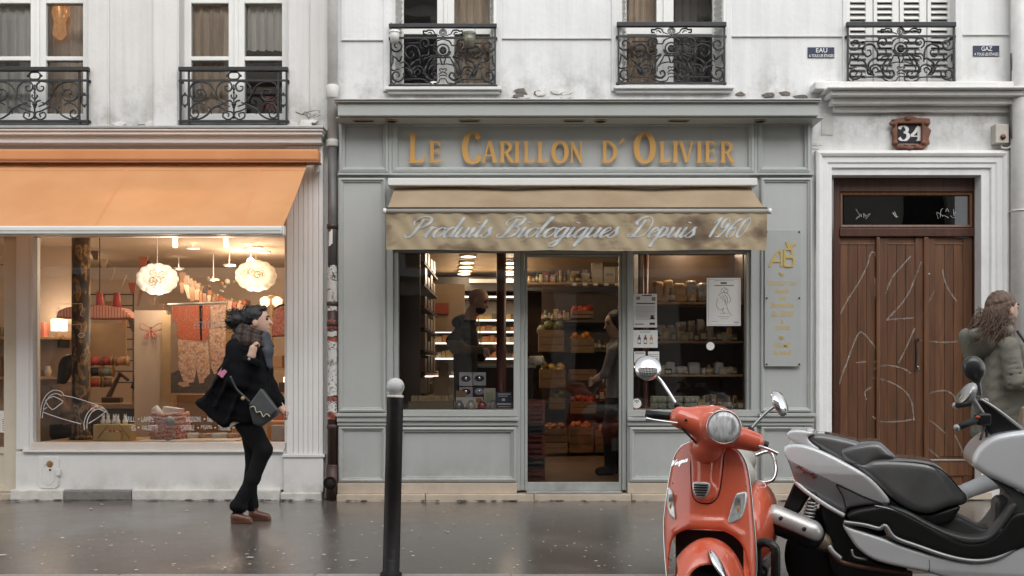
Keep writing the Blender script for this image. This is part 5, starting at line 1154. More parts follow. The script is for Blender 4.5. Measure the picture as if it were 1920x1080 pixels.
def cloud(pc, py_, y, tint, label):
    c = P(pc, py_, y); t = thing('cloud_lamp', label, 'lamp', c, 'glowing cloud lamps in the toy shop'); sc = (y + 9) / FPX
    f = Fld(c - Vector((.25, .16, .2)), c + Vector((.25, .16, .2)), .008); f.ell(c, (33 * sc, .11, 22 * sc), .03); rr = random.Random(int(pc))
    for k in range(13):
        a = k / 13 * 6.283; f.ell(c + Vector((28 * sc * math.cos(a), 0, 20 * sc * math.sin(a))), (11 * sc, .09, 10 * sc), .008)
    m_ = bpy.data.materials.new('lamp_paper'); m_.use_nodes = True; N = m_.node_tree.nodes; b = N['Principled BSDF']; L = m_.node_tree.links
    b.inputs['Base Color'].default_value = (*tint, 1); tc = N.new('ShaderNodeTexCoord'); vl_ = N.new('ShaderNodeVectorMath'); vl_.operation = 'LENGTH'; L.new(tc.outputs['Object'], vl_.inputs[0])
    mr = N.new('ShaderNodeMapRange'); mr.inputs[1].default_value = .02; mr.inputs[2].default_value = .22; mr.inputs[3].default_value = .62; mr.inputs[4].default_value = .10; L.new(vl_.outputs['Value'], mr.inputs[0])
    b.inputs['Emission Color'].default_value = (*tint, 1); L.new(mr.outputs[0], b.inputs['Emission Strength'])
    f.build('shade', m_, t)
    ml = mat('lamp_drawing', (.42, .27, .10), .8, var=0)
    for k in range(9):
        a = rr.uniform(0, 6.28); d = rr.uniform(.2, .8); cc = c + Vector((25 * sc * d * math.cos(a), 0, 15 * sc * d * math.sin(a))); pts = []
        for j in range(14):
            q_ = j / 13; r_ = (9 - 7 * q_) * sc; X = cc.x + r_ * math.cos(a + q_ * 8); Z = cc.z + r_ * math.sin(a + q_ * 8)
            dx, dz = (X - c.x) / (36 * sc), (Z - c.z) / (26 * sc); pts.append((X, y - .125 * math.sqrt(max(.1, 1 - dx * dx - dz * dz)) - .006, Z))
        MB().tube(pts, .0025, 4).build('spiral', ml, t)
    MB().tube([c + Vector((0, 0, 20 * sc)), (c.x, y, 2.615)], .004, 6).build('cord', m_white, t); MB().lathe([(.03, 0), (.03, .02)], (c.x, y, 2.598), seg=12).build('canopy', m_white, t)
    plight(t, c - Vector((0, .0, .22)), 3, WARM, .1)
cloud(295, 523, 1.0, (.95, .86, .70), 'glowing cloud lamp with bluish rim, nearer the flaking column')
cloud(480, 517, 1.0, (1.0, .82, .56), 'glowing golden cloud lamp above the walking woman')
for i, (a, b) in enumerate(((362, 460), (483, 459), (117, 481), (467, 458), (497, 473), (430, 499), (400, 526), (335, 505))):
    yy = (2.6 - CAMZ) * FPX / (HY - b) - 9 if i < 3 else 1.6 + .3 * i
    yy = min(yy, 4.8); c = P(a, b, yy); zc = min(c.z, 2.56)
    t = thing('ceiling_spot', 'small lit ceiling spot in the toy shop', 'spot light', (c.x, yy, zc), 'ceiling spots in the toy shop')
    MB().lathe([(.07, .02), (.075, .0), (.05, -.002), (.045, .02)], (c.x, yy, zc), seg=16, caps=False).build('ring', m_white, t); MB().lathe([(.04, 0), (.03, -.012), (.005, -.018)], (c.x, yy, zc + .012), seg=14).build('lens', emat('spot_lens', (1, .85, .62), 5), t)
    if 2.618 - zc > .03: MB().tube([(c.x, yy, zc + .02), (c.x, yy, 2.618)], .006, 6).build('stem', m_white, t)
    if i < 3: plight(t, (c.x, yy, zc - .3), 5, WARM, .08)
t = thing('room_lamp', 'bare bright lamp further back under the toy shop ceiling', 'lamp', (-3.2, 3.2, 2.5)); MB().sphere((-3.2, 3.2, 2.5), .05).build('bulb_glass', emat('spot_lens', (1, 1, 1), 1), t); MB().tube([(-3.2, 3.2, 2.55), (-3.2, 3.2, 2.619)], .008, 6).build('stem', m_white, t); plight(t, (-3.2, 3.1, 2.35), 15, WARM, .15)
for a, lab in ((326, 'white tubular spot near the glass between the column and the bluish cloud lamp'), (422, 'white tubular spot near the glass left of the golden cloud lamp')):
    c = P(a, 458, .42); t = thing('track_spot', lab, 'spot light', (c.x, .42, 2.5)); MB().tube([(c.x, .42, 2.619), (c.x, .46, c.z - .02)], .024, 12).build('tube', m_white, t); MB().lathe([(.02, 0), (.02, .002)], (c.x, .462, c.z - .024), seg=12).build('lens', emat('spot_lens', (1, .85, .62), 5), t); plight(t, (c.x, .36, c.z - .2), 6, WARM, .05)
ys = 2.3
for py_, lab in ((632, 'upper wooden wall shelf at the left of the toy shop'), (706, 'lower wooden wall shelf at the left of the toy shop')):
    t = thing('wall_shelf', lab, 'shelf', (x(40, ys), ys, z(py_, ys))); MB().box(x(-160, ys), x(122, ys), ys - .12, ys + .16, z(py_, ys) - .03, z(py_, ys)).build('board', mat('honey_wood', (1, 1, 1)), t, bevel=.003)
    for a in (-100, 40, 116): MB().box(x(a, ys) - .012, x(a, ys) + .012, ys - .08, ys + .16, z(py_, ys) - .12, z(py_, ys) - .0305).build('bracket', m_iron, t)
MB().box(x(-170, ys), x(125, ys), ys + .165, ys + .19, .06, 2.6).build('toy_shop_partition', m_cream, kind='structure')
rr = random.Random(3); zs1, zs2 = z(632, ys), z(706, ys)
for zz, n_, hmax, grp in ((zs1, 14, .17, 'trinkets on the upper wall shelf'), (zs2, 18, .26, 'trinkets on the lower wall shelf')):
    px_ = -30
    for i in range(n_):
        w_ = rr.uniform(6, 14); h_ = rr.uniform(.06, hmax); X0, X1 = x(px_, ys), x(px_ + w_, ys)
        if 100 < px_ + w_ or (zz == zs1 and px_ + w_ > 92): break
        c_ = rr.choice([(.5, .36, .2), (.35, .2, .12), (.6, .5, .38), (.45, .12, .08), (.22, .16, .1), (.5, .42, .3)])
        q = MB()
        if rr.random() < .4: q.lathe([(.7 * (X1 - X0) / 2, zz + .001), ((X1 - X0) / 2, zz + h_ * .5), ((X1 - X0) / 3, zz + h_ * .8), ((X1 - X0) / 3, zz + h_)], ((X0 + X1) / 2, ys, 0), seg=10)
        else: q.box(X0, X1, ys - .06, ys + .06, zz + .001, zz + h_)
        item(q, 'trinket', 'small trinket standing on the %s wall shelf' % ('upper' if zz == zs1 else 'lower'), 'trinket', M3(c_), grp); px_ += w_ + rr.uniform(1, 4)
t = thing('table_lamp', 'glowing white table lamp on the upper shelf beside the iron column', 'lamp', P(111, 631, ys))
MB().lathe([(.05, zs1 + .001), (.05, zs1 + .02), (.012, zs1 + .025), (.012, zs1 + .1)], (x(111, ys), ys, 0), seg=14).build('base', m_wood, t); MB().lathe([(.085, zs1 + .07), (.085, zs1 + .2)], (x(111, ys), ys, 0), seg=18).build('shade', emat('lamp_shade_glow', (1, .84, .58), 1.3), t); plight(t, (x(111, ys) , ys - .16, zs1 + .25), 3.5, WARM, .08)
yb_ = 1.6; c = P(185, 588, yb_); m_tart = ramp_mat('pink_tartan', [(.0, (.62, .22, .15)), (.45, (.75, .42, .32)), (.6, (.80, .62, .5)), (1, (.58, .16, .12))], 5.0, .7, 'wave', dist=0)
t = thing('boat_lamp', 'pink tartan pendant lamp with two red funnels', 'lamp', c)
f = Fld(c - Vector((.46, .16, .12)), c + Vector((.46, .16, .16)), .009)
f.poly([(x(a, yb_), z(b, yb_)) for a, b in ((114, 597), (118, 584), (135, 577), (200, 573), (235, 578), (250, 590), (255, 598), (190, 599))], yb_, .13, .02); f.build('shade', m_tart, t)
for a in (187, 219): MB().lathe([(.045, z(576, yb_)), (.032, z(549, yb_)), (.03, z(549, yb_))], (x(a, yb_), yb_, 0), seg=14).build('funnel', M3((.5, .10, .09)), t)
MB().tube([P(187, 549, yb_), (x(187, yb_), yb_, 2.615)], .005, 6).build('cord', m_dark, t)
yk = 2.7
t = thing('wire_rack', 'black wire rack holding brown paper and ribbon spools', 'rack', P(210, 760, yk))
for b in (552, 573, 614, 636, 655, 676, 696, 717): MB().tube([P(160, b, yk), P(250, b, yk)], .007, 6).build('bar', m_iron, t)
for a in (160, 250): MB().tube([P(a, 545, yk), (x(a, yk), yk, .061)], .009, 6).build('upright', m_iron, t)
item(MB().pbox(169, 236, 606, 668, yk - .06, yk - .03), 'paper_sheet', 'large brown wrapping paper sheet hanging on the wire rack', 'paper', m_cardboard)
for a, b, c_, w_ in ((187, 677, (.55, .09, .08), 17), (208, 677, (.35, .05, .05), 16), (234, 677, (.45, .22, .1), 20), (186, 697, (.02, .02, .025), 16), (208, 697, (.20, .24, .18), 18), (186, 717, (.50, .10, .06), 18), (210, 717, (.22, .13, .08), 16)):
    X0, X1 = x(a - w_ / 2, yk), x(a + w_ / 2, yk); q = MB(); q.lathe([(.05, X0), (.05, X1)], (0, yk - .08, z(b, yk)), axis=(1, 0, 0), seg=14)
    t2 = thing('ribbon_spool', 'ribbon spool on the wire rack behind the iron column', 'spool', P(a, b, yk), 'ribbon spools on the wire rack'); q.build('ribbon', M3(c_), t2)
    for X in (X0 - .006, X1): MB().lathe([(.062, X), (.062, X + .006)], (0, yk - .08, z(b, yk)), axis=(1, 0, 0), seg=14).build('flange', m_wood, t2)
yc = 1.9
t = thing('work_counter', 'wooden work counter in the middle of the toy shop', 'counter', (x(235, yc), yc, .06))
MB().box(x(150, yc), x(330, yc), yc - .1, yc + .5, z(757, yc) - .05, z(757, yc)).build('top', m_wood, t, bevel=.004); MB().box(x(160, yc), x(320, yc), yc - .05, yc + .45, .061, z(757, yc) - .0505).build('base', mat('dark_walnut', (.06, .038, .022), .6, var=.2, scale=5), t)
zc_ = z(757, yc) + .001
item(MB().box(x(247, yc), x(275, yc), yc, yc + .15, zc_, z(733, yc)), 'wooden_box', 'small honey-coloured box on the work counter', 'box', m_wood, bevel=.004)
t = thing('tablet', 'black tablet screen tilted on the small wooden box', 'tablet', P(262, 733, yc + .07)); q = MB(); q.obox(P(262, 715, yc + .07), (.075, .01, .095), Matrix.Rotation(R(12), 3, 'Y') @ Matrix.Rotation(R(-12), 3, 'X')); q.build('screen', m_black, t, bevel=.004)
t = thing('tape_gun', 'dark tape dispenser standing on the work counter', 'dispenser', (x(215, yc), yc + .1, zc_)); f = Fld((x(190, yc), yc, zc_), (x(246, yc), yc + .2, z(690, yc)), .008); f.cap(P(203, 746, yc + .1), P(225, 700, yc + .1), .03, .02); f.cap(P(225, 700, yc + .1), P(240, 712, yc + .1), .02); f.box(P(210, 750, yc + .1), (.11, .05, .03), .01); f.build('body', mat('brown_metal', (.09, .055, .035), .4, var=.2), t)
def garland(p0, p1, y, n, sag, cols, label, seed):
    rr = random.Random(seed); t = thing('garland', label, 'garland', P(*p0, y)); pts = []
    for i in range(21):
        u = i / 20; pts.append(P(p0[0] + (p1[0] - p0[0]) * u, p0[1] + (p1[1] - p0[1]) * u + sag * 4 * u * (1 - u), y + .5 * u))
    MB().tube(pts, .003, 5).build('string', m_wood, t)
    for k in range(n):
        c = pts[min(19, int(1 + 18 * k / n))]; h_ = rr.uniform(.09, .19); w_ = rr.uniform(.025, .05); a = rr.uniform(-.25, .25)
        q = MB(); q.prism([(c.x - w_, c.z), (c.x - w_ * .4 + a * h_, c.z - h_), (c.x + w_ * .5 + a * h_, c.z - h_), (c.x + w_, c.z)], c.y - .004, c.y + .004); q.build('pennant', M3(rr.choice(cols)), t)
CG = [(.45, .12, .07), (.5, .32, .2), (.10, .07, .06), (.55, .42, .3), (.35, .2, .12), (.5, .2, .1)]
garland((168, 462), (345, 600), 1.9, 9, 6, CG, 'garland of red and brown pennants sloping down from the upper left', 1); garland((262, 475), (420, 565), 2.3, 16, 10, CG, 'garland of small socks hanging behind the bluish cloud lamp', 2); garland((335, 505), (470, 575), 2.8, 16, 12, CG, 'garland of pennants at the back between the two cloud lamps', 3); garland((180, 540), (262, 600), 2.1, 7, 8, CG, 'short garland hanging over the wire rack', 4)
t = thing('glass_cabinet', 'back cabinet with glinting ornaments between the two cloud lamps', 'cabinet', P(410, 760, 4.2)); ybk = 4.2
MB().box(x(375, ybk), x(455, ybk), ybk + .1, ybk + .4, .061, z(560, ybk)).build('body', m_wood, t)
rr = random.Random(8)
for k in range(26):
    a, b = rr.uniform(365, 470), rr.uniform(520, 575); c = P(a, b, 3.6 + rr.random() * .5)
    item(MB().sphere(c, rr.uniform(.015, .04), 8, 6), 'bauble', 'small bauble hanging at the back of the toy shop', 'bauble', M3(rr.choice([(.55, .3, .1), (.5, .12, .05), (.6, .5, .35), (.4, .35, .28)])), 'baubles at the back of the toy shop')
t = thing('butterfly', 'red paper butterfly on the pale wall panel', 'butterfly', P(283, 618, 1.29)); mp = M3((.5, .13, .09))
for s_ in (-1, 1):
    q = MB(); q.tube(crom([P(283, 616, 1.28), P(283 + 18 * s_, 606, 1.2), P(283 + 20 * s_, 616, 1.2), P(283 + 6 * s_, 622, 1.27)], 5), .004, 5); q.tube(crom([P(283, 618, 1.28), P(283 + 12 * s_, 630, 1.22), P(283 + 5 * s_, 634, 1.23), P(283 + 2 * s_, 620, 1.27)], 5), .007, 5); q.build('wing', mp, t)
MB().sphere(P(283, 617, 1.28), (.006, .006, .025), 8, 6).build('body', m_dark, t)
t = MB().box(x(252, 1.3), x(312, 1.3), 1.3, 1.34, .061, z(582, 1.3)).build('room_divider', m_cream); tag(t, 'pale plain panel standing behind the butterfly', 'panel')
t = MB().box(x(303, 1.15), x(321, 1.15), 1.15, 1.3, .061, z(590, 1.15)).build('pillar', mat('ochre_wood', (.42, .29, .15), .6, var=.15)); tag(t, 'narrow ochre wooden pillar at the left edge of the pyjama poster', 'pillar')
yq = .95; po = thing('poster', 'hanging poster picturing red spotted pyjamas on a child', 'poster', P(371, 737, yq))
MB().tube([P(315, 571, yq), P(425, 567, yq)], .012, 8).build('rod', m_zinc, po); MB().box(x(320, yq), x(423, yq), yq, yq + .006, z(737, yq), z(570, yq)).build('sheet', ramp_mat('poster_ground', [(.3, (.28, .19, .13)), (.7, (.36, .25, .18))], 6, .6), po)
m_pj = ramp_mat('spotted_print', [(.0, (.70, .55, .42)), (.16, (.60, .50, .38)), (.2, (.52, .14, .07)), (1, (.46, .11, .055))], 62, .7, 'vor'); m_pj2 = ramp_mat('floral_print', [(.0, (.56, .24, .13)), (.3, (.66, .42, .26)), (.45, (.34, .17, .16)), (.7, (.68, .54, .40)), (1, (.52, .20, .11))], 60, .7, 'cells')
def shp(pts, m, i, nm): q = MB(); q.prism([(x(a, yq), z(b, yq)) for a, b in pts][::-1], yq - .0025 - .0012 * i, yq - .0008); q.build(nm, m, po)
shp([(322, 575), (395, 573), (391, 632), (378, 640), (340, 637), (331, 628), (334, 608), (325, 600)], m_pj, 2, 'printed_jacket'); shp([(394, 573), (423, 572), (423, 612), (396, 616)], m_pj2, 3, 'printed_jacket')
shp([(334, 636), (390, 638), (394, 700), (382, 712), (371, 706), (369, 690), (364, 716), (346, 720), (335, 690)], m_pj2, 1, 'printed_trousers'); shp([(392, 617), (423, 614), (424, 690), (402, 702), (397, 690)], m_pj2, 4, 'printed_trousers')
for k, pts in enumerate(([(336, 716), (352, 717), (356, 724), (344, 726), (334, 721)], [(372, 706), (383, 708), (383, 718), (374, 719)])): shp(pts, m_skin, 5 + k, 'printed_foot')
shp([(374, 573), (380, 573), (379, 638), (376, 638)], m_dark, 6, 'printed_gap'); shp([(320.5, 700), (345, 690), (422.5, 692), (422.5, 736.5), (320.5, 736.5)], mat('printed_floor', (.10, .085, .075), .7, var=.4, scale=30), 0, 'printed_floor')
item(MB().box(x(330, 1.3), x(420, 1.3), 1.32, 1.6, .061, z(740, 1.3)), 'cardboard_box', 'large brown cardboard box below the pyjama poster', 'box', m_cardboard)
yr_ = 1.5
t = thing('hanging_dress', 'small dark red patterned dress on a hanger by the pilaster', 'dress', P(528, 630, yr_)); f = Fld(P(508, 634, yr_ - .1), P(545, 568, yr_ + .1), .008); f.poly([(x(a, yr_), z(b, yr_)) for a, b in ((516, 580), (527, 574), (541, 573), (545, 630), (510, 632), (512, 600))], yr_, .04, .02); f.build('cloth', ramp_mat('dark_floral', [(.0, (.12, .03, .03)), (.5, (.22, .06, .05)), (1, (.3, .16, .1))], 60, .8, 'cells'), t); MB().tube(crom([P(514, 581, yr_), P(525, 573, yr_), P(545, 570, yr_)], 5), .012, 6).build('hanger', m_dark, t)
t = thing('wall_lamp', 'twin small scrolled wall lamps glowing above the dress', 'lamp', P(508, 580, 3.0))
for a in (497, 520): MB().lathe([(.012, -.07), (.055, -.03), (.06, .03), (.02, .06)], P(a, 566, 3.0), seg=12).build('shade', emat('scroll_glow', (1, .78, .42), .9), t)
MB().tube(crom([P(497, 560, 3.0), P(508, 555, 3.0), P(520, 560, 3.0)], 5), .012, 6).build('arm', m_wood, t); MB().box(x(505, 3), x(511, 3), 3.0, 3.04, .061, z(556, 3)).build('stem', m_wood, t)
t = thing('display_shelf', 'stepped shelf with boxes behind the pilaster edge of the toy shop', 'shelf', (x(528, yr_), yr_, .06))
for b in (690, 735, 790): MB().box(x(505, yr_), x(560, yr_), yr_ - .1, yr_ + .2, z(b, yr_) - .02, z(b, yr_)).build('board', m_wood, t)
MB().box(x(556, yr_), x(560, yr_), yr_ - .1, yr_ + .2, .061, z(600, yr_)).build('side', m_wood, t)
for a, b, w_, h_, c_ in ((521, 690, 22, 24, (.30, .18, .1)), (533, 735, 16, 18, (.05, .03, .03)), (520, 735, 12, 12, (.5, .4, .3)), (526, 790, 22, 30, (.5, .12, .06)), (512, 790, 8, 16, (.55, .45, .3))):
    item(MB().box(x(a - w_ / 2, yr_), x(a + w_ / 2, yr_), yr_ - .07, yr_ + .07, z(b, yr_) + .001, z(b - h_, yr_)), 'gift_box', 'small gift box on the stepped shelf', 'box', M3(c_), 'gift boxes on the stepped shelf', .004)
t = thing('shelf_lamp', 'tiny lamp glowing on the stepped shelf', 'lamp', P(535, 712, yr_)); MB().lathe([(.025, 0), (.02, .05)], P(536, 716, yr_ - .05), seg=10).build('shade', emat('shelf_glow', (1, .8, .5), 4), t)
yv_ = .3
t = thing('bottle_crate', 'pale box crate of white bottles with printed berries', 'crate', (x(213, yv_), yv_, zt)); m_yw = mat('pale_birch', (.62, .46, .22), .5, var=.08)
q = MB(); q.box(x(179, yv_), x(248, yv_), yv_ - .05, yv_ + .09, zt + .0005, zt + .15); q.build('box', m_yw, t, bevel=.004); q = MB(); q.box(x(202, yv_), x(233, yv_), yv_ - .1, yv_ - .0505, zt + .0005, zt + .09); q.build('front_box', m_yw, t, bevel=.003)
for s_ in (-1, 1): MB().tube([P(213 + 10 * s_, 796, yv_ - .055), P(213 + 30 * s_, 822, yv_ - .055)], .004, 5).build('strap', m_wood, t)
for a in (207, 214, 226): MB().sphere(P(a, 808, yv_ - .1), .013, 8, 6).build('berry', M3((.45, .09, .05)), t)
for a in (192, 201, 211, 219, 230):
    c = (x(a, yv_), yv_ + .02 + .02 * (a % 3), 0); z0 = zt + .1505; b2 = thing('white_bottle', 'small white bottle with a notched neck standing in the pale crate', 'bottle', (c[0], c[1], z0), 'white bottles in the pale crate')
    MB().lathe([(.024, z0), (.024, z0 + .03), (.012, z0 + .055), (.014, z0 + .075), (.006, z0 + .08)], c, seg=12).build('glass', m_white, b2)
    for s_ in (-1, 1): MB().lathe([(.005, z0 + .072), (.003, z0 + .095)], (c[0] + s_ * .009, c[1], 0), seg=6).build('ear', m_white, b2)
t = thing('cord_basket', 'round basket coiled from red and white cord', 'basket', (x(307, yv_), yv_, zt)); m_cordr = ramp_mat('red_white_cord', [(.40, (.55, .13, .10)), (.5, (.66, .56, .52)), (.62, (.45, .10, .08)), (.8, (.42, .47, .52))], 40, .7)
for k in range(7):
    r_ = .155 + .02 * math.sin(k * .5); zz = zt + .02 + .036 * k; MB().tube([(x(307, yv_) + (r_ + .008 * math.sin(7 * a + k)) * math.cos(a), yv_ + .16 + r_ * math.sin(a), zz + .008 * math.sin(5 * a + k)) for a in [i * math.pi / 14 for i in range(28)]], .022, 8, closed=True).build('coil', m_cordr, t)
t = thing('yarn_ball', 'grey-white yarn ball in front of the cord basket', 'ball', P(318, 800, .12)); MB().sphere(P(319, 790, .13), .048, 14, 10).build('core', mat('pale_yarn', (.50, .52, .53), .9, var=.3, scale=60, bump=.5), t); MB().tube(crom([P(319, 795, .1), P(326, 806, .1), P(322, 822, .12), P(312, 826, .14)], 5), .006, 6).build('loose_end', mat('pale_yarn', (1, 1, 1)), t)
t = thing('paper_roll', 'white paper roll leaning out of the cord basket', 'paper roll', P(295, 775, .45)); MB().tube([P(310, 790, .45), P(289, 764, .4)], .038, 14).build('roll', m_paper, t)
q = MB(); q.obox(P(325, 769, .5), (.085, .06, .025), Matrix.Rotation(R(8), 3, 'Y')); item(q, 'book', 'white notebook with orange edge lying on the cord basket', 'book', m_paper, bevel=.003)
q = MB(); q.box(x(262, .2), x(445, .2), .11, .42, zt + .001, zt + .008); item(q, 'mat', 'thin white mat under the rolled cloths', 'mat', m_paper)
for k, (a, b, w_) in enumerate(((352, 372, .022), (372, 400, .02), (398, 426, .022), (424, 450, .02))):
    t = thing('rolled_cloth', 'rolled %s lying on the white mat' % ('white cloth with open end' if k % 2 == 0 else 'red patterned cloth'), 'cloth', P((a + b) / 2, 822, .2), 'rolled cloths on the mat'); MB().tube([P(a, 817, .2 + .03 * (k % 2)), P(b, 816, .22)], w_ * 1.2, 12).build('roll', m_paper if k % 2 == 0 else m_pj2, t)
item(MB().box(x(511, .25), x(534, .25), .2, .3, zt + .001, z(797, .25)), 'gift_bag', 'pale mauve gift bag standing at the right end of the platform', 'bag', M3((.55, .46, .42)), bevel=.003)
item(MB().box(x(500, .3), x(545, .3), .32, .5, zt + .001, z(790, .3)), 'orange_box', 'orange box behind the mauve gift bag', 'box', M3((.6, .28, .1)), bevel=.004)
item(MB().box(x(66, 1.4), x(128, 1.4), 1.5, 1.55, .061, z(725, 1.4)), 'panelling', 'brown boarded panel low behind the line drawing', 'panel', mat('brown_panel', (.20, .12, .065), .6, var=.2, scale=4, stretch=(6, 6, .5)))
zf = .115
m_red = mat('oxblood_paint', (.10, .022, .016), .45, var=.25, scale=6)
for a, b, lab in ((931, 949, 'dark red iron column behind the left pane of the grey shop'), (1206, 1216, 'dark red iron column behind the notices on the right pane')):
    yy = .45; t = thing('iron_column', lab, 'column', (x((a + b) / 2, yy), yy, zf)); r_ = (x(b, yy) - x(a, yy)) / 2; MB().lathe([(r_ * 1.2, zf), (r_ * 1.2, zf + .1), (r_, zf + .12), (r_, 2.51)], (x((a + b) / 2, yy), yy, 0), seg=16).build('shaft', m_red, t)
for k in range(9):   # floor planks
    MB().box(x(983) - .1 , x(1165) + .3, .1 + .42 * k, .1 + .42 * k + .415, zf + .0005, zf + .012).build('floor_plank', mat('floor_plank', (.17, .10, .05), .45, var=.25, scale=4, stretch=(.6, 6, 6)), bpy.data.objects['organic_shop_floor'], bevel=.002)
zcl = 2.50
for a, b in ((882, 471), (878, 482), (876, 493.5), (874, 501.5), (872, 509), (870, 514.5), (958, 494), (957, 502), (956, 510), (955, 515), (1100, 452), (1290, 440), (1340, 452)):  # last pair is added out of view to light goods behind the right pane
    yy = (zcl - .03 - CAMZ) * FPX / (HY - b) - 9; yy = max(.3, min(yy, 5.8))
    t = thing('ceiling_lamp', 'round glowing ceiling disc in receding rows of the organic shop, right-hand pair added unseen', 'ceiling lamp', (x(a, yy), yy, zcl), 'ceiling discs of the organic shop'); c = (x(a, yy), yy, 0)
    MB().lathe([(.085, zcl - .028), (.105, zcl - .02), (.105, zcl - .001)], c, seg=20).build('rim', m_fit, t); MB().lathe([(.084, zcl - .03), (.084, zcl - .0285)], c, seg=20).build('diffuser', emat('disc_glow', (1, .80, .52), 3.0), t); plight(t, (c[0], yy, zcl - .09), 1.5 if a < 1000 else 5, (1, .78, .54), .06)
t = thing('ceiling_beam', 'dark beam with a grey duct across the organic shop ceiling', 'beam', (x(880, 4.6), 4.6, 2.4)); MB().box(x(800, 4.6), x(1100, 4.6), 4.6, 4.75, z(545, 4.6), z(519, 4.6)).build('beam', m_roomk, t); MB().box(x(880, 4.5), x(965, 4.5), 4.5, 4.59, z(530, 4.5), z(523, 4.5)).build('duct', m_zinc, t)
yfz = 4.2
t = thing('refrigerator', 'lit refrigerated shelves at the back behind the man', 'refrigerator', (x(900, yfz), yfz, zf)); MB().box(x(795, yfz), x(985, yfz), yfz + .45, yfz + .5, zf, z(560, yfz)).build('back_panel', mat('fridge_white', (.6, .58, .52), .4, var=.05), t)
for b in (556, 600, 622, 643, 672, 705): 
    MB().box(x(795, yfz), x(985, yfz), yfz, yfz + .449, z(b, yfz) - .012, z(b, yfz)).build('shelf', m_white, t); MB().box(x(797, yfz), x(983, yfz), yfz - .012, yfz - .001, z(b, yfz) - .016, z(b, yfz) + .006).build('light_strip', emat('cold_strip', (1, .95, .84), .7), t)
rr = random.Random(12)
for b in (600, 622, 643, 672, 705):
    px_ = 798
    while px_ < 980:
        w_ = rr.uniform(7, 14); h_ = rr.uniform(8, 16); c_ = rr.choice([(.5, .35, .2), (.55, .5, .4), (.3, .16, .1), (.42, .3, .12), (.12, .1, .07), (.5, .2, .08)])
        item(MB().box(x(px_, yfz), x(px_ + w_ - 1, yfz), yfz + .03, yfz + .15, z(b, yfz) + .001, z(b - h_, yfz)), 'chilled_carton', '%s carton on the lit refrigerated shelf %s' % ({.5: 'beige', .55: 'cream', .3: 'dark brown', .42: 'ochre', .12: 'black'}.get(c_[0], 'beige') if c_[1] != .2 else 'orange', {600: 'level with the man\'s face', 622: 'level with the man\'s shoulder', 643: 'level with the man\'s chest', 672: 'level with the man\'s hands', 705: 'nearest the floor'}[b]), 'carton', M3(c_), 'cartons in the refrigerator'); px_ += w_
t = item(MB().box(x(808, 3), x(871, 3), 3.0, 3.05, z(622, 3), z(533, 3)), 'notice_board', 'plain beige board hanging behind the man\'s shoulder', 'board', mat('board_beige', (.36, .25, .15), .7, var=.06)); item(MB().box(x(816, 2.97), x(841, 2.97), 2.965, 2.995, z(589, 2.97), z(568, 2.97)), 'red_card', 'red card pinned on the beige board', 'card', M3((.35, .08, .05)))
yq2 = .9
t = thing('goods_shelf', 'tall dark shelf unit at the left inside the organic shop', 'shelf', (x(770, yq2), yq2, zf)); m_dw = mat('dark_shelf_wood', (.055, .032, .018), .5, var=.25, scale=5)
MB().box(x(742, .3), x(748, .3), .1, 2.2, zf, 2.45).build('side_panel', m_dw, t)
MB().box(x(742, .3), x(788, .3), .28, .31, .81, 2.45).build('front_panel', m_dw, t)
for k in range(9): MB().box(x(790, .5) - .24, x(796, .5), .5, 2.2, .5 + .21 * k, .52 + .21 * k).build('board', m_dw, t)
for k in range(9):
    for j in range(4):
        w_ = rr.uniform(.06, .1); yy = .52 + .34 * j; q = MB(); h_ = rr.uniform(.08, .17); q.box(x(797, .5) - w_ - rr.uniform(0, .03), x(797, .5), yy, yy + .22, .521 + .21 * k, .521 + .21 * k + h_); item(q, 'jar_pack', 'small pack on shelf board %s from the bottom of the dark unit' % ('one', 'two', 'three', 'four', 'five', 'six', 'seven', 'eight', 'nine')[k], 'pack', M3(rr.choice([(.42, .26, .12), (.3, .2, .12), (.5, .4, .28), (.2, .08, .05), (.12, .09, .05)]), .35), 'packs on the dark shelf unit', .004)
yw_ = .16
t = thing('display_ledge', 'dark ledge behind the left pane of the grey shop', 'ledge', (x(855), .25, zf)); MB().box(x(749), x(962), .066, .50, zf, .792).build('base', m_dw, t); MB().box(x(749), x(962), .064, .51, .7925, .802).build('top', m_wood, t)
t = thing('display_ledge', 'dark ledge behind the right pane of the grey shop', 'ledge', (x(1290), .25, zf)); MB().box(x(1187), x(1397), .066, .50, zf, .792).build('base', m_dw, t); MB().box(x(1187), x(1397), .064, .51, .7925, .802).build('top', m_wood, t)
zl = .8025
t = thing('wicker_tray', 'long pale wicker tray of paper packets in the left pane', 'tray', (x(808, yw_), yw_, zl)); m_wick = ramp_mat('wicker', [(.3, (.16, .11, .06)), (.6, (.46, .37, .24))], 9, .7, 'wave', stretch=(6, 1, 14), dist=2, bump=.6)
q = MB(); X0, X1 = x(767, yw_), x(850, yw_); q.box(X0, X1, yw_ - .06, yw_ - .045, zl, zl + .065); q.box(X0, X1, yw_ + .13, yw_ + .145, zl, zl + .085); q.box(X0, X0 + .012, yw_ - .044, yw_ + .129, zl, zl + .07); q.box(X1 - .012, X1, yw_ - .044, yw_ + .129, zl, zl + .07); q.box(X0 + .012, X1 - .012, yw_ - .044, yw_ + .129, zl, zl + .008); q.build('basket', m_wick, t)
q = MB(); q.tube([(X0, yw_ - .053, zl + .068), (X1, yw_ - .053, zl + .068)], .008, 8); q.build('rim', m_wick, t)
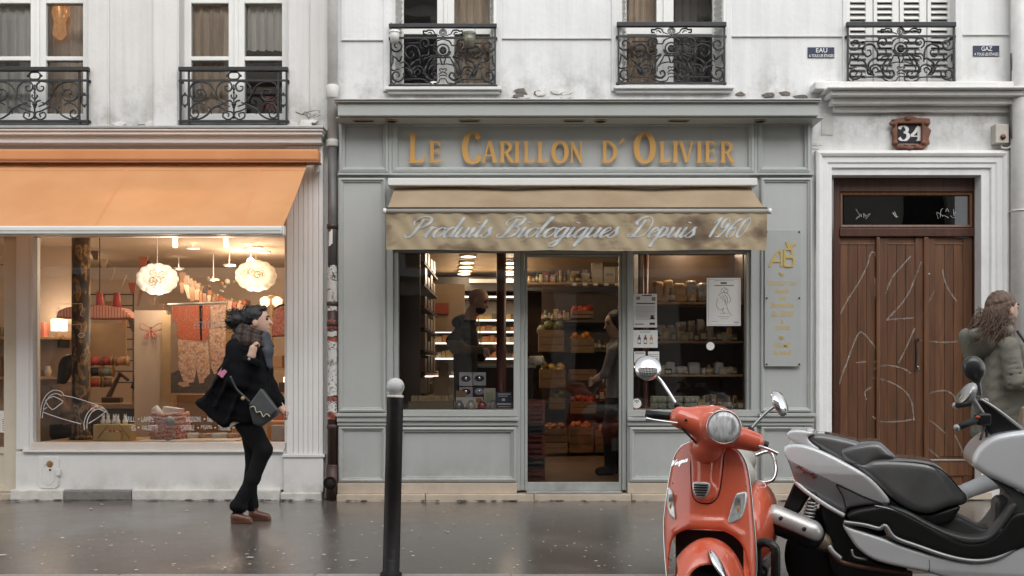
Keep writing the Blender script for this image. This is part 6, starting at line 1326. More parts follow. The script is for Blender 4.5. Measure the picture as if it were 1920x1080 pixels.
for k in range(11): 
    X = X0 + .03 + k * (X1 - X0 - .06) / 10; q = MB(); q.obox((X, yw_ + .06 - .02 * (k % 2), zl + .07), (.017, .012, .055), Matrix.Rotation(R(-22 + 5 * (k % 3)), 3, 'X') @ Matrix.Rotation(R(rr.uniform(-8, 8)), 3, 'Y')); item(q, 'paper_packet', 'gold-tied paper packet in the wicker tray', 'packet', mat('kraft_packet', (.40, .27, .12), .5, var=.2, scale=30), 'paper packets in the wicker tray', .004)
def card(px0, px1, py0, py1, y, m, lab, prints=(), nm='display_box', cat='box', dep=.06):
    t = thing(nm, lab, cat, P((px0 + px1) / 2, py1, y)); MB().box(x(px0, y), x(px1, y), y, y + dep, z(py1, y), z(py0, y)).build('body', m, t, bevel=.002)
    for (a, b, c, d, mm) in prints: MB().pbox(a, b, c, d, y - .002, y - .0005).build('print', mm, t)
    return t
mg1 = M3((.50, .46, .47)); mg2 = M3((.44, .46, .50)); mdk = M3((.05, .045, .05))
for i, (a, b, c, d, mm, lab) in enumerate(((861, 886, 698, 724, mg1, 'pinkish box with a round eye motif, upper left of the four'), (887, 911, 698, 723, mg2, 'bluish box with a round eye motif, upper right of the four'), (861, 886, 726, 745, mg1, 'pinkish box with an eye motif, lower left of the four'), (887, 911, 725, 745, mdk, 'black box with an eye motif, lower right of the four'))):
    yy = .3; t = card(a, b, c, d, yy, mm, lab); ce = P((a + b) / 2, (c + d) / 2 - 1, yy - .003)
    ey = [(ce.x + .045 * math.cos(k * .4), ce.z + .03 * math.sin(k * .4)) for k in range(16)]; MB().prism(ey[::-1], yy - .0025, yy - .0008).build('eye_print', m_ink if mm is not mdk else mg2, t); MB().lathe([(.016, 0), (.012, .004)], ce, axis=(0, -1, 0), seg=12).build('eye_disc', m_chrome, t)
card(861, 911, 745, 765, .31, m_dw, 'low dark stand under the four eye boxes', nm='stand', cat='stand')
card(855, 873, 733, 748, .22, m_cardboard, 'small brown card leaning on the eye boxes'); card(855, 905, 745, 765, .2, m_paper, 'low white box with an orange corner behind the jars', ((893, 903, 746, 755, M3((.55, .22, .08))),)); card(907, 929, 728, 765, .21, M3((.55, .50, .42)), 'cream carton with green print beside the blue card', ((911, 925, 736, 756, M3((.40, .42, .30))),)); card(930, 960, 735, 766, .13, M3((.06, .075, .13)), 'dark blue card with pale print in the corner of the left pane', ((934, 957, 738, 740, m_paper), (934, 952, 742, 743.5, m_paper), (932, 958, 756, 759, m_paper), (941, 947, 747, 752, m_paper), (934, 957, 762, 763, m_paper)), 'info_card', 'card', .01)
for a, c_, lab in ((861, (.30, .33, .36), 'grey glass'), (883, (.55, .52, .42), 'cream glass'), (904, (.42, .06, .06), 'dark red glass'), (924, (.32, .36, .36), 'pale green glass')):
    t = thing('jar', 'round %s jar on the ledge of the left pane' % lab, 'jar', (x(a, .12), .12, zl)); r_ = .043 if a < 920 else .032
    MB().lathe([(r_ * .75, zl), (r_, zl + .02), (r_, zl + .045), (r_ * .55, zl + .065), (r_ * .6, zl + .07)], (x(a, .12), .12, 0), seg=18).build('body', mat('jar_%d' % a, c_, .12, var=.05, coat=.6), t); MB().lathe([(r_ * .5, zl + .0702), (r_ * .5, zl + .082), (.005, zl + .085)], (x(a, .12), .12, 0), seg=14).build('lid', m_zinc, t)
item(MB().box(x(822, .8), x(842, .8), .8, .85, z(728, .8), z(680, .8)), 'paper_bag', 'brown paper bag hanging left of the man', 'bag', m_cardboard, bevel=.01); item(MB().box(x(812, .78), x(841, .78), .76, .79, .8, z(706, .78)), 'cardboard_box', 'brown cardboard box standing left of the man', 'box', m_cardboard, bevel=.004)
t = thing('checkout_counter', 'dark checkout counter in front of the man', 'counter', (x(930, 1.2), 1.2, zf)); MB().box(x(885, 1.2), x(1000, 1.2), 1.15, 1.6, zf + .013, z(690, 1.2)).build('body', m_dw, t); MB().box(x(880, 1.2), x(1005, 1.2), 1.1, 1.65, z(690, 1.2) + .0005, z(684, 1.2)).build('top', m_zinc, t, bevel=.003)
t = thing('weighing_scale', 'silver shop scale with a rounded bowl on the counter', 'scale', (x(1003, 1.3), 1.3, z(684, 1.3))); f = Fld(P(986, 692, 1.2), P(1024, 660, 1.45), .008); f.poly([(x(a, 1.3), z(b, 1.3)) for a, b in ((988, 684), (992, 668), (1018, 667), (1023, 684))], 1.33, .1, .02); f.build('body', m_zinc, t); MB().lathe([(.05, 0), (.046, .006)], P(1007, 676, 1.225), axis=(0, -1, 0), seg=16).build('dial', m_paper, t)
m_cr = [mat('crate_red', (.22, .035, .02), .5, var=.2), mat('crate_black', (.03, .03, .032), .5, var=.2)]
for k in range(7):
    b0 = zf + .0125 + .108 * k; X0, X1 = x(986, .35), x(1021, .35); t = thing('plastic_crate', '%s crate, number %s from the floor in the stack inside the door' % (('red plastic', 'black plastic', 'red plastic', 'red plastic', 'black plastic', 'dark red plastic', 'red plastic')[k], ('one', 'two', 'three', 'four', 'five', 'six', 'seven')[k]), 'crate', ((X0 + X1) / 2, .5, b0)); m_ = m_cr[1 if k in (1, 4) else 0]
    for (a, b, c, d) in ((X0, X1, .34, .352), (X0, X1, .64, .652), (X0, X0 + .01, .353, .639), (X1 - .01, X1, .353, .639)):
        for zz in (b0, b0 + .045, b0 + .085): MB().box(a, b, c, d, zz, zz + .02).build('slat', m_, t)
    for X in (X0, X1 - .02):
        for yy in (.336, .64): MB().box(X - .002, X + .022, yy, yy + .018, b0 + .0005, b0 + .104).build('corner', m_, t)
    MB().box(X0 + .012, X1 - .012, .355, .637, b0 + .004, b0 + .01).build('base', m_, t)
ysd = 3.2
t = thing('produce_stand', 'dark stepped produce stand facing the door', 'stand', (x(1100, ysd), ysd, zf))
for b, yy in ((800, 3.25), (752, 3.45), (655, 3.6), (600, 3.75)): MB().box(x(1018, yy), x(1240, yy), yy - .02, 4.2, z(b, yy) - .03, z(b, yy)).build('step', m_dw, t)
MB().box(x(1016, 4.2), x(1400, 4.2), 4.2, 4.25, zf, 2.4).build('back', m_dw, t)
MB().box(x(985, 3.5), x(1420, 3.5), 3.45, 3.9, z(530, 3.5) - .025, z(530, 3.5)).build('top_shelf', m_wood, t)
m_crw = mat('old_crate_wood', (.20, .125, .065), .7, var=.35, scale=6, stretch=(1, 6, 6))
def fcrate(px0, px1, py0, py1, y, lab, fr=None, m=m_crw):
    X0, X1, z0, z1 = x(px0, y), x(px1, y), z(py1, y), z(py0, y); t = thing('fruit_crate', lab, 'crate', ((X0 + X1) / 2, y, z0)); n = max(2, int((z1 - z0) / .085)); hh = (z1 - z0) / n
    for k in range(n): MB().box(X0, X1, y, y + .01, z0 + hh * k + .004, z0 + hh * (k + 1) - .004).build('slat', m, t, bevel=.002)
    for X in (X0, X1 - .012): MB().box(X, X + .012, y + .0105, y + .26, z0 + .003, z1 - .004).build('end', m, t)
    MB().box(X0 + .013, X1 - .013, y + .0105, y + .26, z0 + .003, z0 + .01).build('base', m, t)
    if fr:
        name, c_, r_, n_, flab, grp = fr; rr = random.Random(int(px0 * 7 + py0)); me = None; m_f = mat('fruit_' + name + str(int(c_[1] * 100)), c_, .4, var=.35, scale=9)
        for k in range(n_):
            q = (X0 + .03 + (X1 - X0 - .06) * rr.random(), y + .04 + .18 * rr.random(), z1 - .02 + r_ * .9 * (k / n_) * 1.8)
            if me is None: o = MB().sphere((0, 0, 0), (r_, r_, r_ * .93), 12, 8).build(name, m_f); me = o
            else: o = me.copy(); col.objects.link(o)
            o.location = q; s_ = rr.uniform(.85, 1.1); o.scale = (s_, s_, s_); tag(o, flab, name, grp)
fcrate(1020, 1064, 803, 829, 3.1, 'green-printed wooden crate of apples nearest the plastic crates', ('apple', (.42, .16, .05), .035, 22, 'apple heaped in the crate nearest the stacked plastic crates', 'apples in the left crate')); fcrate(1067, 1113, 800, 849, 3.12, 'tall wooden crate of peaches in the middle of the floor row', ('peach', (.50, .15, .06), .036, 20, 'peach heaped in the tall middle crate', 'peaches in the middle crate')); fcrate(1116, 1160, 806, 849, 3.12, 'wooden crate of nectarines behind the standing person', ('nectarine', (.48, .10, .05), .036, 16, 'nectarine in the crate behind the standing person', 'nectarines in the right crate')); fcrate(1021, 1064, 830, 850, 3.05, 'low cardboard crate under the apple crate', None, m_cardboard)
fcrate(1070, 1118, 752, 776, 3.4, 'small crate of red tomatoes on the second step', ('tomato', (.45, .06, .03), .04, 14, 'tomato in the small crate on the second step', 'tomatoes on the second step')); fcrate(1070, 1114, 634, 662, 3.55, 'crate of oranges on the third step', ('orange', (.58, .22, .03), .046, 12, 'orange in the crate on the third step', 'oranges on the third step')); fcrate(1072, 1112, 582, 597, 3.7, 'crate of red peppers heaped on the top step', ('pepper', (.5, .07, .035), .04, 26, 'red pepper heaped on the top step', 'peppers on the top step')); fcrate(1150, 1195, 580, 600, 3.7, 'crate of red apples at the right end of the top step', ('radish', (.46, .07, .05), .035, 18, 'red radish at the right end of the top step', 'radishes on the top step')); fcrate(1030, 1060, 745, 768, 3.4, 'small crate of bunched greens on the second step', ('cabbage', (.10, .13, .04), .05, 8, 'dark green cabbage on the second step', 'cabbages on the second step')); fcrate(1068, 1118, 692, 714, 3.5, 'empty pale crate between the oranges and the tomatoes'); fcrate(1010, 1058, 618, 660, 3.5, 'crate of leafy greens behind the scale', ('lettuce', (.14, .14, .05), .06, 9, 'leafy green lettuce behind the scale', 'lettuces behind the scale')); fcrate(1012, 1060, 692, 728, 3.4, 'crate of yellow squash below the greens', ('squash', (.42, .27, .05), .05, 9, 'yellow squash in the crate below the greens', 'squashes below the greens'))
for a, b, c, lab in ((1110, 1130, 478, 'tall white'), (1132, 1154, 500, 'square white'), (1155, 1178, 500, 'cream'), (1090, 1106, 512, 'small white'), (1070, 1086, 508, 'grey'), (1182, 1196, 508, 'yellow')): card(a, b, c, 529.8, 3.5, M3((.5, .42, .3)) if 'white' in lab else M3((.4, .28, .14)), lab + ' carton on the top shelf above the produce', ((a + 4, b - 4, c + 12, c + 18, M3((.3, .25, .18))),), 'carton', 'carton', .12)
for k in range(8): item(MB().box(x(1073 + 20 * k, 3.44), x(1081 + 20 * k, 3.44), 3.438, 3.444, z(535.5, 3.44), z(530.5, 3.44)), 'price_tag', 'small price tag on the edge of the top shelf', 'price tag', m_paper, 'price tags on the top shelf')
m_bag = mat('cellophane', (.30, .26, .22), .12, var=.5, scale=18, coat=.8, bump=.6, bscale=30); m_bag2 = mat('white_cellophane', (.48, .47, .45), .15, var=.3, scale=20, coat=.8, bump=.6, bscale=30)
t = thing('goods_shelf', 'wooden shelves of wrapped goods behind the right pane', 'shelf', (x(1300, .6), .6, .80))
for b in (568, 640, 702): MB().box(x(1190, .6), x(1392, .6), .5, .85, z(b, .6) - .02, z(b, .6)).build('board', m_wood, t)
for a in (1194, 1388): MB().box(x(a, .6), x(a + 4, .6), .5, .85, .803, 2.3).build('side', m_dw, t)
MB().box(x(1190, .6), x(1392, .6), .86, .88, .803, 2.3).build('back', m_dw, t)
rr = random.Random(21)
for b, n_, h0, h1, mm, lab, grp in ((568, 7, 26, 46, [m_bag, M3((.5, .36, .2)), M3((.36, .22, .1))], 'wrapped loaf on the upper shelf of the right pane', 'wrapped loaves'), (640, 6, 24, 44, [m_bag, m_bag, M3((.25, .16, .09))], 'cellophane bag on the middle shelf of the right pane', 'cellophane bags'), (702, 9, 12, 26, [m_bag2, m_bag2, M3((.5, .48, .45))], 'white wrapped cheese on the lower shelf of the right pane', 'wrapped cheeses')):
    px_ = 1226
    for k in range(n_):
        w_ = rr.uniform(15, 24); h_ = rr.uniform(h0, h1); c = P(px_ + w_ / 2, b - h_ / 2, .6)
        if px_ + w_ > 1386: break
        f = Fld(c - Vector((.08, .1, .14)), c + Vector((.08, .1, .14)), .012); f.box(c, (w_ / 2 * .0049, .06, h_ / 2 * .0050), .02); f.noise(.003, 40, k); o = f.build('wrapped_food', rr.choice(mm)); tag(o, lab, 'food', grp); px_ += w_ + 1
m_egg = mat('egg_carton', (.40, .43, .34), .85, var=.1, scale=20)
for i, a in enumerate((1222, 1252, 1283)):
    for j in range(2):
        X0, X1, z0 = x(a, .16), x(a + 28, .16), zl + .0005 + .062 * j; c = Vector(((X0 + X1) / 2, .2, z0 + .03)); f = Fld(c - Vector((.09, .08, .04)), c + Vector((.09, .08, .04)), .006); f.box(c, ((X1 - X0) / 2, .055, .028), .01)
        for k in range(3):
            f.ell((X0 + (k + .5) * (X1 - X0) / 3, .143, z0 + .015), (.016, .02, .02), .006)
            f.cap((X0 + k * (X1 - X0) / 3, .14, z0 + .0), (X0 + k * (X1 - X0) / 3, .14, z0 + .03), .007, .004, .006, '-')
        o = f.build('egg_carton', m_egg); tag(o, '%s egg carton of the %s pair behind the right pane' % (('lower', 'upper')[j], ('left', 'middle', 'right')[i]), 'egg carton', 'egg cartons')
yn = YW - .0025
def notice(px0, px1, py0, py1, lab):
    t = thing('notice', lab, 'notice', P((px0 + px1) / 2, py1, yn)); MB().pbox(px0, px1, py0, py1, yn - .001, yn).build('sheet', m_paper, t); return t
def pr(t, rects, m=m_ink):
    for r_ in rects: MB().pbox(*r_, yn - .0022, yn - .0012).build('print', m, t)
t = notice(1188, 1232, 551, 614, 'text notice with a small top hat on the right pane'); mgr = M3((.42, .42, .42)); pr(t, [(1204, 1222, 553, 555), (1193, 1228, 568, 570), (1190, 1207, 607, 608.5), (1218, 1228, 605, 609)]); pr(t, [(1192, 1228, 574 + 2.4 * k, 575 + 2.4 * k) for k in range(11)], mgr); pr(t, [(1220, 1226, 591, 597), (1218, 1228, 597, 598.5)]); pr(t, [(1193, 1200, 556, 562), (1222, 1229, 557, 564)], M3((.25, .2, .16)))
t = notice(1187.5, 1233, 619, 652, 'white card with three printed bottles on the right pane')
for a, c_ in ((1198.5, (.08, .09, .13)), (1210, (.18, .05, .05)), (1221, (.45, .28, .14))): q = MB(); q.prism([(x(a + u, yn), z(v, yn)) for u, v in ((-3, 645), (-3, 634), (-1.2, 631), (-1, 628), (1, 628), (1.2, 631), (3, 634), (3, 645))][::-1], yn - .0022, yn - .0012); q.build('printed_bottle', M3(c_), t); MB().pbox(a - 2.2, a + 2.2, 637, 643, yn - .0034, yn - .0024).build('printed_label', m_paper, t)
pr(t, [(1200, 1220, 622, 623.2)], M3((.2, .35, .36)))
t = notice(1189, 1210, 659, 680, 'half-hidden grey card left of the other small card'); pr(t, [(1191, 1208, 660, 664)], mgr); t = notice(1215, 1236, 659, 688, 'small lined card behind the scooter mirror'); pr(t, [(1217, 1234, 664 + 4 * k, 665.5 + 4 * k) for k in range(5)], mgr)
t = thing('poster', 'white poster with a line-drawn head in profile on the right pane', 'poster', P(1357, 611, yn)); MB().pbox(1325, 1389, 521, 611, yn - .001, yn).build('sheet', m_paper, t)
q = MB(); q.ring(x(1328, yn), x(1386, yn), z(608.5, yn), z(523.5, yn), [(0, yn - .0014), (0, yn - .002), (.003, yn - .002), (.003, yn - .0014)]); q.build('print_border', mgr, t)
pr(t, [(1340, 1376, 525.5, 526.5)], mgr); pr(t, [(1351, 1363, 529, 532.5), (1339, 1376, 534.5, 536)], M3((.1, .1, .1))); pr(t, [(1350, 1366, 587, 588), (1347, 1368, 593, 594.5), (1350, 1366, 597, 598), (1333, 1346, 602, 603), (1376, 1385, 603, 606)], mgr)
for pts in ([(1352, 548), (1354, 541), (1360, 540), (1365, 545), (1362, 549), (1356, 546), (1362, 542)], [(1345, 559), (1344, 568), (1343, 573), (1346, 577), (1347, 580), (1352, 581), (1357, 577)], [(1347, 555), (1352, 550), (1360, 549), (1366, 553), (1370, 562), (1366, 568)], [(1350, 556), (1356, 562), (1362, 568)], [(1354, 554), (1360, 562), (1359, 571)], [(1358, 552), (1364, 560), (1362, 574)], [(1363, 575), (1366, 584), (1372, 592)], [(1357, 578), (1355, 583), (1358, 587)]):
    c_ = crom([(x(a, yn), z(b, yn)) for a, b in pts], 5); q = MB(); q.ribbon(c_, [.003] * len(c_), yn - .0022, yn - .0012); q.build('drawn_line', m_ink, t)
t = thing('sticker', 'round white sticker low on the right pane', 'sticker', P(1194, 766, yn)); MB().lathe([(.044, 0), (.044, .001)], P(1193.5, 756.5, yn), axis=(0, -1, 0), seg=24, smooth=False).build('disc', m_paper, t)
for a, b in ((1191, 752), (1194, 751), (1197, 752), (1194, 754.5)): MB().lathe([(.006, 0), (.006, .001)], P(a, b, yn - .0012), axis=(0, -1, 0), seg=8).build('print', m_ink, t)
t = thing('sticker', 'round pale sticker with a torn edge on the right pane', 'sticker', P(1332, 657, yn)); MB().lathe([(.037, 0), (.037, .001)], P(1332, 649, yn), axis=(0, -1, 0), seg=24, smooth=False).build('disc', m_paper, t)
rr = random.Random(77); PROT = {}
def small(kind, c_, h_, w_, loc, lab, grp):
    k = (kind, c_)
    if k not in PROT:
        q = MB()
        if kind == 'bottle': q.lathe([(.5, 0), (.5, .6), (.2, .75), (.2, 1), (.15, 1.0)], (0, 0, 0), seg=10)
        elif kind == 'jar': q.lathe([(.45, 0), (.5, .05), (.5, .75), (.4, .8), (.42, 1)], (0, 0, 0), seg=10)
        else: q.box(-.5, .5, -.4, .4, 0, 1)
        q.m = 1
        if kind == 'packet': q.box(-.38, .38, -.42, -.401, .2, .7)
        else: q.lathe([(.51, .2), (.51, .5)], (0, 0, 0), seg=10)
        PROT[k] = q.build(kind, [mat('good_%02d%02d%02d' % tuple(int(99 * u) for u in c_), c_, .25, var=.15, scale=3), M3((.5, .45, .35))]); o = PROT[k]
    else: o = PROT[k].copy(); col.objects.link(o)
    o.location = loc; o.scale = (w_, w_, h_); tag(o, lab, kind, grp)
PAL = [(.30, .16, .06), (.12, .07, .03), (.42, .30, .14), (.25, .05, .03), (.10, .11, .05), (.45, .38, .26), (.05, .04, .035), (.36, .20, .05)]
CN = dict(zip(PAL, ('amber', 'dark brown', 'honey', 'deep red', 'olive', 'cream', 'black', 'orange')))
for b, y0, px0, px1, n_, h0, nm in ((568, .56, 1222, 1384, 22, .12, 'upper shelf behind the right pane'), (640, .55, 1222, 1384, 22, .11, 'middle shelf behind the right pane'), (702, .56, 1226, 1384, 14, .07, 'lower shelf behind the right pane'), (530, 3.5, 990, 1110, 16, .13, 'top shelf above the produce'), (600, 3.72, 1018, 1068, 9, .12, 'top produce step'), (655, 3.58, 1118, 1180, 10, .12, 'third produce step'), (752, 3.42, 1120, 1200, 12, .13, 'second produce step')):
    for i in range(n_):
        kd = rr.choice(('bottle', 'jar', 'packet')); c_ = rr.choice(PAL); a = px0 + (px1 - px0) * (i + rr.random() * .5) / n_
        small(kd, c_, h0 * rr.uniform(.6, 1.3), rr.uniform(.04, .07), (x(a, y0), y0 + rr.uniform(-.03, .06), z(b, y0) + .001), '%s %s on the %s' % (CN[c_], kd, nm), 'goods on the ' + nm)
for i in range(16):
    kd = rr.choice(('jar', 'packet')); c_ = rr.choice(PAL); a = 1310 + 5 * i; small(kd, c_, rr.uniform(.05, .13), rr.uniform(.04, .06), (x(a, .2), .13 + rr.uniform(0, .15), zl + .0005), '%s %s on the ledge beside the egg cartons' % (CN[c_], kd), 'goods beside the egg cartons')
ybo = -3.47
t = thing('bollard', 'dark metal bollard with a scuffed white ball top on the kerb', 'bollard', (x(731, ybo), ybo, .007))
tp = P(741.5, 725, ybo); bt = Vector((x(733, ybo), ybo, .005)); ax = (tp - bt).normalized(); L_ = (tp - bt).length
m_bol = mat('dark_brown_paint', (.009, .007, .0065), .45, var=.3, scale=10, bump=.25, bscale=25, rvar=.12, spec=.25)
MB().lathe([(.062, 0), (.06, .02), (.047, .028), (.047, L_ * .5), (.0455, L_ - .062), (.045, L_ - .06)], bt, axis=ax, seg=28).build('post', m_bol, t)
MB().lathe([(.0465, L_ - .0600), (.0465, L_ - .049), (.036, L_ - .047), (.036, L_ - .042), (.043, L_ - .038)], bt, axis=ax, seg=28).build('neck', m_stonew, t)
MB().sphere(tp, .0495, 28, 18).build('ball', ramp_mat('chipped_white', [(.27, (.03, .03, .03)), (.33, (.55, .55, .53)), (.8, (.68, .68, .66))], 7, .5, bump=.1), t)
yh_ = -4.42; t = thing('parking_hoop', 'low dark steel hoop beside the orange scooter', 'hoop', (x(1438, yh_), yh_, -.12))
xa_, xb_ = x(1424, yh_), x(1452, yh_); zt_ = z(1019, yh_); r_ = (xb_ - xa_) / 2; pts = [(xa_, yh_ + .05, -.119)] + [((xa_ + xb_) / 2 - r_ * math.cos(a), yh_ + .05 - .07 * (1 - math.cos(a)) / 2, zt_ - r_ + r_ * math.sin(a) * 1.05) for a in [i * math.pi / 10 for i in range(11)]] + [(xb_, yh_ - .02, -.119)]
MB().tube(pts, .022, 14).build('tube', mat('worn_black_steel', (.014, .011, .010), .35, var=.4, scale=22, rvar=.15), t)
for p_ in (pts[0], pts[-1]): MB().lathe([(.045, -.119), (.045, -.112)], (p_[0], p_[1], 0), seg=16).build('base_plate', m_bol, t)
def wheel(parent, c, R_, w, rim, ax, local, mr=None):
    """tyre with rim as its sub-part"""
    k = w / 2
    ty = MB().lathe([(rim, -k * .8), (R_ * .86, -k), (R_ * .95, -k * .8), (R_, -k * .35), (R_, k * .35), (R_ * .95, k * .8), (R_ * .86, k), (rim, k * .8)], c, axis=ax, seg=40).build('tyre', m_rubber, parent, local=local)
    q = MB(); q.lathe([(rim * 1.02, -k * .7), (rim * .9, -k * .72), (rim * .85, -k * .2), (rim * .25, -k * .25), (rim * .22, -k * .6), (.01, -k * .62)], c, axis=ax, seg=30)
    q.lathe([(rim * 1.02, k * .7), (rim * .9, k * .72), (rim * .85, k * .2), (rim * .25, k * .25), (rim * .22, k * .6), (.01, k * .62)], c, axis=ax, seg=30)
    for i in range(5):
        a = i * 2 * math.pi / 5; A = Vector(ax).normalized(); u = A.orthogonal().normalized(); v = A.cross(u); d = u * math.cos(a) + v * math.sin(a)
        for s_ in (-1, 1): q.tube([Vector(c) + d * rim * .2 + A * s_ * k * .4, Vector(c) + d * rim * .9 + A * s_ * k * .6], rim * .09, 8)
    q.build('rim', mr or m_zinc, ty, local=local)
def car_paint(name, c, rough=.3):
    m = mat(name, c, rough, var=.04, scale=3, coat=1.0, spec=.5); m.node_tree.nodes['Principled BSDF'].inputs['Coat Roughness'].default_value = .04; return m
m_vo = car_paint('orange_enamel', (.76, .135, .062)); m_cream_s = mat('pale_vinyl', (.50, .50, .44), .5, var=.06)
m_lens = mat('clear_lens', (.62, .62, .60), .08, var=.25, scale=60, coat=1.0, metal=.35); m_slot = m_dark
m_satin = mat('satin_chrome', (.66, .66, .65), .25, metal=.55, var=.05)
vs = thing('motor_scooter', 'orange retro scooter with round headlamp and chrome mirrors parked facing the street', 'scooter', (.885, -4.45, -.12)); vs.rotation_euler = (0, 0, R(-18))
vx = lambda p_: (p_ - 1320) / 402; vz = lambda p_: 1.253 - (p_ - 700) / 410
sy = lambda X, Z: 2.3 * X * X + .16 * (Z - .55)        # sweep of the leg shield
def wpv(X, Y, Z): return X, Y - 2.3 * X * X - .16 * (Z - .55), Z
OUT = [(1300, 829), (1278, 836), (1264, 849), (1255, 868), (1248, 900), (1243, 935), (1239, 970), (1238, 1000), (1241, 1040), (1246, 1080), (1254, 1130), (1275, 1160), (1380, 1162), (1400, 1130), (1407, 1080), (1407, 1040), (1404, 1000), (1401, 970), (1398, 935), (1394, 900), (1388, 870), (1377, 850), (1362, 838), (1340, 830)]
OUTs = crom(OUT, 4, True)
f = Fld((-.24, -.12, .1), (.25, .22, .97), .005); f.warp = wpv
f.poly([(vx(a), vz(b)) for a, b in OUTs], 0, .013, .012)
ARC_ = [(1252, 1200), (1250, 1085), (1252, 1040), (1260, 1012), (1282, 996), (1318, 991), (1350, 994), (1373, 1008), (1388, 1033), (1397, 1085), (1398, 1200)]
f.poly([(vx(a), vz(b)) for a, b in crom(ARC_, 4)], 0, .06, .005, .015, '-')
f.poly([(vx(a), vz(b)) for a, b in ((1262, 1000), (1290, 985), (1350, 985), (1380, 1000), (1350, 975), (1290, 975))], -.012, .006, .005, .03)
f.build('leg_shield', m_vo, vs, local=True)
q = MB(); q.tube([(vx(a) * 1.008, sy(vx(a), vz(b)) - .001, vz(b)) for a, b in crom(OUT[13:] + OUT[:11], 4)], .0052, 8); q.build('edge_trim', m_chrome, vs, local=True)
f = Fld((-.1, -.08, .6), (.1, .1, .96), .004); f.warp = wpv
f.poly([(vx(a), vz(b)) for a, b in crom([(1291, 833), (1350, 833), (1349, 860), (1346, 900), (1341, 928), (1330, 941), (1316, 943), (1302, 938), (1295, 922), (1292, 880)], 4, True)], -.016, .012, .009); f.poly([(vx(a), vz(b)) for a, b in crom([(1307, 834), (1331, 834), (1331, 870), (1330, 900), (1340, 915), (1336, 932), (1318, 938), (1301, 930), (1299, 914), (1307, 900)], 4, True)], -.025, .012, .009, .006)
f.build('horn_cover', m_vo, vs, local=True)
f = Fld((-.07, -.1, .64), (.05, .06, .76), .0035); f.warp = wpv; f.poly([(vx(a), vz(b)) for a, b in crom([(1297, 905), (1312, 903), (1327, 905), (1328, 917), (1322, 930), (1312, 934), (1302, 930), (1296, 917)], 4, True)], -.036, .008, .006); MB().tube([(vx(a), sy(vx(a), vz(b)) - .0135, vz(b)) for a, b in crom([(1289.5, 834), (1290, 880), (1293.5, 923), (1301, 939.5), (1316, 944.5), (1331, 942.5), (1342.5, 929), (1347.5, 900), (1351, 860), (1352, 834)], 5)], .0022, 6).build('panel_gap', m_dark, vs, local=True)
gr = f.build('grille', m_satin, vs, local=True)
for k in range(5): a = 908.5 + 4.7 * k; wd = 12.5 - max(0, k - 2) * 2.4; MB().box(vx(1312 - wd), vx(1312 + wd), -.05 + .16 * (vz(a) - .55) + .002, -.03, vz(a) - .0026, vz(a) + .0026).build('slot', m_slot, gr, local=True)
zb_ = vz(849); MB().box(vx(1312), vx(1326), -.042 + .16 * (zb_ - .55), -.025, zb_ - .02, zb_ + .018).build('badge', m_chrome, vs, local=True, bevel=.003)
for pts in ([(1244, 922), (1252, 923), (1257, 935), (1263, 974), (1260, 978), (1249, 971), (1243, 952)], [(1372, 928), (1378, 924), (1391, 924), (1391, 946), (1383, 970), (1372, 977), (1359, 979), (1365, 950)]):
    P2 = [(vx(a), vz(b)) for a, b in crom(pts, 4, True)]; A = np.array(P2)
    f = Fld((A[:, 0].min() - .02, -.1, A[:, 1].min() - .02), (A[:, 0].max() + .02, .25, A[:, 1].max() + .02), .004); f.warp = wpv; f.poly(P2, -.013, .010, .007); il = f.build('indicator', m_lens, vs, local=True)
    c_ = A.mean(0); q = MB(); q.sphere((c_[0], sy(c_[0], c_[1]) - .024, c_[1] - .01), (.008, .004, .014), 10, 8); q.build('bulb', M3((.6, .3, .08)), il, local=True)
    q = MB()
    for k in range(5): X = c_[0] + (k - 2) * .006; q.box(X - .0008, X + .0008, sy(X, c_[1]) - .0245, sy(X, c_[1]) - .02, c_[1] - .045, c_[1] + .045)
    q.build('ribbing', m_zinc, il, local=True, kind='stuff')
q = MB(); n_ = (vx(1282) - vx(1250))
def plv(u, v, k):
    X = vx(1249) + (vx(1283) - vx(1249)) * u; Z = vz(880) + (vz(868) - vz(880)) * u + v * .012; return (X, sy(X, Z) - .0148 - .0003 * (k % 4), Z)
SC['v'] = (.7, [[(0, 1.0), (.15, .5), (.25, 0), (.5, .6), (.65, 1.0)]])
script(q, 'Vespa', plv, .3, .16, .34); q.build('emblem', m_chrome, vs, local=True)
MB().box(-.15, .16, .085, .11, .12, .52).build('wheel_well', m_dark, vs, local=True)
st_ = R(-20); cst, sst = math.cos(st_), math.sin(st_); wc = Vector((.012, -.06, .212)); Rm = np.array([[cst, -sst, 0], [sst, cst, 0], [0, 0, 1]])
f = Fld((-.24, -.42, .18), (.27, .30, .56), .006)
f.ell((wc.x, wc.y - .01, .25), (.150, .265, .262), .02, rot=Rm)
f.ell((wc.x, wc.y - .01, .235), (.138, .258, .252), .01, '-', rot=Rm)
f.box((0, -.05, .12), (.5, .6, .20), .005, .012, '-'); f.cap((wc.x - .3 * cst, wc.y - .16 - .3 * sst, .33), (wc.x + .3 * cst, wc.y - .16 + .3 * sst, .33), .085, .085, .02, '-')
f.build('mudguard', m_vo, vs, local=True)
c_ = Vector((wc.x + .105 * cst + .10 * sst, wc.y + .105 * sst - .12 * cst, .425)); q = MB(); q.sphere((0, 0, 0), (.012, .034, .072), 14, 10); q.xform(Matrix.Translation(c_) @ Matrix.Rotation(R(-20), 4, 'Z') @ Matrix.Rotation(R(-38), 4, 'Y') @ Matrix.Rotation(R(-15), 4, 'X')); q.build('mudguard_crest', m_chrome, vs, local=True)
wheel(vs, wc, .208, .11, .135, (cst, sst, 0), True)
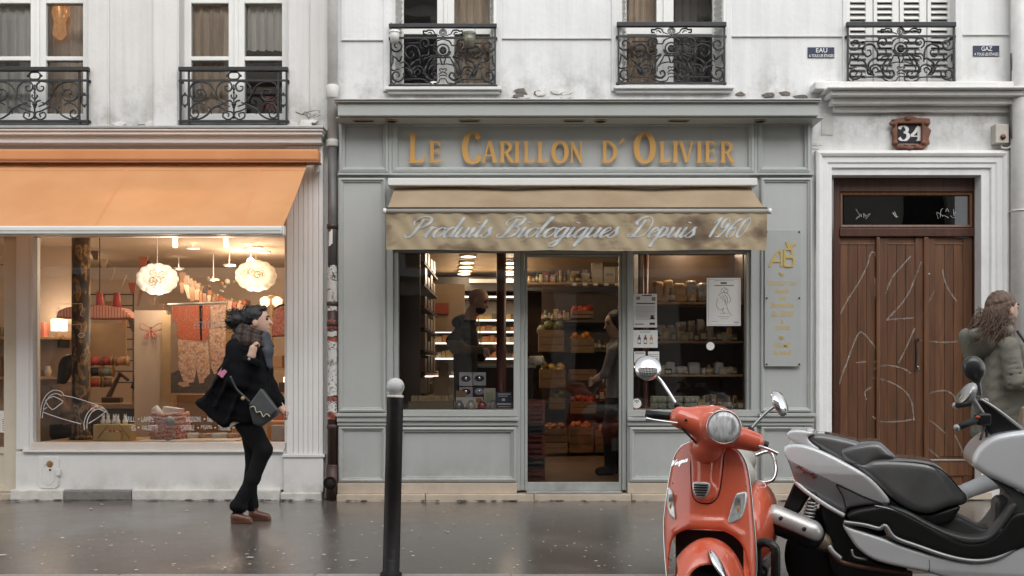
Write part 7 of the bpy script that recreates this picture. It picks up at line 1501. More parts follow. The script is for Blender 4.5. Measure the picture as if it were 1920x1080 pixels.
lc = Vector((vx(1358), -.13, vz(797))); ld = Vector((.22, -.97, .06)).normalized(); el_, er_ = Vector((vx(1276), -.06, vz(784))), Vector((vx(1405), .06, vz(828)))
f = Fld((-.24, -.2, .82), (.27, .16, 1.16), .0055); mid = Vector((.04, -.02, vz(806)))
f.cap(el_, mid, .046, .066, .03); f.cap(mid, er_, .066, .046, .03); f.cap(mid + Vector((.0, .0, .02)), lc - ld * .05, .07, .078, .04); f.cap(lc - ld * .09, lc - ld * .018, .07, .077, .03); f.cap((.03, .01, vz(812)), (.0, .02, vz(838)), .062, .078, .035); f.ell((vx(1322), .0, vz(770)), (.10, .05, .025), .03)
f.cap(el_ + Vector((0, 0, .03)), mid + Vector((0, .02, .055)), .018, .02, .03)
f.cap(lc - ld * .012, lc + ld * .08, .069, .069, .006, '-')
f.build('headset', m_vo, vs, local=True)
hl = MB().lathe([(.070, -.012), (.077, -.004), (.077, .008), (.073, .014), (.0705, .010)], lc, axis=ld, seg=36, caps=False).build('headlamp_ring', m_chrome, vs, local=True)
MB().lathe([(.0705, .006), (.062, .016), (.04, .024), (.001, .027)], lc, axis=ld, seg=36, caps=False).build('headlamp_lens', ramp_mat('fluted_lens', [(.35, (.34, .34, .34)), (.5, (.80, .80, .79)), (.62, (.60, .60, .60)), (.75, (.86, .86, .85))], 16, .12, stretch=(3, 1, .8), coat=1.0), vs, local=True)
MB().lathe([(.068, .002), (.055, -.008), (.03, -.014), (.001, -.016)], lc, axis=ld, seg=36, caps=False).build('reflector', ramp_mat('fluted_reflector', [(.3, (.6, .6, .59)), (.5, (.92, .92, .90)), (.7, (.72, .72, .71))], 26, .35), vs, local=True); MB().sphere(lc + ld * -.01, .012, 10, 8).build('bulb', m_lens, vs, local=True)
def bar(p0, p1, r_, nm, m, seg=14): MB().tube([p0, (Vector(p0) + Vector(p1)) / 2, p1], r_, seg).build(nm, m, vs, local=True)
bar(el_ + Vector((-.02, -.0, .006)), (vx(1214), -.07, vz(776)), .019, 'grip', m_black); bar(er_ + Vector((.01, .03, -.005)), (vx(1428), .10, vz(836)), .019, 'grip', m_black)
MB().tube(crom([el_ + Vector((.0, -.045, -.02)), (vx(1246), -.14, vz(788)), (vx(1220), -.14, vz(784))], 6), [.006] * 8 + [.006, .006, .007, .008, .010][:5], 10).build('brake_lever', m_chrome, vs, local=True)
MB().tube(crom([er_ + Vector((0, -.02, -.012)), (vx(1428), .02, vz(839)), (vx(1447), .03, vz(848))], 6), [.008] * 8 + [.008, .008, .008, .009, .011][:5], 10).build('brake_lever', m_chrome, vs, local=True)
for base, tip, c_, nrm, rr_ in (((vx(1271), -.04, vz(762)), (vx(1236), -.0, vz(712)), (vx(1213), .0, vz(690)), (.25, -.85, .45), .058), ((vx(1397), .06, vz(808)), (vx(1430), .09, vz(770)), (vx(1448), .10, vz(757)), (.88, -.30, .36), .058)):
    ms = MB().tube(crom([base, ((base[0] + tip[0]) / 2, (base[1] + tip[1]) / 2, (base[2] + tip[2]) / 2 + .004), tip, c_], 5), .0075, 10).build('mirror', m_chrome, vs, local=True)
    MB().lathe([(.062 * rr_ / .058, -.004), (.064 * rr_ / .058, .004), (.052, .018), (.03, .026), (.006, .028)], c_, axis=nrm, seg=28).build('mirror_shell', m_chrome, ms, local=True); MB().lathe([(.058, 0), (.058, .001)], Vector(c_) - Vector(nrm).normalized() * .0052, axis=nrm, seg=28).build('mirror_glass', m_chrome, ms, local=True)
    MB().lathe([(.016, -.006), (.016, .014), (.009, .02)], base, axis=Vector(tip) - Vector(base), seg=12).build('mirror_boot', m_black, ms, local=True)
f = Fld((-.32, .1, .18), (.32, 1.42, .76), .011)
f.box((0, .26, .235), (.19, .26, .03), .02); f.cap((0, .55, .34), (0, 1.15, .50), .16, .13, .06)
for s_ in (-1, 1): f.ell((s_ * .165, .88, .46), (.115, .40, .215), .03)
f.ell((0, 1.2, .55), (.16, .16, .12), .05); f.cap((-.3, 1.02, .21), (.3, 1.02, .21), .23, .23, .01, '-'); f.build('body', m_vo, vs, local=True)
f = Fld((-.2, .38, .62), (.2, 1.30, .93), .01); f.ell((0, .70, .74), (.155, .30, .105), .03); f.ell((0, 1.0, .77), (.15, .26, .10), .05); f.ell((.02, .5, .74), (.165, .14, .12), .04); f.build('seat', m_cream_s, vs, local=True)
MB().tube(crom([(.14, 1.02, .80), (.22, 1.05, .82), (.255, 1.02, .74), (.235, .98, .67), (.15, .98, .66)], 6), .010, 10).build('grab_rail', m_chrome, vs, local=True)
wheel(vs, (0, 1.02, .208), .208, .11, .135, (1, 0, 0), True)
f = Fld((.0, .75, .1), (.28, 1.4, .36), .012); f.cap((.17, .82, .2), (.17, 1.3, .24), .055, .065); f.build('silencer', m_black, vs, local=True)
MB().tube([(.08, .4, .2), (.2, .38, .05), (.22, .37, .01)], .009, 8).build('stand', m_zinc, vs, local=True); MB().lathe([(.03, 0), (.03, .006)], (.22, .37, .0005), seg=14).build('stand_foot', m_zinc, vs, local=True)
MB().box(-.09, .09, 1.36, 1.37, .3, .46).build('number_plate', m_paper, vs, local=True)
YC, YN, SK, XR = -3.73, -3.93, .34, 1.75
def PS(a, b, y):
    """pixel ray onto the scooter's own plane (parallel to its length) that passes y beside the rear wheel"""
    k = (a - CX) / FPX; D = (9 + y + SK * XR) / (1 + SK * k); return Vector((k * D, D - 9, CAMZ - (b - HY) * D / FPX))
CS, SN = 1 / math.hypot(1, SK), SK / math.hypot(1, SK)
def wps(X, Y, Z): return CS * (X - XR) - SN * (Y - YC), SN * (X - XR) + CS * (Y - YC), Z
def UV(u, v, zz): return Vector((XR + CS * u + SN * v, YC - SN * u + CS * v, zz))
def FB(p, q, h):
    p, q = Vector(p), Vector(q); return Fld([min(u, v) - .03 for u, v in zip(p, q)], [max(u, v) + .03 for u, v in zip(p, q)], h)
AXW = (SK, 1, 0)
ss = thing('motor_scooter', 'silver maxi scooter with long black seat parked in front of the brown door', 'scooter', (*PS(1575, 1000, YC).xy, -.12))
def S(pts, n=4): return [(wps(*PS(a, b, YN))[0], PS(a, b, YN).z) for a, b in crom(pts, n, True)]
def panel(nm, pts, w, m, rnd=.02, c=0.0, h=.007, n=4, paint=None, noise=None, extra=None):
    P2 = S(pts, n); A = np.array(P2); ww = .36 if callable(w) else w
    K_ = np.array([UV(u, v, 0) for u in (A[:, 0].min(), A[:, 0].max()) for v in (-ww, ww)]); f = Fld((*(K_.min(0)[:2] - .03), A[:, 1].min() - .03), (*(K_.max(0)[:2] + .03), A[:, 1].max() + .03), h); f.warp = wps; f.poly(P2, c, w, rnd)
    if extra: extra(f)
    if noise: f.noise(*noise)
    return f.build(nm, m, ss, paint=paint)
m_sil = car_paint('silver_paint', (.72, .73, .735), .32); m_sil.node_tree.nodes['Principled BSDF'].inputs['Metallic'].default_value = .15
m_silshade = car_paint('shaded_facet_silver', (.36, .365, .375), .32); m_silshade.node_tree.nodes['Principled BSDF'].inputs['Metallic'].default_value = .4  # shade on the tail's lower facet, put into a darker silver
m_seat = mat('wet_black_vinyl', (.11, .11, .108), .33, var=.3, scale=5, bump=.06, bscale=200, coat=1.0, rvar=.08); m_sil2 = mat('matte_black_panel', (.007, .007, .0068), .42, var=.15, scale=8)
m_greyp = mat('grey_plastic', (.06, .06, .059), .45, var=.1, scale=9)
xx_ = lambda p_: wps(*PS(p_, 900, YN))[0]; zz_ = lambda p_, a=1600: PS(a, p_, YN).z
def tailshade(C):
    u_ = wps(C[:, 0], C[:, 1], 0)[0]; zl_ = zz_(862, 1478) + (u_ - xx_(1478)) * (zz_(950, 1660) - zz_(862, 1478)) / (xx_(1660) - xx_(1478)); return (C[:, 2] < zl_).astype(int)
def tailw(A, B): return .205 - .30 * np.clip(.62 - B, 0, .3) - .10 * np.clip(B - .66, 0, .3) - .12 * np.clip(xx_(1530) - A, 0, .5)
panel('tail', [(1468, 845), (1476, 835), (1500, 833), (1535, 843), (1575, 862), (1620, 888), (1650, 915), (1669, 946), (1625, 950), (1590, 957), (1583, 968), (1550, 948), (1512, 922), (1490, 907), (1488, 897), (1478, 868)], tailw, [m_sil, m_silshade], .018, h=.006, paint=tailshade)
MB().tube(crom([PS(1489, 901, YN + .03), PS(1512, 922, YN + .005), PS(1550, 948, YN - .0), PS(1583, 967, YN + .01)], 6), .012, 8).build('tail_lip', m_sil, ss)
q = MB()
def plm(u, v, k):
    X = xx_(1491) + (xx_(1530) - xx_(1491)) * u; Z = zz_(879) + (zz_(898) - zz_(879)) * u + v * .011; return tuple(UV(X, -.208 - .0003 * (k % 4) + .30 * max(0, .62 - Z) + .12 * max(0, xx_(1530) - X), Z))
script(q, 'Majesty', plm, .4, .12, .32); q.build('emblem', M3((.25, .03, .03)), ss)
panel('grab_rail', [(1474, 817), (1480, 809), (1500, 807), (1527, 813), (1514, 820), (1522, 832), (1537, 843), (1524, 842), (1503, 834), (1483, 827)], .17, m_sil, .012, h=.006)
panel('pillion_seat', [(1510, 822), (1520, 815), (1545, 815), (1600, 827), (1616, 836), (1604, 862), (1586, 874), (1560, 858), (1530, 839)], .15, m_seat, .035)
panel('seat_inlay', [(1527, 817), (1545, 815.5), (1590, 825), (1580, 829), (1540, 821)], .11, mat('brown_vinyl', (.05, .03, .025), .4, var=.1), .006, h=.006)
panel('backrest', [(1573, 850), (1580, 839), (1612, 831), (1645, 829), (1664, 842), (1680, 861), (1650, 866), (1632, 880), (1622, 893), (1600, 876), (1583, 868)], .165, m_seat, .045)
panel('seat', [(1598, 872), (1622, 866), (1640, 861), (1690, 861), (1745, 868), (1772, 884), (1798, 915), (1818, 934), (1813, 950), (1782, 955), (1742, 966), (1700, 956), (1645, 914)], lambda A, B: .175 - .55 * np.clip(A - xx_(1745), 0, .5) * .5, m_seat, .05)
panel('seat_base', [(1640, 915), (1700, 956), (1742, 967), (1800, 952), (1798, 965), (1780, 985), (1740, 988), (1690, 970), (1655, 945)], .13, m_black, .015, h=.009)
panel('side_panel', [(1588, 967), (1600, 957), (1640, 949), (1668, 948), (1720, 972), (1770, 1000), (1810, 1015), (1845, 1012), (1875, 990), (1905, 960), (1990, 960), (1960, 1010), (1915, 1028), (1875, 1044), (1830, 1049), (1780, 1041), (1720, 1020), (1675, 1004), (1662, 984), (1648, 986), (1600, 976)], .215, m_sil2, .02)
panel('running_board', [(1655, 945), (1700, 958), (1750, 985), (1800, 1003), (1845, 1004), (1868, 985), (1895, 945), (1905, 950), (1876, 992), (1850, 1014), (1810, 1018), (1765, 1000), (1715, 974), (1668, 950)], .222, m_greyp, .012)
panel('centre_tunnel', [(1700, 970), (1790, 970), (1850, 996), (1870, 980), (1880, 940), (1960, 960), (1960, 1090), (1700, 1060)], .10, m_greyp, .02, h=.011)
panel('lower_fairing', [(1580, 984), (1600, 991), (1650, 1007), (1700, 1026), (1780, 1049), (1830, 1055), (1872, 1046), (1915, 1020), (1960, 990), (2030, 985), (2040, 1060), (1980, 1118), (1850, 1106), (1740, 1074), (1650, 1054), (1612, 1032), (1594, 1010)], lambda A, B: .205 - .25 * np.clip(.16 - B, 0, .3), m_sil, .016)
MB().tube(crom([PS(1582, 979, YN - .012), PS(1620, 984, YN - .016), PS(1648, 991, YN - .018), PS(1660, 986, YN - .02), PS(1678, 1008, YN - .02), PS(1720, 1024, YN - .02), PS(1780, 1044, YN - .02), PS(1832, 1052, YN - .02), PS(1875, 1044, YN - .018), PS(1915, 1020, YN - .01)], 6), .011, 8).build('trim_strip', m_zinc, ss)
panel('front_fairing', [(1822, 868), (1830, 842), (1855, 820), (1885, 811), (1925, 806), (1985, 802), (2060, 850), (2085, 930), (2050, 1000), (1990, 992), (1925, 930), (1880, 906), (1842, 888)], lambda A, B: .235 - .25 * np.clip(A - xx_(1960), 0, .5), m_sil, .03, h=.008)
panel('leg_shield', [(1846, 890), (1880, 907), (1925, 932), (1960, 970), (1930, 1000), (1890, 1020), (1880, 1000), (1893, 950), (1890, 925)], .20, m_greyp, .012, h=.009)
panel('dash', [(1836, 752), (1850, 748), (1880, 772), (1915, 800), (1925, 808), (1880, 815), (1862, 818), (1850, 800), (1842, 775)], .12, m_black, .015)
MB().tube(crom([PS(1838, 748, YC - .13), PS(1870, 768, YC - .14), PS(1920, 806, YC - .15)], 5), .007, 8).build('screen_edge', m_zinc, ss)
MB().grid(lambda u, v: UV(xx_(2040) - .10 * v - .10 * (2 * u - 1) ** 2, .19 * (2 * u - 1), zz_(802, 2000) + .26 * v), 12, 6).build('windscreen', glass_mat('smoked_screen', (.55, .55, .55), 1.5), ss, solid=.005)
gn0, gn1 = PS(1796, 801, -3.98), PS(1838, 785, -3.92); gf0, gf1 = PS(1793, 760, -3.50), PS(1836, 752, -3.55)
m_grip = mat('grip_rubber', (.018, .018, .018), .55, var=.2, scale=120, bump=.4, bscale=250)
for a, b in ((gn0, gn1), (gf0, gf1)):
    MB().tube([a, (a + b) / 2, b], [.016, .018, .019], 12).build('grip', m_grip, ss); MB().lathe([(.017, 0), (.017, .012), (.009, .02)], a, axis=a - b, seg=12).build('bar_end', m_zinc, ss)
MB().tube(crom([gn1, PS(1850, 790, -3.80), PS(1852, 780, -3.72), PS(1848, 768, -3.62), gf1], 5), .02, 10).build('handlebar', m_black, ss)
f = FB(PS(1825, 812, -3.98), PS(1870, 765, -3.84), .006); f.box(PS(1842, 786, -3.91), (.035, .03, .03), .012); f.build('switch_box', m_black, ss); MB().sphere(PS(1834, 782, -3.945), (.014, .008, .008), 10, 8).build('kill_switch', M3((.5, .09, .04)), ss)
f = FB(PS(1815, 780, -3.64), PS(1865, 735, -3.48), .006); f.box(PS(1838, 757, -3.56), (.035, .03, .03), .012); f.build('switch_box', m_zinc, ss)
MB().tube(crom([PS(1846, 800, -3.93), PS(1842, 812, -3.97), PS(1838, 825, -3.985)], 5), .006, 8).build('brake_lever', m_black, ss)
rot_ = Matrix.Rotation(R(-20), 3, 'Y')
f = FB(PS(1798, 725, -3.62), PS(1852, 655, -3.42), .006); f.ell(PS(1826, 691, -3.53), (.058, .035, .068), .01, rot=np.array(rot_)); f.cap(PS(1832, 712, -3.53), PS(1838, 750, -3.55), .016, .012, .02); f.build('mirror', mat('black_mirror_shell', (.02, .02, .02), .3, var=.1, coat=.3), ss)
f = FB(PS(1790, 768, -4.02), PS(1845, 705, -3.84), .006); cm = PS(1815, 737, -3.94); f.ell(cm, (.030, .05, .058), .01, rot=np.array(Matrix.Rotation(R(32), 3, 'Y'))); f.cap(PS(1822, 745, -3.94), PS(1842, 775, -3.90), .012, .012, .02); f.build('mirror', m_zinc, ss)
q = MB(); q.sphere((0, 0, 0), (.006, .042, .05), 18, 12); q.xform(Matrix.Translation(cm + Vector((-.026, -.012, -.006))) @ Matrix.Rotation(R(32), 4, 'Y') @ Matrix.Rotation(R(14), 4, 'Z')); q.build('mirror_glass', mat('mirror_face', (.42, .40, .36), .1, metal=.9, var=.1), ss)
fw = PS(2075, 1060, YC); fw.z = .167; rw = PS(1572, 1054, YC); rw.z = .157; wheel(ss, rw, .275, .15, .175, AXW, False, m_black); wheel(ss, fw, .285, .12, .18, AXW, False, m_zinc)
for s_ in (-1, 1): MB().tube([fw + Vector((s_ * .03, s_ * .09, 0)), fw + Vector((-.16 + s_ * .03, .055 + s_ * .09, .46))], .022, 10).build('fork', m_zinc, ss)
panel('rear_mudguard', [(1496, 900), (1525, 918), (1510, 945), (1494, 968), (1464, 972), (1478, 930)], .10, m_black, .01)
pl_ = PS(1456, 975, YC); MB().obox(pl_, (.005, .09, .07), Matrix.Rotation(-math.atan(SK), 3, 'Z')).build('number_plate', m_paper, ss)
panel('engine_cover', [(1535, 950), (1560, 955), (1590, 975), (1600, 1000), (1625, 1040), (1650, 1060), (1700, 1070), (1700, 1110), (1600, 1100), (1560, 1080), (1545, 1010)], .12, m_black, .02, h=.009)
q = MB(); c0, c1 = PS(1524, 938, YN + .02), PS(1513, 982, YN + .02); hel = []
for i in range(90): u = i / 89; a = u * 2 * math.pi * 7; hel.append(c0.lerp(c1, u) + Vector((.026 * math.cos(a), .026 * math.sin(a), 0)))
q.tube(hel, .006, 6); sh = q.build('shock_spring', m_zinc, ss); MB().tube([PS(1527, 925, YN + .02), PS(1511, 992, YN + .02)], .014, 10).build('damper', m_black, sh)
f = FB(PS(1436, 1040, -4.10), PS(1560, 945, -3.78), .006); ym = -3.95; f.cap(PS(1452, 975, ym), PS(1522, 1004, ym), .070, .068, .01); f.build('silencer', m_black, ss)
f = FB(PS(1436, 1040, -4.14), PS(1560, 945, -3.85), .006); f.cap(PS(1452, 969, ym - .03), PS(1520, 997, ym - .03), .064, .062, .01); f.box(PS(1486, 1008, ym), (.3, .3, .03), .01, .01, '-', np.array(Matrix.Rotation(R(22.5), 3, 'Y'))); f.build('heat_shield', mat('brushed_alloy', (.55, .54, .52), .34, metal=.5, var=.12, scale=12), ss)
for a, b in ((1464, 972), (1508, 992)): MB().lathe([(.012, 0), (.011, .006), (.004, .007)], PS(a, b, ym - .091), axis=(0, -1, 0), seg=12).build('bolt', m_iron, ss)
MB().tube([PS(1522, 1004, ym), PS(1545, 1018, ym + .02), PS(1556, 1030, ym + .04)], [.056, .045, .024], 16).build('exhaust_cone', mat('heat_stained_steel', (.26, .20, .14), .4, metal=.5, var=.3, scale=10), ss)
MB().tube(crom([PS(1554, 1028, ym + .04), PS(1570, 1050, ym + .05), PS(1600, 1060, ym + .06), PS(1650, 1068, ym + .08), PS(1710, 1076, ym + .1)], 5), .015, 10).build('exhaust_pipe', mat('brown_pipe', (.14, .07, .05), .4, metal=.5, var=.3, scale=12), ss)
MB().tube(crom([PS(1554, 1024, YN - .02), PS(1562, 1036, YN - .025), PS(1576, 1048, YN - .02)], 4), .015, 10).build('foot_peg', m_zinc, ss)
MB().tube(crom([PS(1597, 1030, YN), PS(1602, 1044, YN), PS(1625, 1049, YN + .02)], 4), .006, 8).build('stand_spring', m_zinc, ss)
for s_ in (-1, 1): MB().tube([PS(1660, 1090, YC + s_ * .08), Vector((*PS(1640, 1090, YC + s_ * .17).xy, -.112))], .014, 8).build('stand_leg', m_black, ss)
for a, b in ((1734, 1058), (1863, 1058)): MB().lathe([(.009, 0), (.009, .004)], PS(a, b, YN - .006), axis=(0, -1, 0), seg=10).build('bolt', m_iron, ss)
def gap(pts, r_=.003, m=m_dark, nm='panel_gap', y=YN - .014): MB().tube(crom([PS(a, b, y) for a, b in pts], 5), r_, 6).build(nm, m, ss)
gap([(1742, 1050), (1743, 1062), (1741, 1072)]); gap([(1640, 948), (1680, 958), (1720, 978), (1770, 1003), (1812, 1018), (1848, 1014), (1878, 992)], .004, m_zinc, 'edge_line', YN - .022); gap([(1568, 908), (1590, 918), (1620, 932), (1655, 945)], .005); gap([(1568, 910), (1580, 930), (1586, 952)], .004); gap([(1899, 821), (1915, 829), (1925, 835)], .003, y=YN - .04); gap([(1835, 872), (1880, 890), (1925, 914)], .004, y=YN - .035)
gap([(1602, 872), (1614, 888), (1628, 899)], .004, m_black, 'seat_seam', YN + .026); gap([(1640, 868), (1700, 866), (1748, 873), (1776, 890), (1803, 921)], .003, m_black, 'seat_seam', YN + .03)
q = MB()
for k in range(6): q.tube([PS(1650 + 4.2 * k, 989 + 4 * k, YN - .017), PS(1660 + 4.2 * k, 986 + 4 * k, YN - .017)], .003, 5)
q.build('vent', m_greyp, ss, kind='stuff')
gap([(1842, 790), (1850, 815), (1846, 840), (1856, 860)], .006, m_black, 'cable', -3.86); gap([(1846, 775), (1862, 800), (1866, 820)], .005, m_black, 'cable', -3.80)
for a, b in ((1254, 912), (1390, 912)): MB().lathe([(.004, 0), (.003, .003)], (vx(a), sy(vx(a), vz(b)) - .0135, vz(b)), axis=(0, -1, 0), seg=8).build('screw', m_zinc, vs, local=True)
MB().lathe([(.007, 0), (.006, .004)], (vx(1290), -.105, vz(786)), axis=(0, -1, 0), seg=10).build('plug', m_black, vs, local=True)
MB().tube(crom([(vx(1280), -.09, vz(800)), (vx(1300), -.07, vz(822)), (vx(1308), -.02, vz(836))], 5), .005, 6).build('cable', m_black, vs, local=True)
MB().tube([(vx(a), sy(vx(a), vz(b)) - .0135, vz(b)) for a, b in crom([(1248, 1052), (1256, 1056)], 4)] , .002, 5).build('panel_gap', m_dark, vs, local=True)
m_wool = mat('black_wool', (.004, .0042, .0055), .95, var=.2, scale=40, bump=.25, bscale=160, spec=.2, sheen=0); m_jean = mat('black_denim', (.0065, .0068, .0078), .8, var=.3, scale=12, bump=.12, bscale=200, spec=.2)
m_hair = mat('dark_hair', (.006, .0045, .004), .5, var=.4, scale=60, bump=.5, bscale=120); m_brown = mat('brown_hair', (.12, .07, .045), .5, var=.5, scale=40, bump=.6, bscale=90); m_leather = mat('brown_leather', (.13, .055, .035), .35, var=.2, scale=15)
def fingers(f, wrist, knuck, side, n=4, r=.0085, curl=1.0, down=Vector((0, 0, -1))):
    """four fingers curled round, thumb from the side of the palm"""
    w, k = Vector(wrist), Vector(knuck); d = (k - w).normalized(); s_ = Vector(side).normalized(); pal = Vector(down).normalized()
    for i in range(n):
        o = (i - 1.5) * .017; ln = (.030, .034, .032, .025)[i]; a = k + s_ * o; b = a + (d * (1 - .4 * curl) + pal * .5 * curl) * ln; c = b + (d * (.6 - curl) + pal * .9 * curl) * ln * .8; e = c + (d * (.3 - 1.1 * curl) + pal * .4 * curl) * ln * .6
        f.cap(a, b, r * 1.05, r, .004); f.cap(b, c, r, r * .92, .004); f.cap(c, e, r * .92, r * .8, .004)
    t0 = w.lerp(k, .35) - s_ * .03; t1 = t0 - s_ * .012 + d * .028 + pal * .012; f.cap(t0, t1, r * 1.25, r * 1.1, .006); f.cap(t1, t1 + d * .02 + s_ * .012 + pal * .014, r * 1.1, r * .9, .005)
def head(f, c, fx, sc=1.0, tilt=0.0):
    """skull, jaw, nose, lips, ear; fx = facing direction (unit, horizontal)"""
    c = Vector(c); F_ = Vector(fx).normalized(); U = (Vector((0, 0, 1)) + F_ * tilt).normalized(); S_ = F_.cross(U).normalized(); F_ = U.cross(S_) * 1.0
    rot = np.array(Matrix((F_, S_, U)).transposed())
    f.ell(c + U * .02 * sc, (.094 * sc, .074 * sc, .095 * sc), .02, rot=rot); f.ell(c + F_ * .030 * sc - U * .045 * sc, (.058 * sc, .054 * sc, .068 * sc), .03, rot=rot); f.cap(c + F_ * .066 * sc - U * .092 * sc, c + F_ * .058 * sc - U * .092 * sc, .018 * sc, .02 * sc, .02)
    f.cap(c + F_ * .088 * sc + U * .006 * sc, c + F_ * .109 * sc - U * .030 * sc, .009 * sc, .012 * sc, .012); f.cap(c + F_ * .083 * sc - U * .062 * sc - S_ * .014, c + F_ * .083 * sc - U * .062 * sc + S_ * .014, .008 * sc, .008 * sc, .008)
    for s_ in (-1, 1):
        f.ell(c + F_ * .088 * sc + U * .008 * sc + S_ * s_ * .032 * sc, (.014 * sc, .017 * sc, .011 * sc), .012, '-', rot=rot); f.ell(c + S_ * s_ * .076 * sc - U * .012 * sc - F_ * .008, (.02 * sc, .008 * sc, .032 * sc), .008, rot=rot)
    return F_, U, S_
def eyes(parent, c, F_, U, S_, sc=1.0):
    for s_ in (-1, 1):
        MB().sphere(Vector(c) + F_ * .082 * sc + U * .009 * sc + S_ * s_ * .032 * sc, .010 * sc, 10, 8).build('eye', mat('eye', (.06, .045, .04), .15, var=0), parent)
        MB().tube(crom([Vector(c) + F_ * .086 * sc + U * .030 * sc + S_ * s_ * .046 * sc, Vector(c) + F_ * .093 * sc + U * .034 * sc + S_ * s_ * .034 * sc, Vector(c) + F_ * .094 * sc + U * .028 * sc + S_ * s_ * .018 * sc], 4), .004 * sc, 6).build('eyebrow', m_hair, parent)
YW_ = -1.42; W = lambda a, b, d=0.0: P(a, b, YW_) + Vector((0, d, 0))
w1 = thing('person', 'person with dark bun, black coat and jeans walking past the toy shop', 'person', (x(462, YW_), YW_, .0))
f = Fld((x(420, YW_), YW_ - .34, .0), (x(545, YW_), YW_ + .32, z(566, YW_)), .0062)
hc = W(483, 603); F_, U, S_ = head(f, hc, (1, .05, 0), .96, -.12)
f.cap(W(474, 620), W(463, 645), .055, .065, .03); f.cap(W(460, 660), W(468, 760), .095, .10, .04, sq=(.85, 1.1, 1)); f.cap(W(456, 664, -.11), W(456, 664, .11), .04, .04, .04); f.cap(W(468, 785, -.05), W(468, 785, .05), .098, .098, .05)
jl = [((470, 795), (498, 842), .092, .066), ((498, 842), (479, 895), .066, .053), ((479, 895), (454, 942), .050, .053)]
for a, b, r0, r1 in jl: f.cap(W(*a, -.075), W(*b, -.075), r0, r1, .03)
for a, b, r0, r1 in (((463, 795), (472, 860), .082, .062), ((472, 860), (463, 915), .062, .050), ((463, 915), (468, 950), .050, .050)): f.cap(W(*a, .075), W(*b, .075), r0, r1, .03)
f.cap(W(445, 947, -.075), W(460, 950, -.075), .038, .036, .03)
for hx, hy, tx, ty, d in ((446, 966, 471, 971, -.075), (470, 966, 496, 970, .075)):
    a = W(hx, hy, d); b = W(tx, ty, d); a.z = max(a.z, .048); b.z = .032
    f.cap(a, b, .036, .025, .015); f.cap((a.x - .008, a.y, .014), (b.x + .012, b.y, .012), .026, .022, .012)
f.cap(W(451, 664, -.14), W(462, 714, -.205), .036, .034, .02); f.cap(W(462, 714, -.205), W(486, 668, -.218), .034, .030, .02); f.cap(W(486, 668, -.225), W(489, 655, -.22), .028, .030, .012, sq=(1, .75, 1)); fingers(f, W(486, 664, -.222), W(491, 648, -.215), (0.5, -.75, 0), curl=.9, down=Vector((.5, .8, -.3)))
f.cap(W(462, 664, .14), W(492, 727, .185), .036, .034, .02); f.cap(W(492, 727, .185), W(526, 768, .06), .034, .028, .02); f.cap(W(526, 768, .06), W(533, 775, .03), .027, .028, .012); fingers(f, W(527, 769, .05), W(536, 776, .0), (0, 0, 1), curl=.8, down=Vector((.2, -1, -.2)))
def pw(C):
    m_ = np.zeros(len(C), int); zj = z(782, YW_); m_[C[:, 2] < zj] = 1; m_[C[:, 2] < .075] = 2; m_[(C[:, 2] < .10) & (C[:, 0] > x(474, YW_))] = 2
    near = (C[:, 0] > x(515, YW_)) & (C[:, 2] < z(745, YW_)) & (C[:, 2] > z(800, YW_)); m_[near] = 0; return m_
b1 = f.build('body', [m_skin, m_jean, m_leather], w1, paint=pw); eyes(b1, hc, F_, U, S_, .96)
f = Fld((x(368, YW_), YW_ - .36, z(805, YW_)), (x(520, YW_), YW_ + .34, z(625, YW_)), .0075)
pts = [(446, 640), (470, 632), (490, 642), (501, 668), (505, 710), (507, 755), (502, 783), (478, 793), (450, 789), (440, 797), (427, 798), (402, 778), (375, 755), (396, 738), (414, 710), (428, 678), (437, 654)]
f.poly([(x(a, YW_), z(b, YW_)) for a, b in crom(pts, 3, True)], YW_, lambda A, B: .145 + .05 * np.clip((z(640, YW_) - B) / .3, 0, 1) - .10 * np.clip((B - z(655, YW_)) / .1, 0, 1) - .30 * np.clip(x(420, YW_) - A, 0, 1), .03)
f.cap(W(450, 658, -.155), W(462, 716, -.21), .066, .060, .03); f.cap(W(462, 716, -.21), W(485, 680, -.215), .058, .047, .02); f.cap(W(462, 658, .155), W(492, 728, .19), .066, .060, .03); f.cap(W(492, 728, .21), W(520, 760, .09), .062, .05, .03); f.cap(W(446, 648, -.12), W(480, 640, 0), .05, .05, .03)
for a, b in (((452, 690), (420, 760)), ((462, 735), (440, 790)), ((440, 680), (400, 750))): f.cap(W(*a, -.215), W(*b, -.235), .008, .012, .05)
f.noise(.0028, 22, 3); c1 = f.build('coat', m_wool, w1)
cf = Vector((485, 676, 0)); q = MB(); q.lathe([(.056, -.022), (.060, -.018), (.060, .018), (.053, .022)], W(485.5, 677, -.227), axis=W(489, 655, -.22) - W(464, 718, -.235), seg=20).build('cuff', m_wool, c1); MB().lathe([(.011, 0), (.010, .004), (.004, .003)], W(486, 674, -.292), axis=(0, -1, 0), seg=14).build('button', mat('grey_button', (.35, .36, .38), .3, var=0), c1)
q = MB(); q.obox(W(433, 699, -.225), (.024, .006, .03), Matrix.Rotation(R(35), 3, 'Y')); q.build('pink_tag', M3((.6, .22, .30)), c1)
q = MB(); q.prism([(x(a, YW_), z(b, YW_)) for a, b in ((439, 792), (445, 783), (466, 778), (470, 786), (452, 794), (443, 801))][::-1], YW_ - .17, YW_ - .1); q.build('shirt_hem', m_paper if False else M3((.62, .52, .48)), w1, bevel=.01)
f = Fld((x(420, YW_), YW_ - .16, z(640, YW_)), (x(515, YW_), YW_ + .16, z(560, YW_)), .006); rr = random.Random(4)
f.ell(hc + Vector((-.028, 0, .036)), (.098, .086, .090), .012); f.ell(W(464, 604), (.055, .07, .07), .02); f.ell(W(446, 601), (.070, .07, .066), .012)
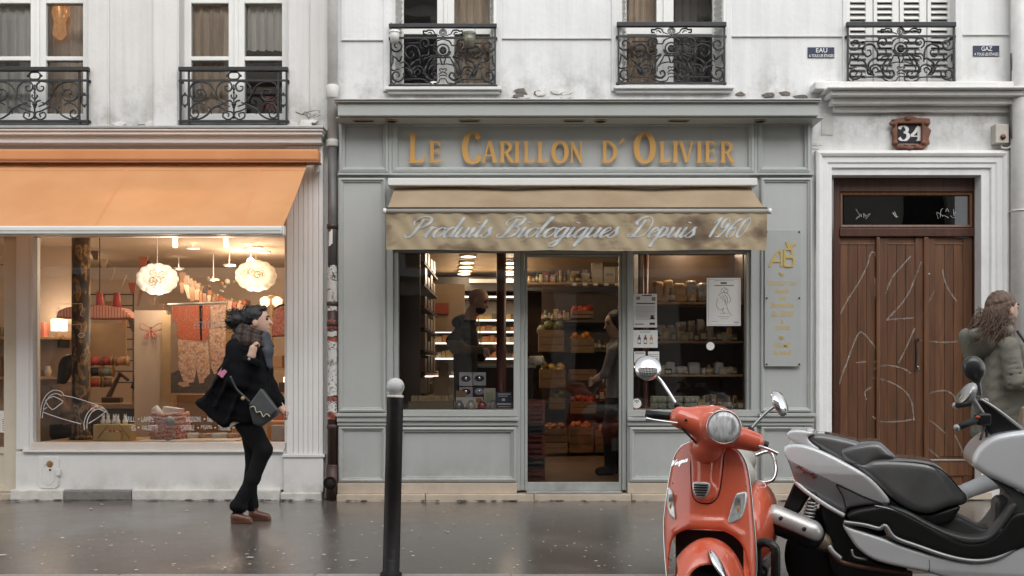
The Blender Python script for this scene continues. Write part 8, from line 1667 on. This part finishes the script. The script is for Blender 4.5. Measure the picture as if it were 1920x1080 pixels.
for k in range(60):
    a = rr.uniform(0, 6.28); c = W(447 + 17 * math.cos(a), 600 + 17 * math.sin(a), rr.uniform(-.06, .06)); f.ell(c, [rr.uniform(.008, .02)] * 3, .008)
for k in range(26): f.ell(W(rr.uniform(462, 497), 573 + rr.uniform(0, 7) + abs(rr.gauss(0, 2)), rr.uniform(-.05, .05)), [rr.uniform(.010, .018)] * 3, .01)
f.ell(hc + Vector((.085, -.0, -.035)), (.078, .12, .062), .012, '-'); f.ell(hc + Vector((.0, -.105, -.035)), (.03, .035, .035), .01, '-'); f.noise(.002, 80, 2); hr = f.build('hair', m_hair, w1)
for k in range(110):
    a = rr.uniform(0, 6.28); p0 = W(447 + 15 * math.cos(a), 600 + 15 * math.sin(a), rr.uniform(-.06, .06)); d = Vector((math.cos(a), rr.uniform(-.4, .4), -math.sin(a))) * rr.uniform(.012, .034)
    MB().tube(crom([p0, p0 + d + Vector((0, 0, rr.uniform(-.02, .02))), p0 + d * 1.5 + Vector((rr.uniform(-.03, .02), 0, rr.uniform(-.03, .02)))], 3), [.004] * 3 + [.003] * 3 + [.001], 4).build('curl', m_hair, hr)
m_scarf = ramp_mat('striped_scarf', [(.0, (.010, .009, .009)), (.35, (.07, .036, .018)), (.5, (.012, .012, .014)), (.75, (.09, .05, .028)), (1, (.03, .032, .038))], 4.5, .9, 'wave', stretch=(1, .3, 3.5), dist=3, bump=.4); m_scarf2 = mat('grey_blue_scarf', (.06, .066, .078), .95, var=.3, scale=9, bump=.3)
f = Fld((x(438, YW_), YW_ - .2, z(690, YW_)), (x(526, YW_), YW_ + .2, z(605, YW_)), .0065)
for k, (dz, r0, rr_) in enumerate(((0, .036, .105), (-.045, .04, .12), (.04, .03, .088))):
    for i in range(16):
        a0, a1 = i * math.pi / 8, (i + 1) * math.pi / 8; g_ = lambda a: Vector((x(474, YW_) + rr_ * math.cos(a) * .95, YW_ + rr_ * math.sin(a), z(631, YW_) + dz - .035 * math.cos(a)))
        f.cap(g_(a0), g_(a1), r0, r0, .006)
f.noise(.003, 45, 9); s1 = f.build('scarf', m_scarf, w1)
f = Fld((x(480, YW_), YW_ - .22, z(695, YW_)), (x(525, YW_), YW_ + .1, z(615, YW_)), .0065); f.cap(W(500, 635, -.04), W(505, 660, -.06), .05, .055, .02, sq=(.8, 1.2, 1)); f.cap(W(505, 660, -.06), W(508, 684, -.06), .055, .04, .02, sq=(.6, 1.2, 1)); f.noise(.004, 40, 5); f.build('scarf_end', m_scarf2, s1)
hb = thing('handbag', 'dark grey leather satchel with a wavy flap carried by the walking woman', 'handbag', W(508, 795, -.2)); yb2 = -.235; BM = Matrix.Rotation(R(38), 3, 'Y')
m_bagl = mat('grey_leather', (.035, .037, .038), .42, var=.15, scale=12)
f = Fld(W(470, 805, -.36), W(545, 715, -.08), .006); pts = [(484, 762), (506, 728), (536, 768), (533, 778), (506, 797), (492, 792)]
f.poly([(x(a, YW_), z(b, YW_)) for a, b in pts], YW_ + yb2, .05, .02); f.build('body', m_bagl, hb)
f = Fld(W(470, 805, -.36), W(545, 715, -.08), .005); f.poly([(x(a, YW_), z(b, YW_)) for a, b in [(485, 757), (507, 727), (537, 766), (524, 777), (518, 772), (512, 777), (507, 768), (500, 769), (496, 759)]], YW_ + yb2 - .052, .010, .007); fl_ = f.build('flap', mat('pale_grey_leather', (.075, .078, .08), .4, var=.12, scale=12), hb)
MB().tube(crom([W(489, 761, yb2 - .066), W(496, 760, yb2 - .066), W(500, 770, yb2 - .066), W(507, 769, yb2 - .066), W(512, 778, yb2 - .066), W(518, 773, yb2 - .066), W(524, 778, yb2 - .066)], 5), .0045, 6).build('flap_edge', M3((.45, .40, .28)), fl_)
MB().tube(crom([W(486, 752, yb2 - .03), W(476, 742, yb2 - .035), W(462, 728, yb2 - .04), W(452, 705, yb2 - .055)], 5), .009, 6).build('strap', m_bagl, hb)
MB().lathe([(.012, -.004), (.015, 0), (.012, .004)], W(474, 745, yb2 - .045), axis=(0, -1, 0), seg=12).build('buckle', M3((.4, .28, .1)), hb)
YP = -2.2; Q = lambda a, b, d=0.0: P(a, b, YP) + Vector((0, d, 0))
m_parka = mat('olive_parka', (.165, .158, .125), .7, var=.12, scale=10, bump=.2, bscale=90); m_den = mat('pale_denim', (.30, .31, .32), .8, var=.12)
w2 = thing('person', 'person with long brown hair and olive hooded parka walking to the right edge', 'person', (x(1880, YP), YP, 0))
f = Fld((x(1780, YP), YP - .32, .0), (x(2010, YP), YP + .34, z(540, YP)), .0075)
hc = Q(1882, 581); F_, U, S_ = head(f, hc, (.95, .30, 0), 1.0, -.05)
f.cap(Q(1873, 600), Q(1866, 632), .055, .065, .03); f.cap(Q(1864, 660), Q(1872, 770), .095, .10, .04, sq=(.85, 1.1, 1)); f.cap(Q(1866, 660, -.11), Q(1866, 660, .11), .04, .04, .04); f.cap(Q(1874, 800, -.05), Q(1874, 800, .05), .10, .10, .05)
g0 = lambda px_, h_, d: Vector((x(px_, YP), YP + d, h_))
f.cap(Q(1872, 805, -.08), Q(1868, 892, -.08), .095, .07, .03); f.cap(Q(1868, 892, -.08), Q(1802, 918, -.08), .066, .05, .03); f.cap(Q(1802, 918, -.08), g0(1778, .29, -.08), .045, .04, .02); f.cap(g0(1778, .29, -.08), g0(1776, .20, -.08), .042, .032, .02)
f.cap(Q(1878, 805, .08), g0(1925, .50, .08), .095, .07, .03); f.cap(g0(1925, .50, .08), g0(1932, .10, .08), .066, .048, .03); f.cap(g0(1928, .045, .08), g0(1972, .032, .08), .042, .032, .02)
f.cap(Q(1868, 660, -.14), Q(1875, 714, -.20), .036, .034, .02); f.cap(Q(1875, 714, -.20), Q(1915, 701, -.20), .034, .028, .02); f.cap(Q(1915, 700, -.20), Q(1925, 697, -.19), .027, .028, .012); fingers(f, Q(1916, 700, -.2), Q(1929, 696, -.19), (0, .3, 1), curl=.9, down=Vector((0, -.7, -.7)))
f.cap(Q(1872, 660, .14), Q(1890, 728, .21), .036, .034, .02); f.cap(Q(1890, 728, .21), Q(1930, 740, .2), .034, .028, .02); fingers(f, Q(1930, 740, .2), Q(1941, 742, .2), (0, 0, 1), curl=.7)
def pw2(C): m_ = np.zeros(len(C), int); m_[C[:, 2] < z(760, YP)] = 1; m_[C[:, 2] < .09] = 2; m_[(C[:, 0] < x(1788, YP)) & (C[:, 2] < .33)] = 2; return m_
b2 = f.build('body', [m_skin, m_den, m_leather], w2, paint=pw2); eyes(b2, hc, F_, U, S_)
f = Fld((x(1795, YP), YP - .34, z(835, YP)), (x(1965, YP), YP + .34, z(610, YP)), .0075)
f.poly([(x(a, YP), z(b, YP)) for a, b in crom([(1846, 640), (1870, 622), (1893, 628), (1908, 660), (1916, 720), (1922, 780), (1920, 822), (1880, 826), (1836, 822), (1834, 780), (1836, 735), (1840, 690)], 3, True)], YP, lambda A, B: .155 - .07 * np.clip((B - z(648, YP)) / .1, 0, 1), .06)
f.cap(Q(1868, 650, -.155), Q(1875, 716, -.21), .068, .062, .025); f.cap(Q(1875, 716, -.21), Q(1910, 703, -.20), .058, .046, .02); f.cap(Q(1872, 652, .175), Q(1890, 728, .22), .08, .068, .03); f.cap(Q(1890, 728, .22), Q(1926, 738, .2), .062, .048, .03)
for k in range(7): f.cap(Q(1856, 668 + 9 * k, -.232), Q(1888, 660 + 10 * k, -.262), .003, .004, .012, '-')
f.cap(Q(1836, 742, -.19), Q(1915, 748, -.2), .008, .008, .02, '-'); f.noise(.0014, 34, 6); pk = f.build('parka', m_parka, w2)
f = Fld((x(1790, YP), YP - .24, z(700, YP)), (x(1900, YP), YP + .22, z(595, YP)), .007); f.ell(Q(1838, 642), (.125, .16, .10), .03, rot=np.array(Matrix.Rotation(R(35), 3, 'Y'))); f.cap(Q(1815, 628, -.1), Q(1870, 622, -.12), .04, .05, .04); f.cap(Q(1812, 630), Q(1822, 670), .05, .05, .04); f.ell(Q(1842, 622), (.10, .10, .07), .03, '-'); f.build('hood', m_parka, pk)
q = MB(); q.tube(crom([Q(1888, 622, -.14), Q(1902, 660, -.2), Q(1911, 720, -.2), Q(1918, 800, -.19)], 6), .010, 6); q.build('zip', m_black, pk)
f = Fld((x(1790, YP), YP - .2, z(700, YP)), (x(1915, YP), YP + .2, z(540, YP)), .0065); rr = random.Random(9)
f.ell(hc + Vector((-.020, 0, .036)), (.100, .086, .096), .02); f.ell(Q(1864, 592), (.075, .09, .08), .03)
for k in range(9):
    a = rr.uniform(-.1, .1); s0 = Q(1862 + rr.uniform(-12, 22), 590 + rr.uniform(-8, 12), rr.uniform(-.09, .05)); e0 = Q(1812 + rr.uniform(-4, 50), 640 + rr.uniform(-18, 14), s0.y - YP + rr.uniform(-.06, .02)); m0 = s0.lerp(e0, .5) + Vector((rr.uniform(-.02, .02), -.03, rr.uniform(0, .035)))
    f.cap(s0, m0, .014, .011, .012); f.cap(m0, e0, .011, .004, .012)
for k in range(8): s0 = Q(1880 + rr.uniform(-6, 8), 598, -.09); e0 = Q(1874 + rr.uniform(-8, 6), 665 + rr.uniform(-15, 15), -.20); f.cap(s0, e0, .018, .006, .01)
f.ell(hc + Vector((.078, -.02, -.03)), (.05, .12, .075), .012, '-'); f.noise(.0025, 70, 4); h2 = f.build('hair', m_brown, w2)
lk = MB()
for k in range(620):
    s0 = Q(1862 + rr.uniform(-26, 22), 596 + rr.uniform(-22, 26), rr.uniform(-.13, .05)); w_ = rr.random(); e0 = Q(1806 + 60 * w_ + rr.uniform(-6, 6), 642 + 14 * w_ + rr.uniform(-26, 10), s0.y - YP - rr.uniform(0, .07))
    lk.tube(crom([s0, s0.lerp(e0, .35) + Vector((0, -.02, .03)), s0.lerp(e0, .75) + Vector((rr.uniform(-.02, .02), -.02, rr.uniform(-.01, .03))), e0], 3), [.0022] * 7 + [.0015, .001, .0008], 4)
lk.build('loose_hair', m_brown, h2, kind='stuff')
tb = thing('tote_bag', 'tan handbag with long handles on the arm of the parka woman', 'handbag', Q(1905, 830, -.3)); m_tan = mat('tan_leather', (.30, .235, .17), .5, var=.12, scale=9)
f = Fld((x(1860, YP), YP - .42, z(835, YP)), (x(1960, YP), YP - .2, z(745, YP)), .007); f.poly([(x(a, YP), z(b, YP)) for a, b in ((1871, 762), (1878, 758), (1945, 759), (1952, 766), (1958, 828), (1868, 828))], YP - .31, lambda A, B: .03 + .18 * np.clip(z(765, YP) - B, 0, .3), .02); f.noise(.002, 30, 2); f.build('body', m_tan, tb)
for d in (-.335, -.285): MB().tube(crom([Q(1884, 762, d), Q(1890, 730, d), Q(1898, 700, -.26), Q(1906, 693, -.24), Q(1910, 700, -.25), Q(1912, 730, d), Q(1915, 762, d)], 6), .008, 8).build('handle', mat('pale_strap', (.40, .35, .28), .5, var=.1), tb)
MB().tube([Q(1873, 760, -.345), Q(1950, 761, -.345)], .006, 6).build('piping', mat('pale_strap', (1, 1, 1)), tb)
YM = .78; G = lambda a, b, d=0.0: P(a, b, YM) + Vector((0, d, 0))
w3 = thing('person', 'bald bearded person in a black hooded jacket at the checkout behind the left pane', 'person', (x(880, YM), YM, .127))
f = Fld((x(825, YM), YM - .34, .127), (x(955, YM), YM + .34, z(530, YM)), .01); hc = G(896, 564); F_, U, S_ = head(f, hc, (.93, -.2, 0), 1.08, .35)
f.cap(G(885, 585), G(876, 612), .06, .07, .03); f.cap(G(872, 630), G(874, 740), .14, .14, .05, sq=(.85, 1.2, 1)); f.cap(G(872, 628, -.17), G(872, 628, .17), .065, .065, .06)
zg = .127
for s_ in (-1, 1): f.cap(G(874, 750, s_ * .09), Vector((x(872, YM), YM + s_ * .1, .55)), .10, .075, .04); f.cap(Vector((x(872, YM), YM + s_ * .1, .55)), Vector((x(870, YM), YM + s_ * .1, .2)), .07, .05, .03); f.cap(Vector((x(868, YM), YM + s_ * .1, zg + .045)), Vector((x(895, YM), YM + s_ * .1, zg + .038)), .045, .038, .02)
f.cap(G(858, 632, -.2), G(856, 655, -.25), .06, .055, .03); f.cap(G(850, 640, -.22), G(870, 655, -.26), .06, .052, .03); f.cap(G(870, 655, -.26), G(902, 658, -.26), .048, .036, .02); f.cap(G(902, 658, -.26), G(911, 659, -.25), .03, .03, .012); fingers(f, G(904, 658, -.26), G(914, 660, -.24), (0, .4, 1), curl=.7)
f.cap(G(880, 635, .2), G(900, 668, .22), .06, .05, .03); f.cap(G(900, 668, .22), G(925, 652, .1), .045, .035, .02); fingers(f, G(925, 652, .1), G(933, 649, .08), (0, .4, 1), curl=.7)
def pw3(C):
    m_ = np.zeros(len(C), int); m_[C[:, 2] < z(600, YM)] = 1; m_[(C[:, 2] < z(640, YM)) & (C[:, 1] < YM - .17) & (C[:, 2] > z(675, YM))] = 2; m_[(C[:, 0] > x(908, YM)) & (C[:, 2] < z(640, YM)) & (C[:, 2] > z(680, YM))] = 0; m_[(C[:, 0] > x(922, YM)) & (C[:, 2] > z(680, YM)) & (C[:, 2] < z(630, YM))] = 0; return m_
m_blk = mat('black_cotton', (.010, .0095, .009), .9, var=.2, scale=10); m_brnsl = mat('brown_sleeve', (.13, .085, .045), .9, var=.2, scale=12)
b3 = f.build('body', [m_skin, m_blk, m_brnsl], w3, paint=pw3); eyes(b3, hc, F_, U, S_, 1.05)
f = Fld((x(850, YM), YM - .2, z(625, YM)), (x(900, YM), YM + .2, z(575, YM)), .009); f.cap(G(858, 605, -.08), G(866, 598, .08), .055, .055, .03); f.cap(G(862, 606), G(884, 612), .06, .05, .03); f.build('hood', m_blk, w3)
f = Fld(hc - Vector((.16, .16, .2)), hc + Vector((.16, .16, .05)), .008); f.ell(hc + F_ * .045 - U * .075, (.064, .062, .05), .02); f.build('beard', m_hair, w3)
for k in (0, 1): MB().tube(crom([G(893 + 5 * k, 600, -.13), G(896 + 5 * k, 625, -.15), G(898 + 5 * k, 650, -.15)], 4), .005, 6).build('drawstring', m_paper, w3)
YO = .95; O = lambda a, b, d=0.0: P(a, b, YO) + Vector((0, d, 0))
w4 = thing('person', 'person in grey top and dark trousers standing at the right side inside the shop door', 'person', (x(1148, YO), YO, .127))
f = Fld((x(1095, YO), YO - .34, .127), (x(1190, YO), YO + .34, z(575, YO)), .01); hc = O(1152, 607); F_, U, S_ = head(f, hc, (-.9, -.35, 0), 1.0, .15)
f.cap(O(1155, 625), O(1158, 645), .055, .06, .03); f.cap(O(1156, 660), O(1156, 750), .12, .125, .05, sq=(.85, 1.25, 1)); f.cap(O(1156, 655, -.15), O(1156, 655, .15), .06, .06, .06)
f.cap(O(1145, 660, -.18), O(1132, 700, -.22), .055, .047, .03); f.cap(O(1132, 700, -.22), O(1112, 712, -.2), .043, .03, .02); fingers(f, O(1112, 712, -.2), O(1106, 713, -.2), (0, 0, 1), curl=.7)
for s_, a, b in ((-1, 1146, 1143), (1, 1162, 1164)): f.cap(O(1154, 765, s_ * .08), Vector((x(a - 6, YO), YO + s_ * .09, .58)), .10, .072, .04); f.cap(Vector((x(a - 6, YO), YO + s_ * .09, .58)), Vector((x(b, YO), YO + s_ * .09, .22)), .068, .052, .03); f.cap(Vector((x(b, YO), YO + s_ * .09, zg + .05)), Vector((x(b - 22, YO), YO + s_ * .09 - .05, zg + .04)), .05, .04, .02); f.cap(Vector((x(b, YO), YO + s_ * .09, zg + .05)), Vector((x(b, YO), YO + s_ * .09, zg + .16)), .052, .056, .02)
def pw4(C): m_ = np.zeros(len(C), int); m_[C[:, 2] < z(632, YO)] = 1; m_[C[:, 2] < z(745, YO)] = 2; m_[(C[:, 0] < x(1120, YO)) & (C[:, 2] > z(725, YO)) & (C[:, 2] < z(640, YO))] = 0; return m_
b4 = f.build('body', [m_skin, mat('grey_jersey', (.24, .235, .245), .9, var=.1), m_blk], w4, paint=pw4); eyes(b4, hc, F_, U, S_)
f = Fld(hc - Vector((.2, .2, .2)), hc + Vector((.2, .2, .2)), .009); f.ell(hc + Vector((.025, 0, .04)), (.105, .095, .105), .02); f.cap(hc + Vector((.06, 0, .0)), hc + Vector((.08, 0, -.12)), .075, .05, .03); f.ell(hc + F_ * .10 - U * .03, (.075, .09, .075), .01, '-'); f.build('hair', m_hair, w4)
YS = 1.25; A_ = lambda a, b, d=0.0: P(a, b, YS) + Vector((0, d, 0))
w5 = thing('person', 'seated person with long black hair bent over the counter behind the iron column', 'person', (x(122, YS), YS, .061))
f = Fld((x(85, YS), YS - .34, .061), (x(205, YS), YS + .34, z(660, YS)), .011); hc = A_(137, 690); F_, U, S_ = head(f, hc, (1, 0, 0), 1.0, .3)
f.cap(A_(131, 708), A_(126, 722), .055, .06, .03); f.cap(A_(122, 735), A_(117, 800), .12, .13, .05, sq=(.85, 1.2, 1)); f.cap(A_(122, 732, -.15), A_(122, 732, .15), .06, .06, .05)
for s_ in (-1, 1): f.cap(A_(122, 735, s_ * .18), A_(135, 770, s_ * .2), .055, .046, .03); f.cap(A_(135, 770, s_ * .2), A_(172, 765, s_ * .1), .042, .03, .02); fingers(f, A_(172, 765, s_ * .1), A_(180, 765, s_ * .1), (0, 1, 0), curl=.6); f.cap(A_(118, 812, s_ * .09), A_(165, 815, s_ * .09), .09, .07, .03); f.cap(A_(165, 815, s_ * .09), Vector((x(166, YS), YS + s_ * .09, .12)), .065, .05, .03); f.cap(Vector((x(166, YS), YS + s_ * .09, .10)), Vector((x(185, YS), YS + s_ * .09, .098)), .04, .034, .02)
def pw5(C): m_ = np.zeros(len(C), int); m_[C[:, 2] < z(716, YS)] = 1; m_[C[:, 2] < z(795, YS)] = 2; m_[(C[:, 0] > x(165, YS)) & (C[:, 2] > z(790, YS)) & (C[:, 2] < z(740, YS))] = 0; return m_
b5 = f.build('body', [m_skin, mat('taupe_knit', (.16, .11, .085), .9, var=.15), m_blk], w5, paint=pw5); eyes(b5, hc, F_, U, S_)
f = Fld(hc - Vector((.22, .2, .36)), hc + Vector((.2, .2, .2)), .01); f.ell(hc + Vector((-.02, 0, .04)), (.11, .10, .105), .02); f.cap(hc + Vector((-.05, -.04, .0)), hc + Vector((-.10, -.1, -.24)), .08, .03, .03); f.cap(hc + Vector((-.05, .04, .0)), hc + Vector((-.09, .1, -.24)), .08, .03, .03); f.ell(hc + F_ * .11 - U * .03, (.07, .09, .075), .01, '-'); f.build('hair', m_hair, w5)
t = thing('stool', 'round wooden stool under the seated person', 'stool', (x(117, YS), YS, .061)); MB().lathe([(.16, z(828, YS) - .03), (.17, z(828, YS) - .015), (.16, z(828, YS))], (x(117, YS), YS, 0), seg=20).build('seat', m_wood, t)
for i in range(4): a = i * math.pi / 2 + .4; MB().tube([(x(117, YS) + .1 * math.cos(a), YS + .1 * math.sin(a), z(828, YS) - .025), (x(117, YS) + .16 * math.cos(a), YS + .16 * math.sin(a), .062)], .013, 8).build('leg', m_wood, t)
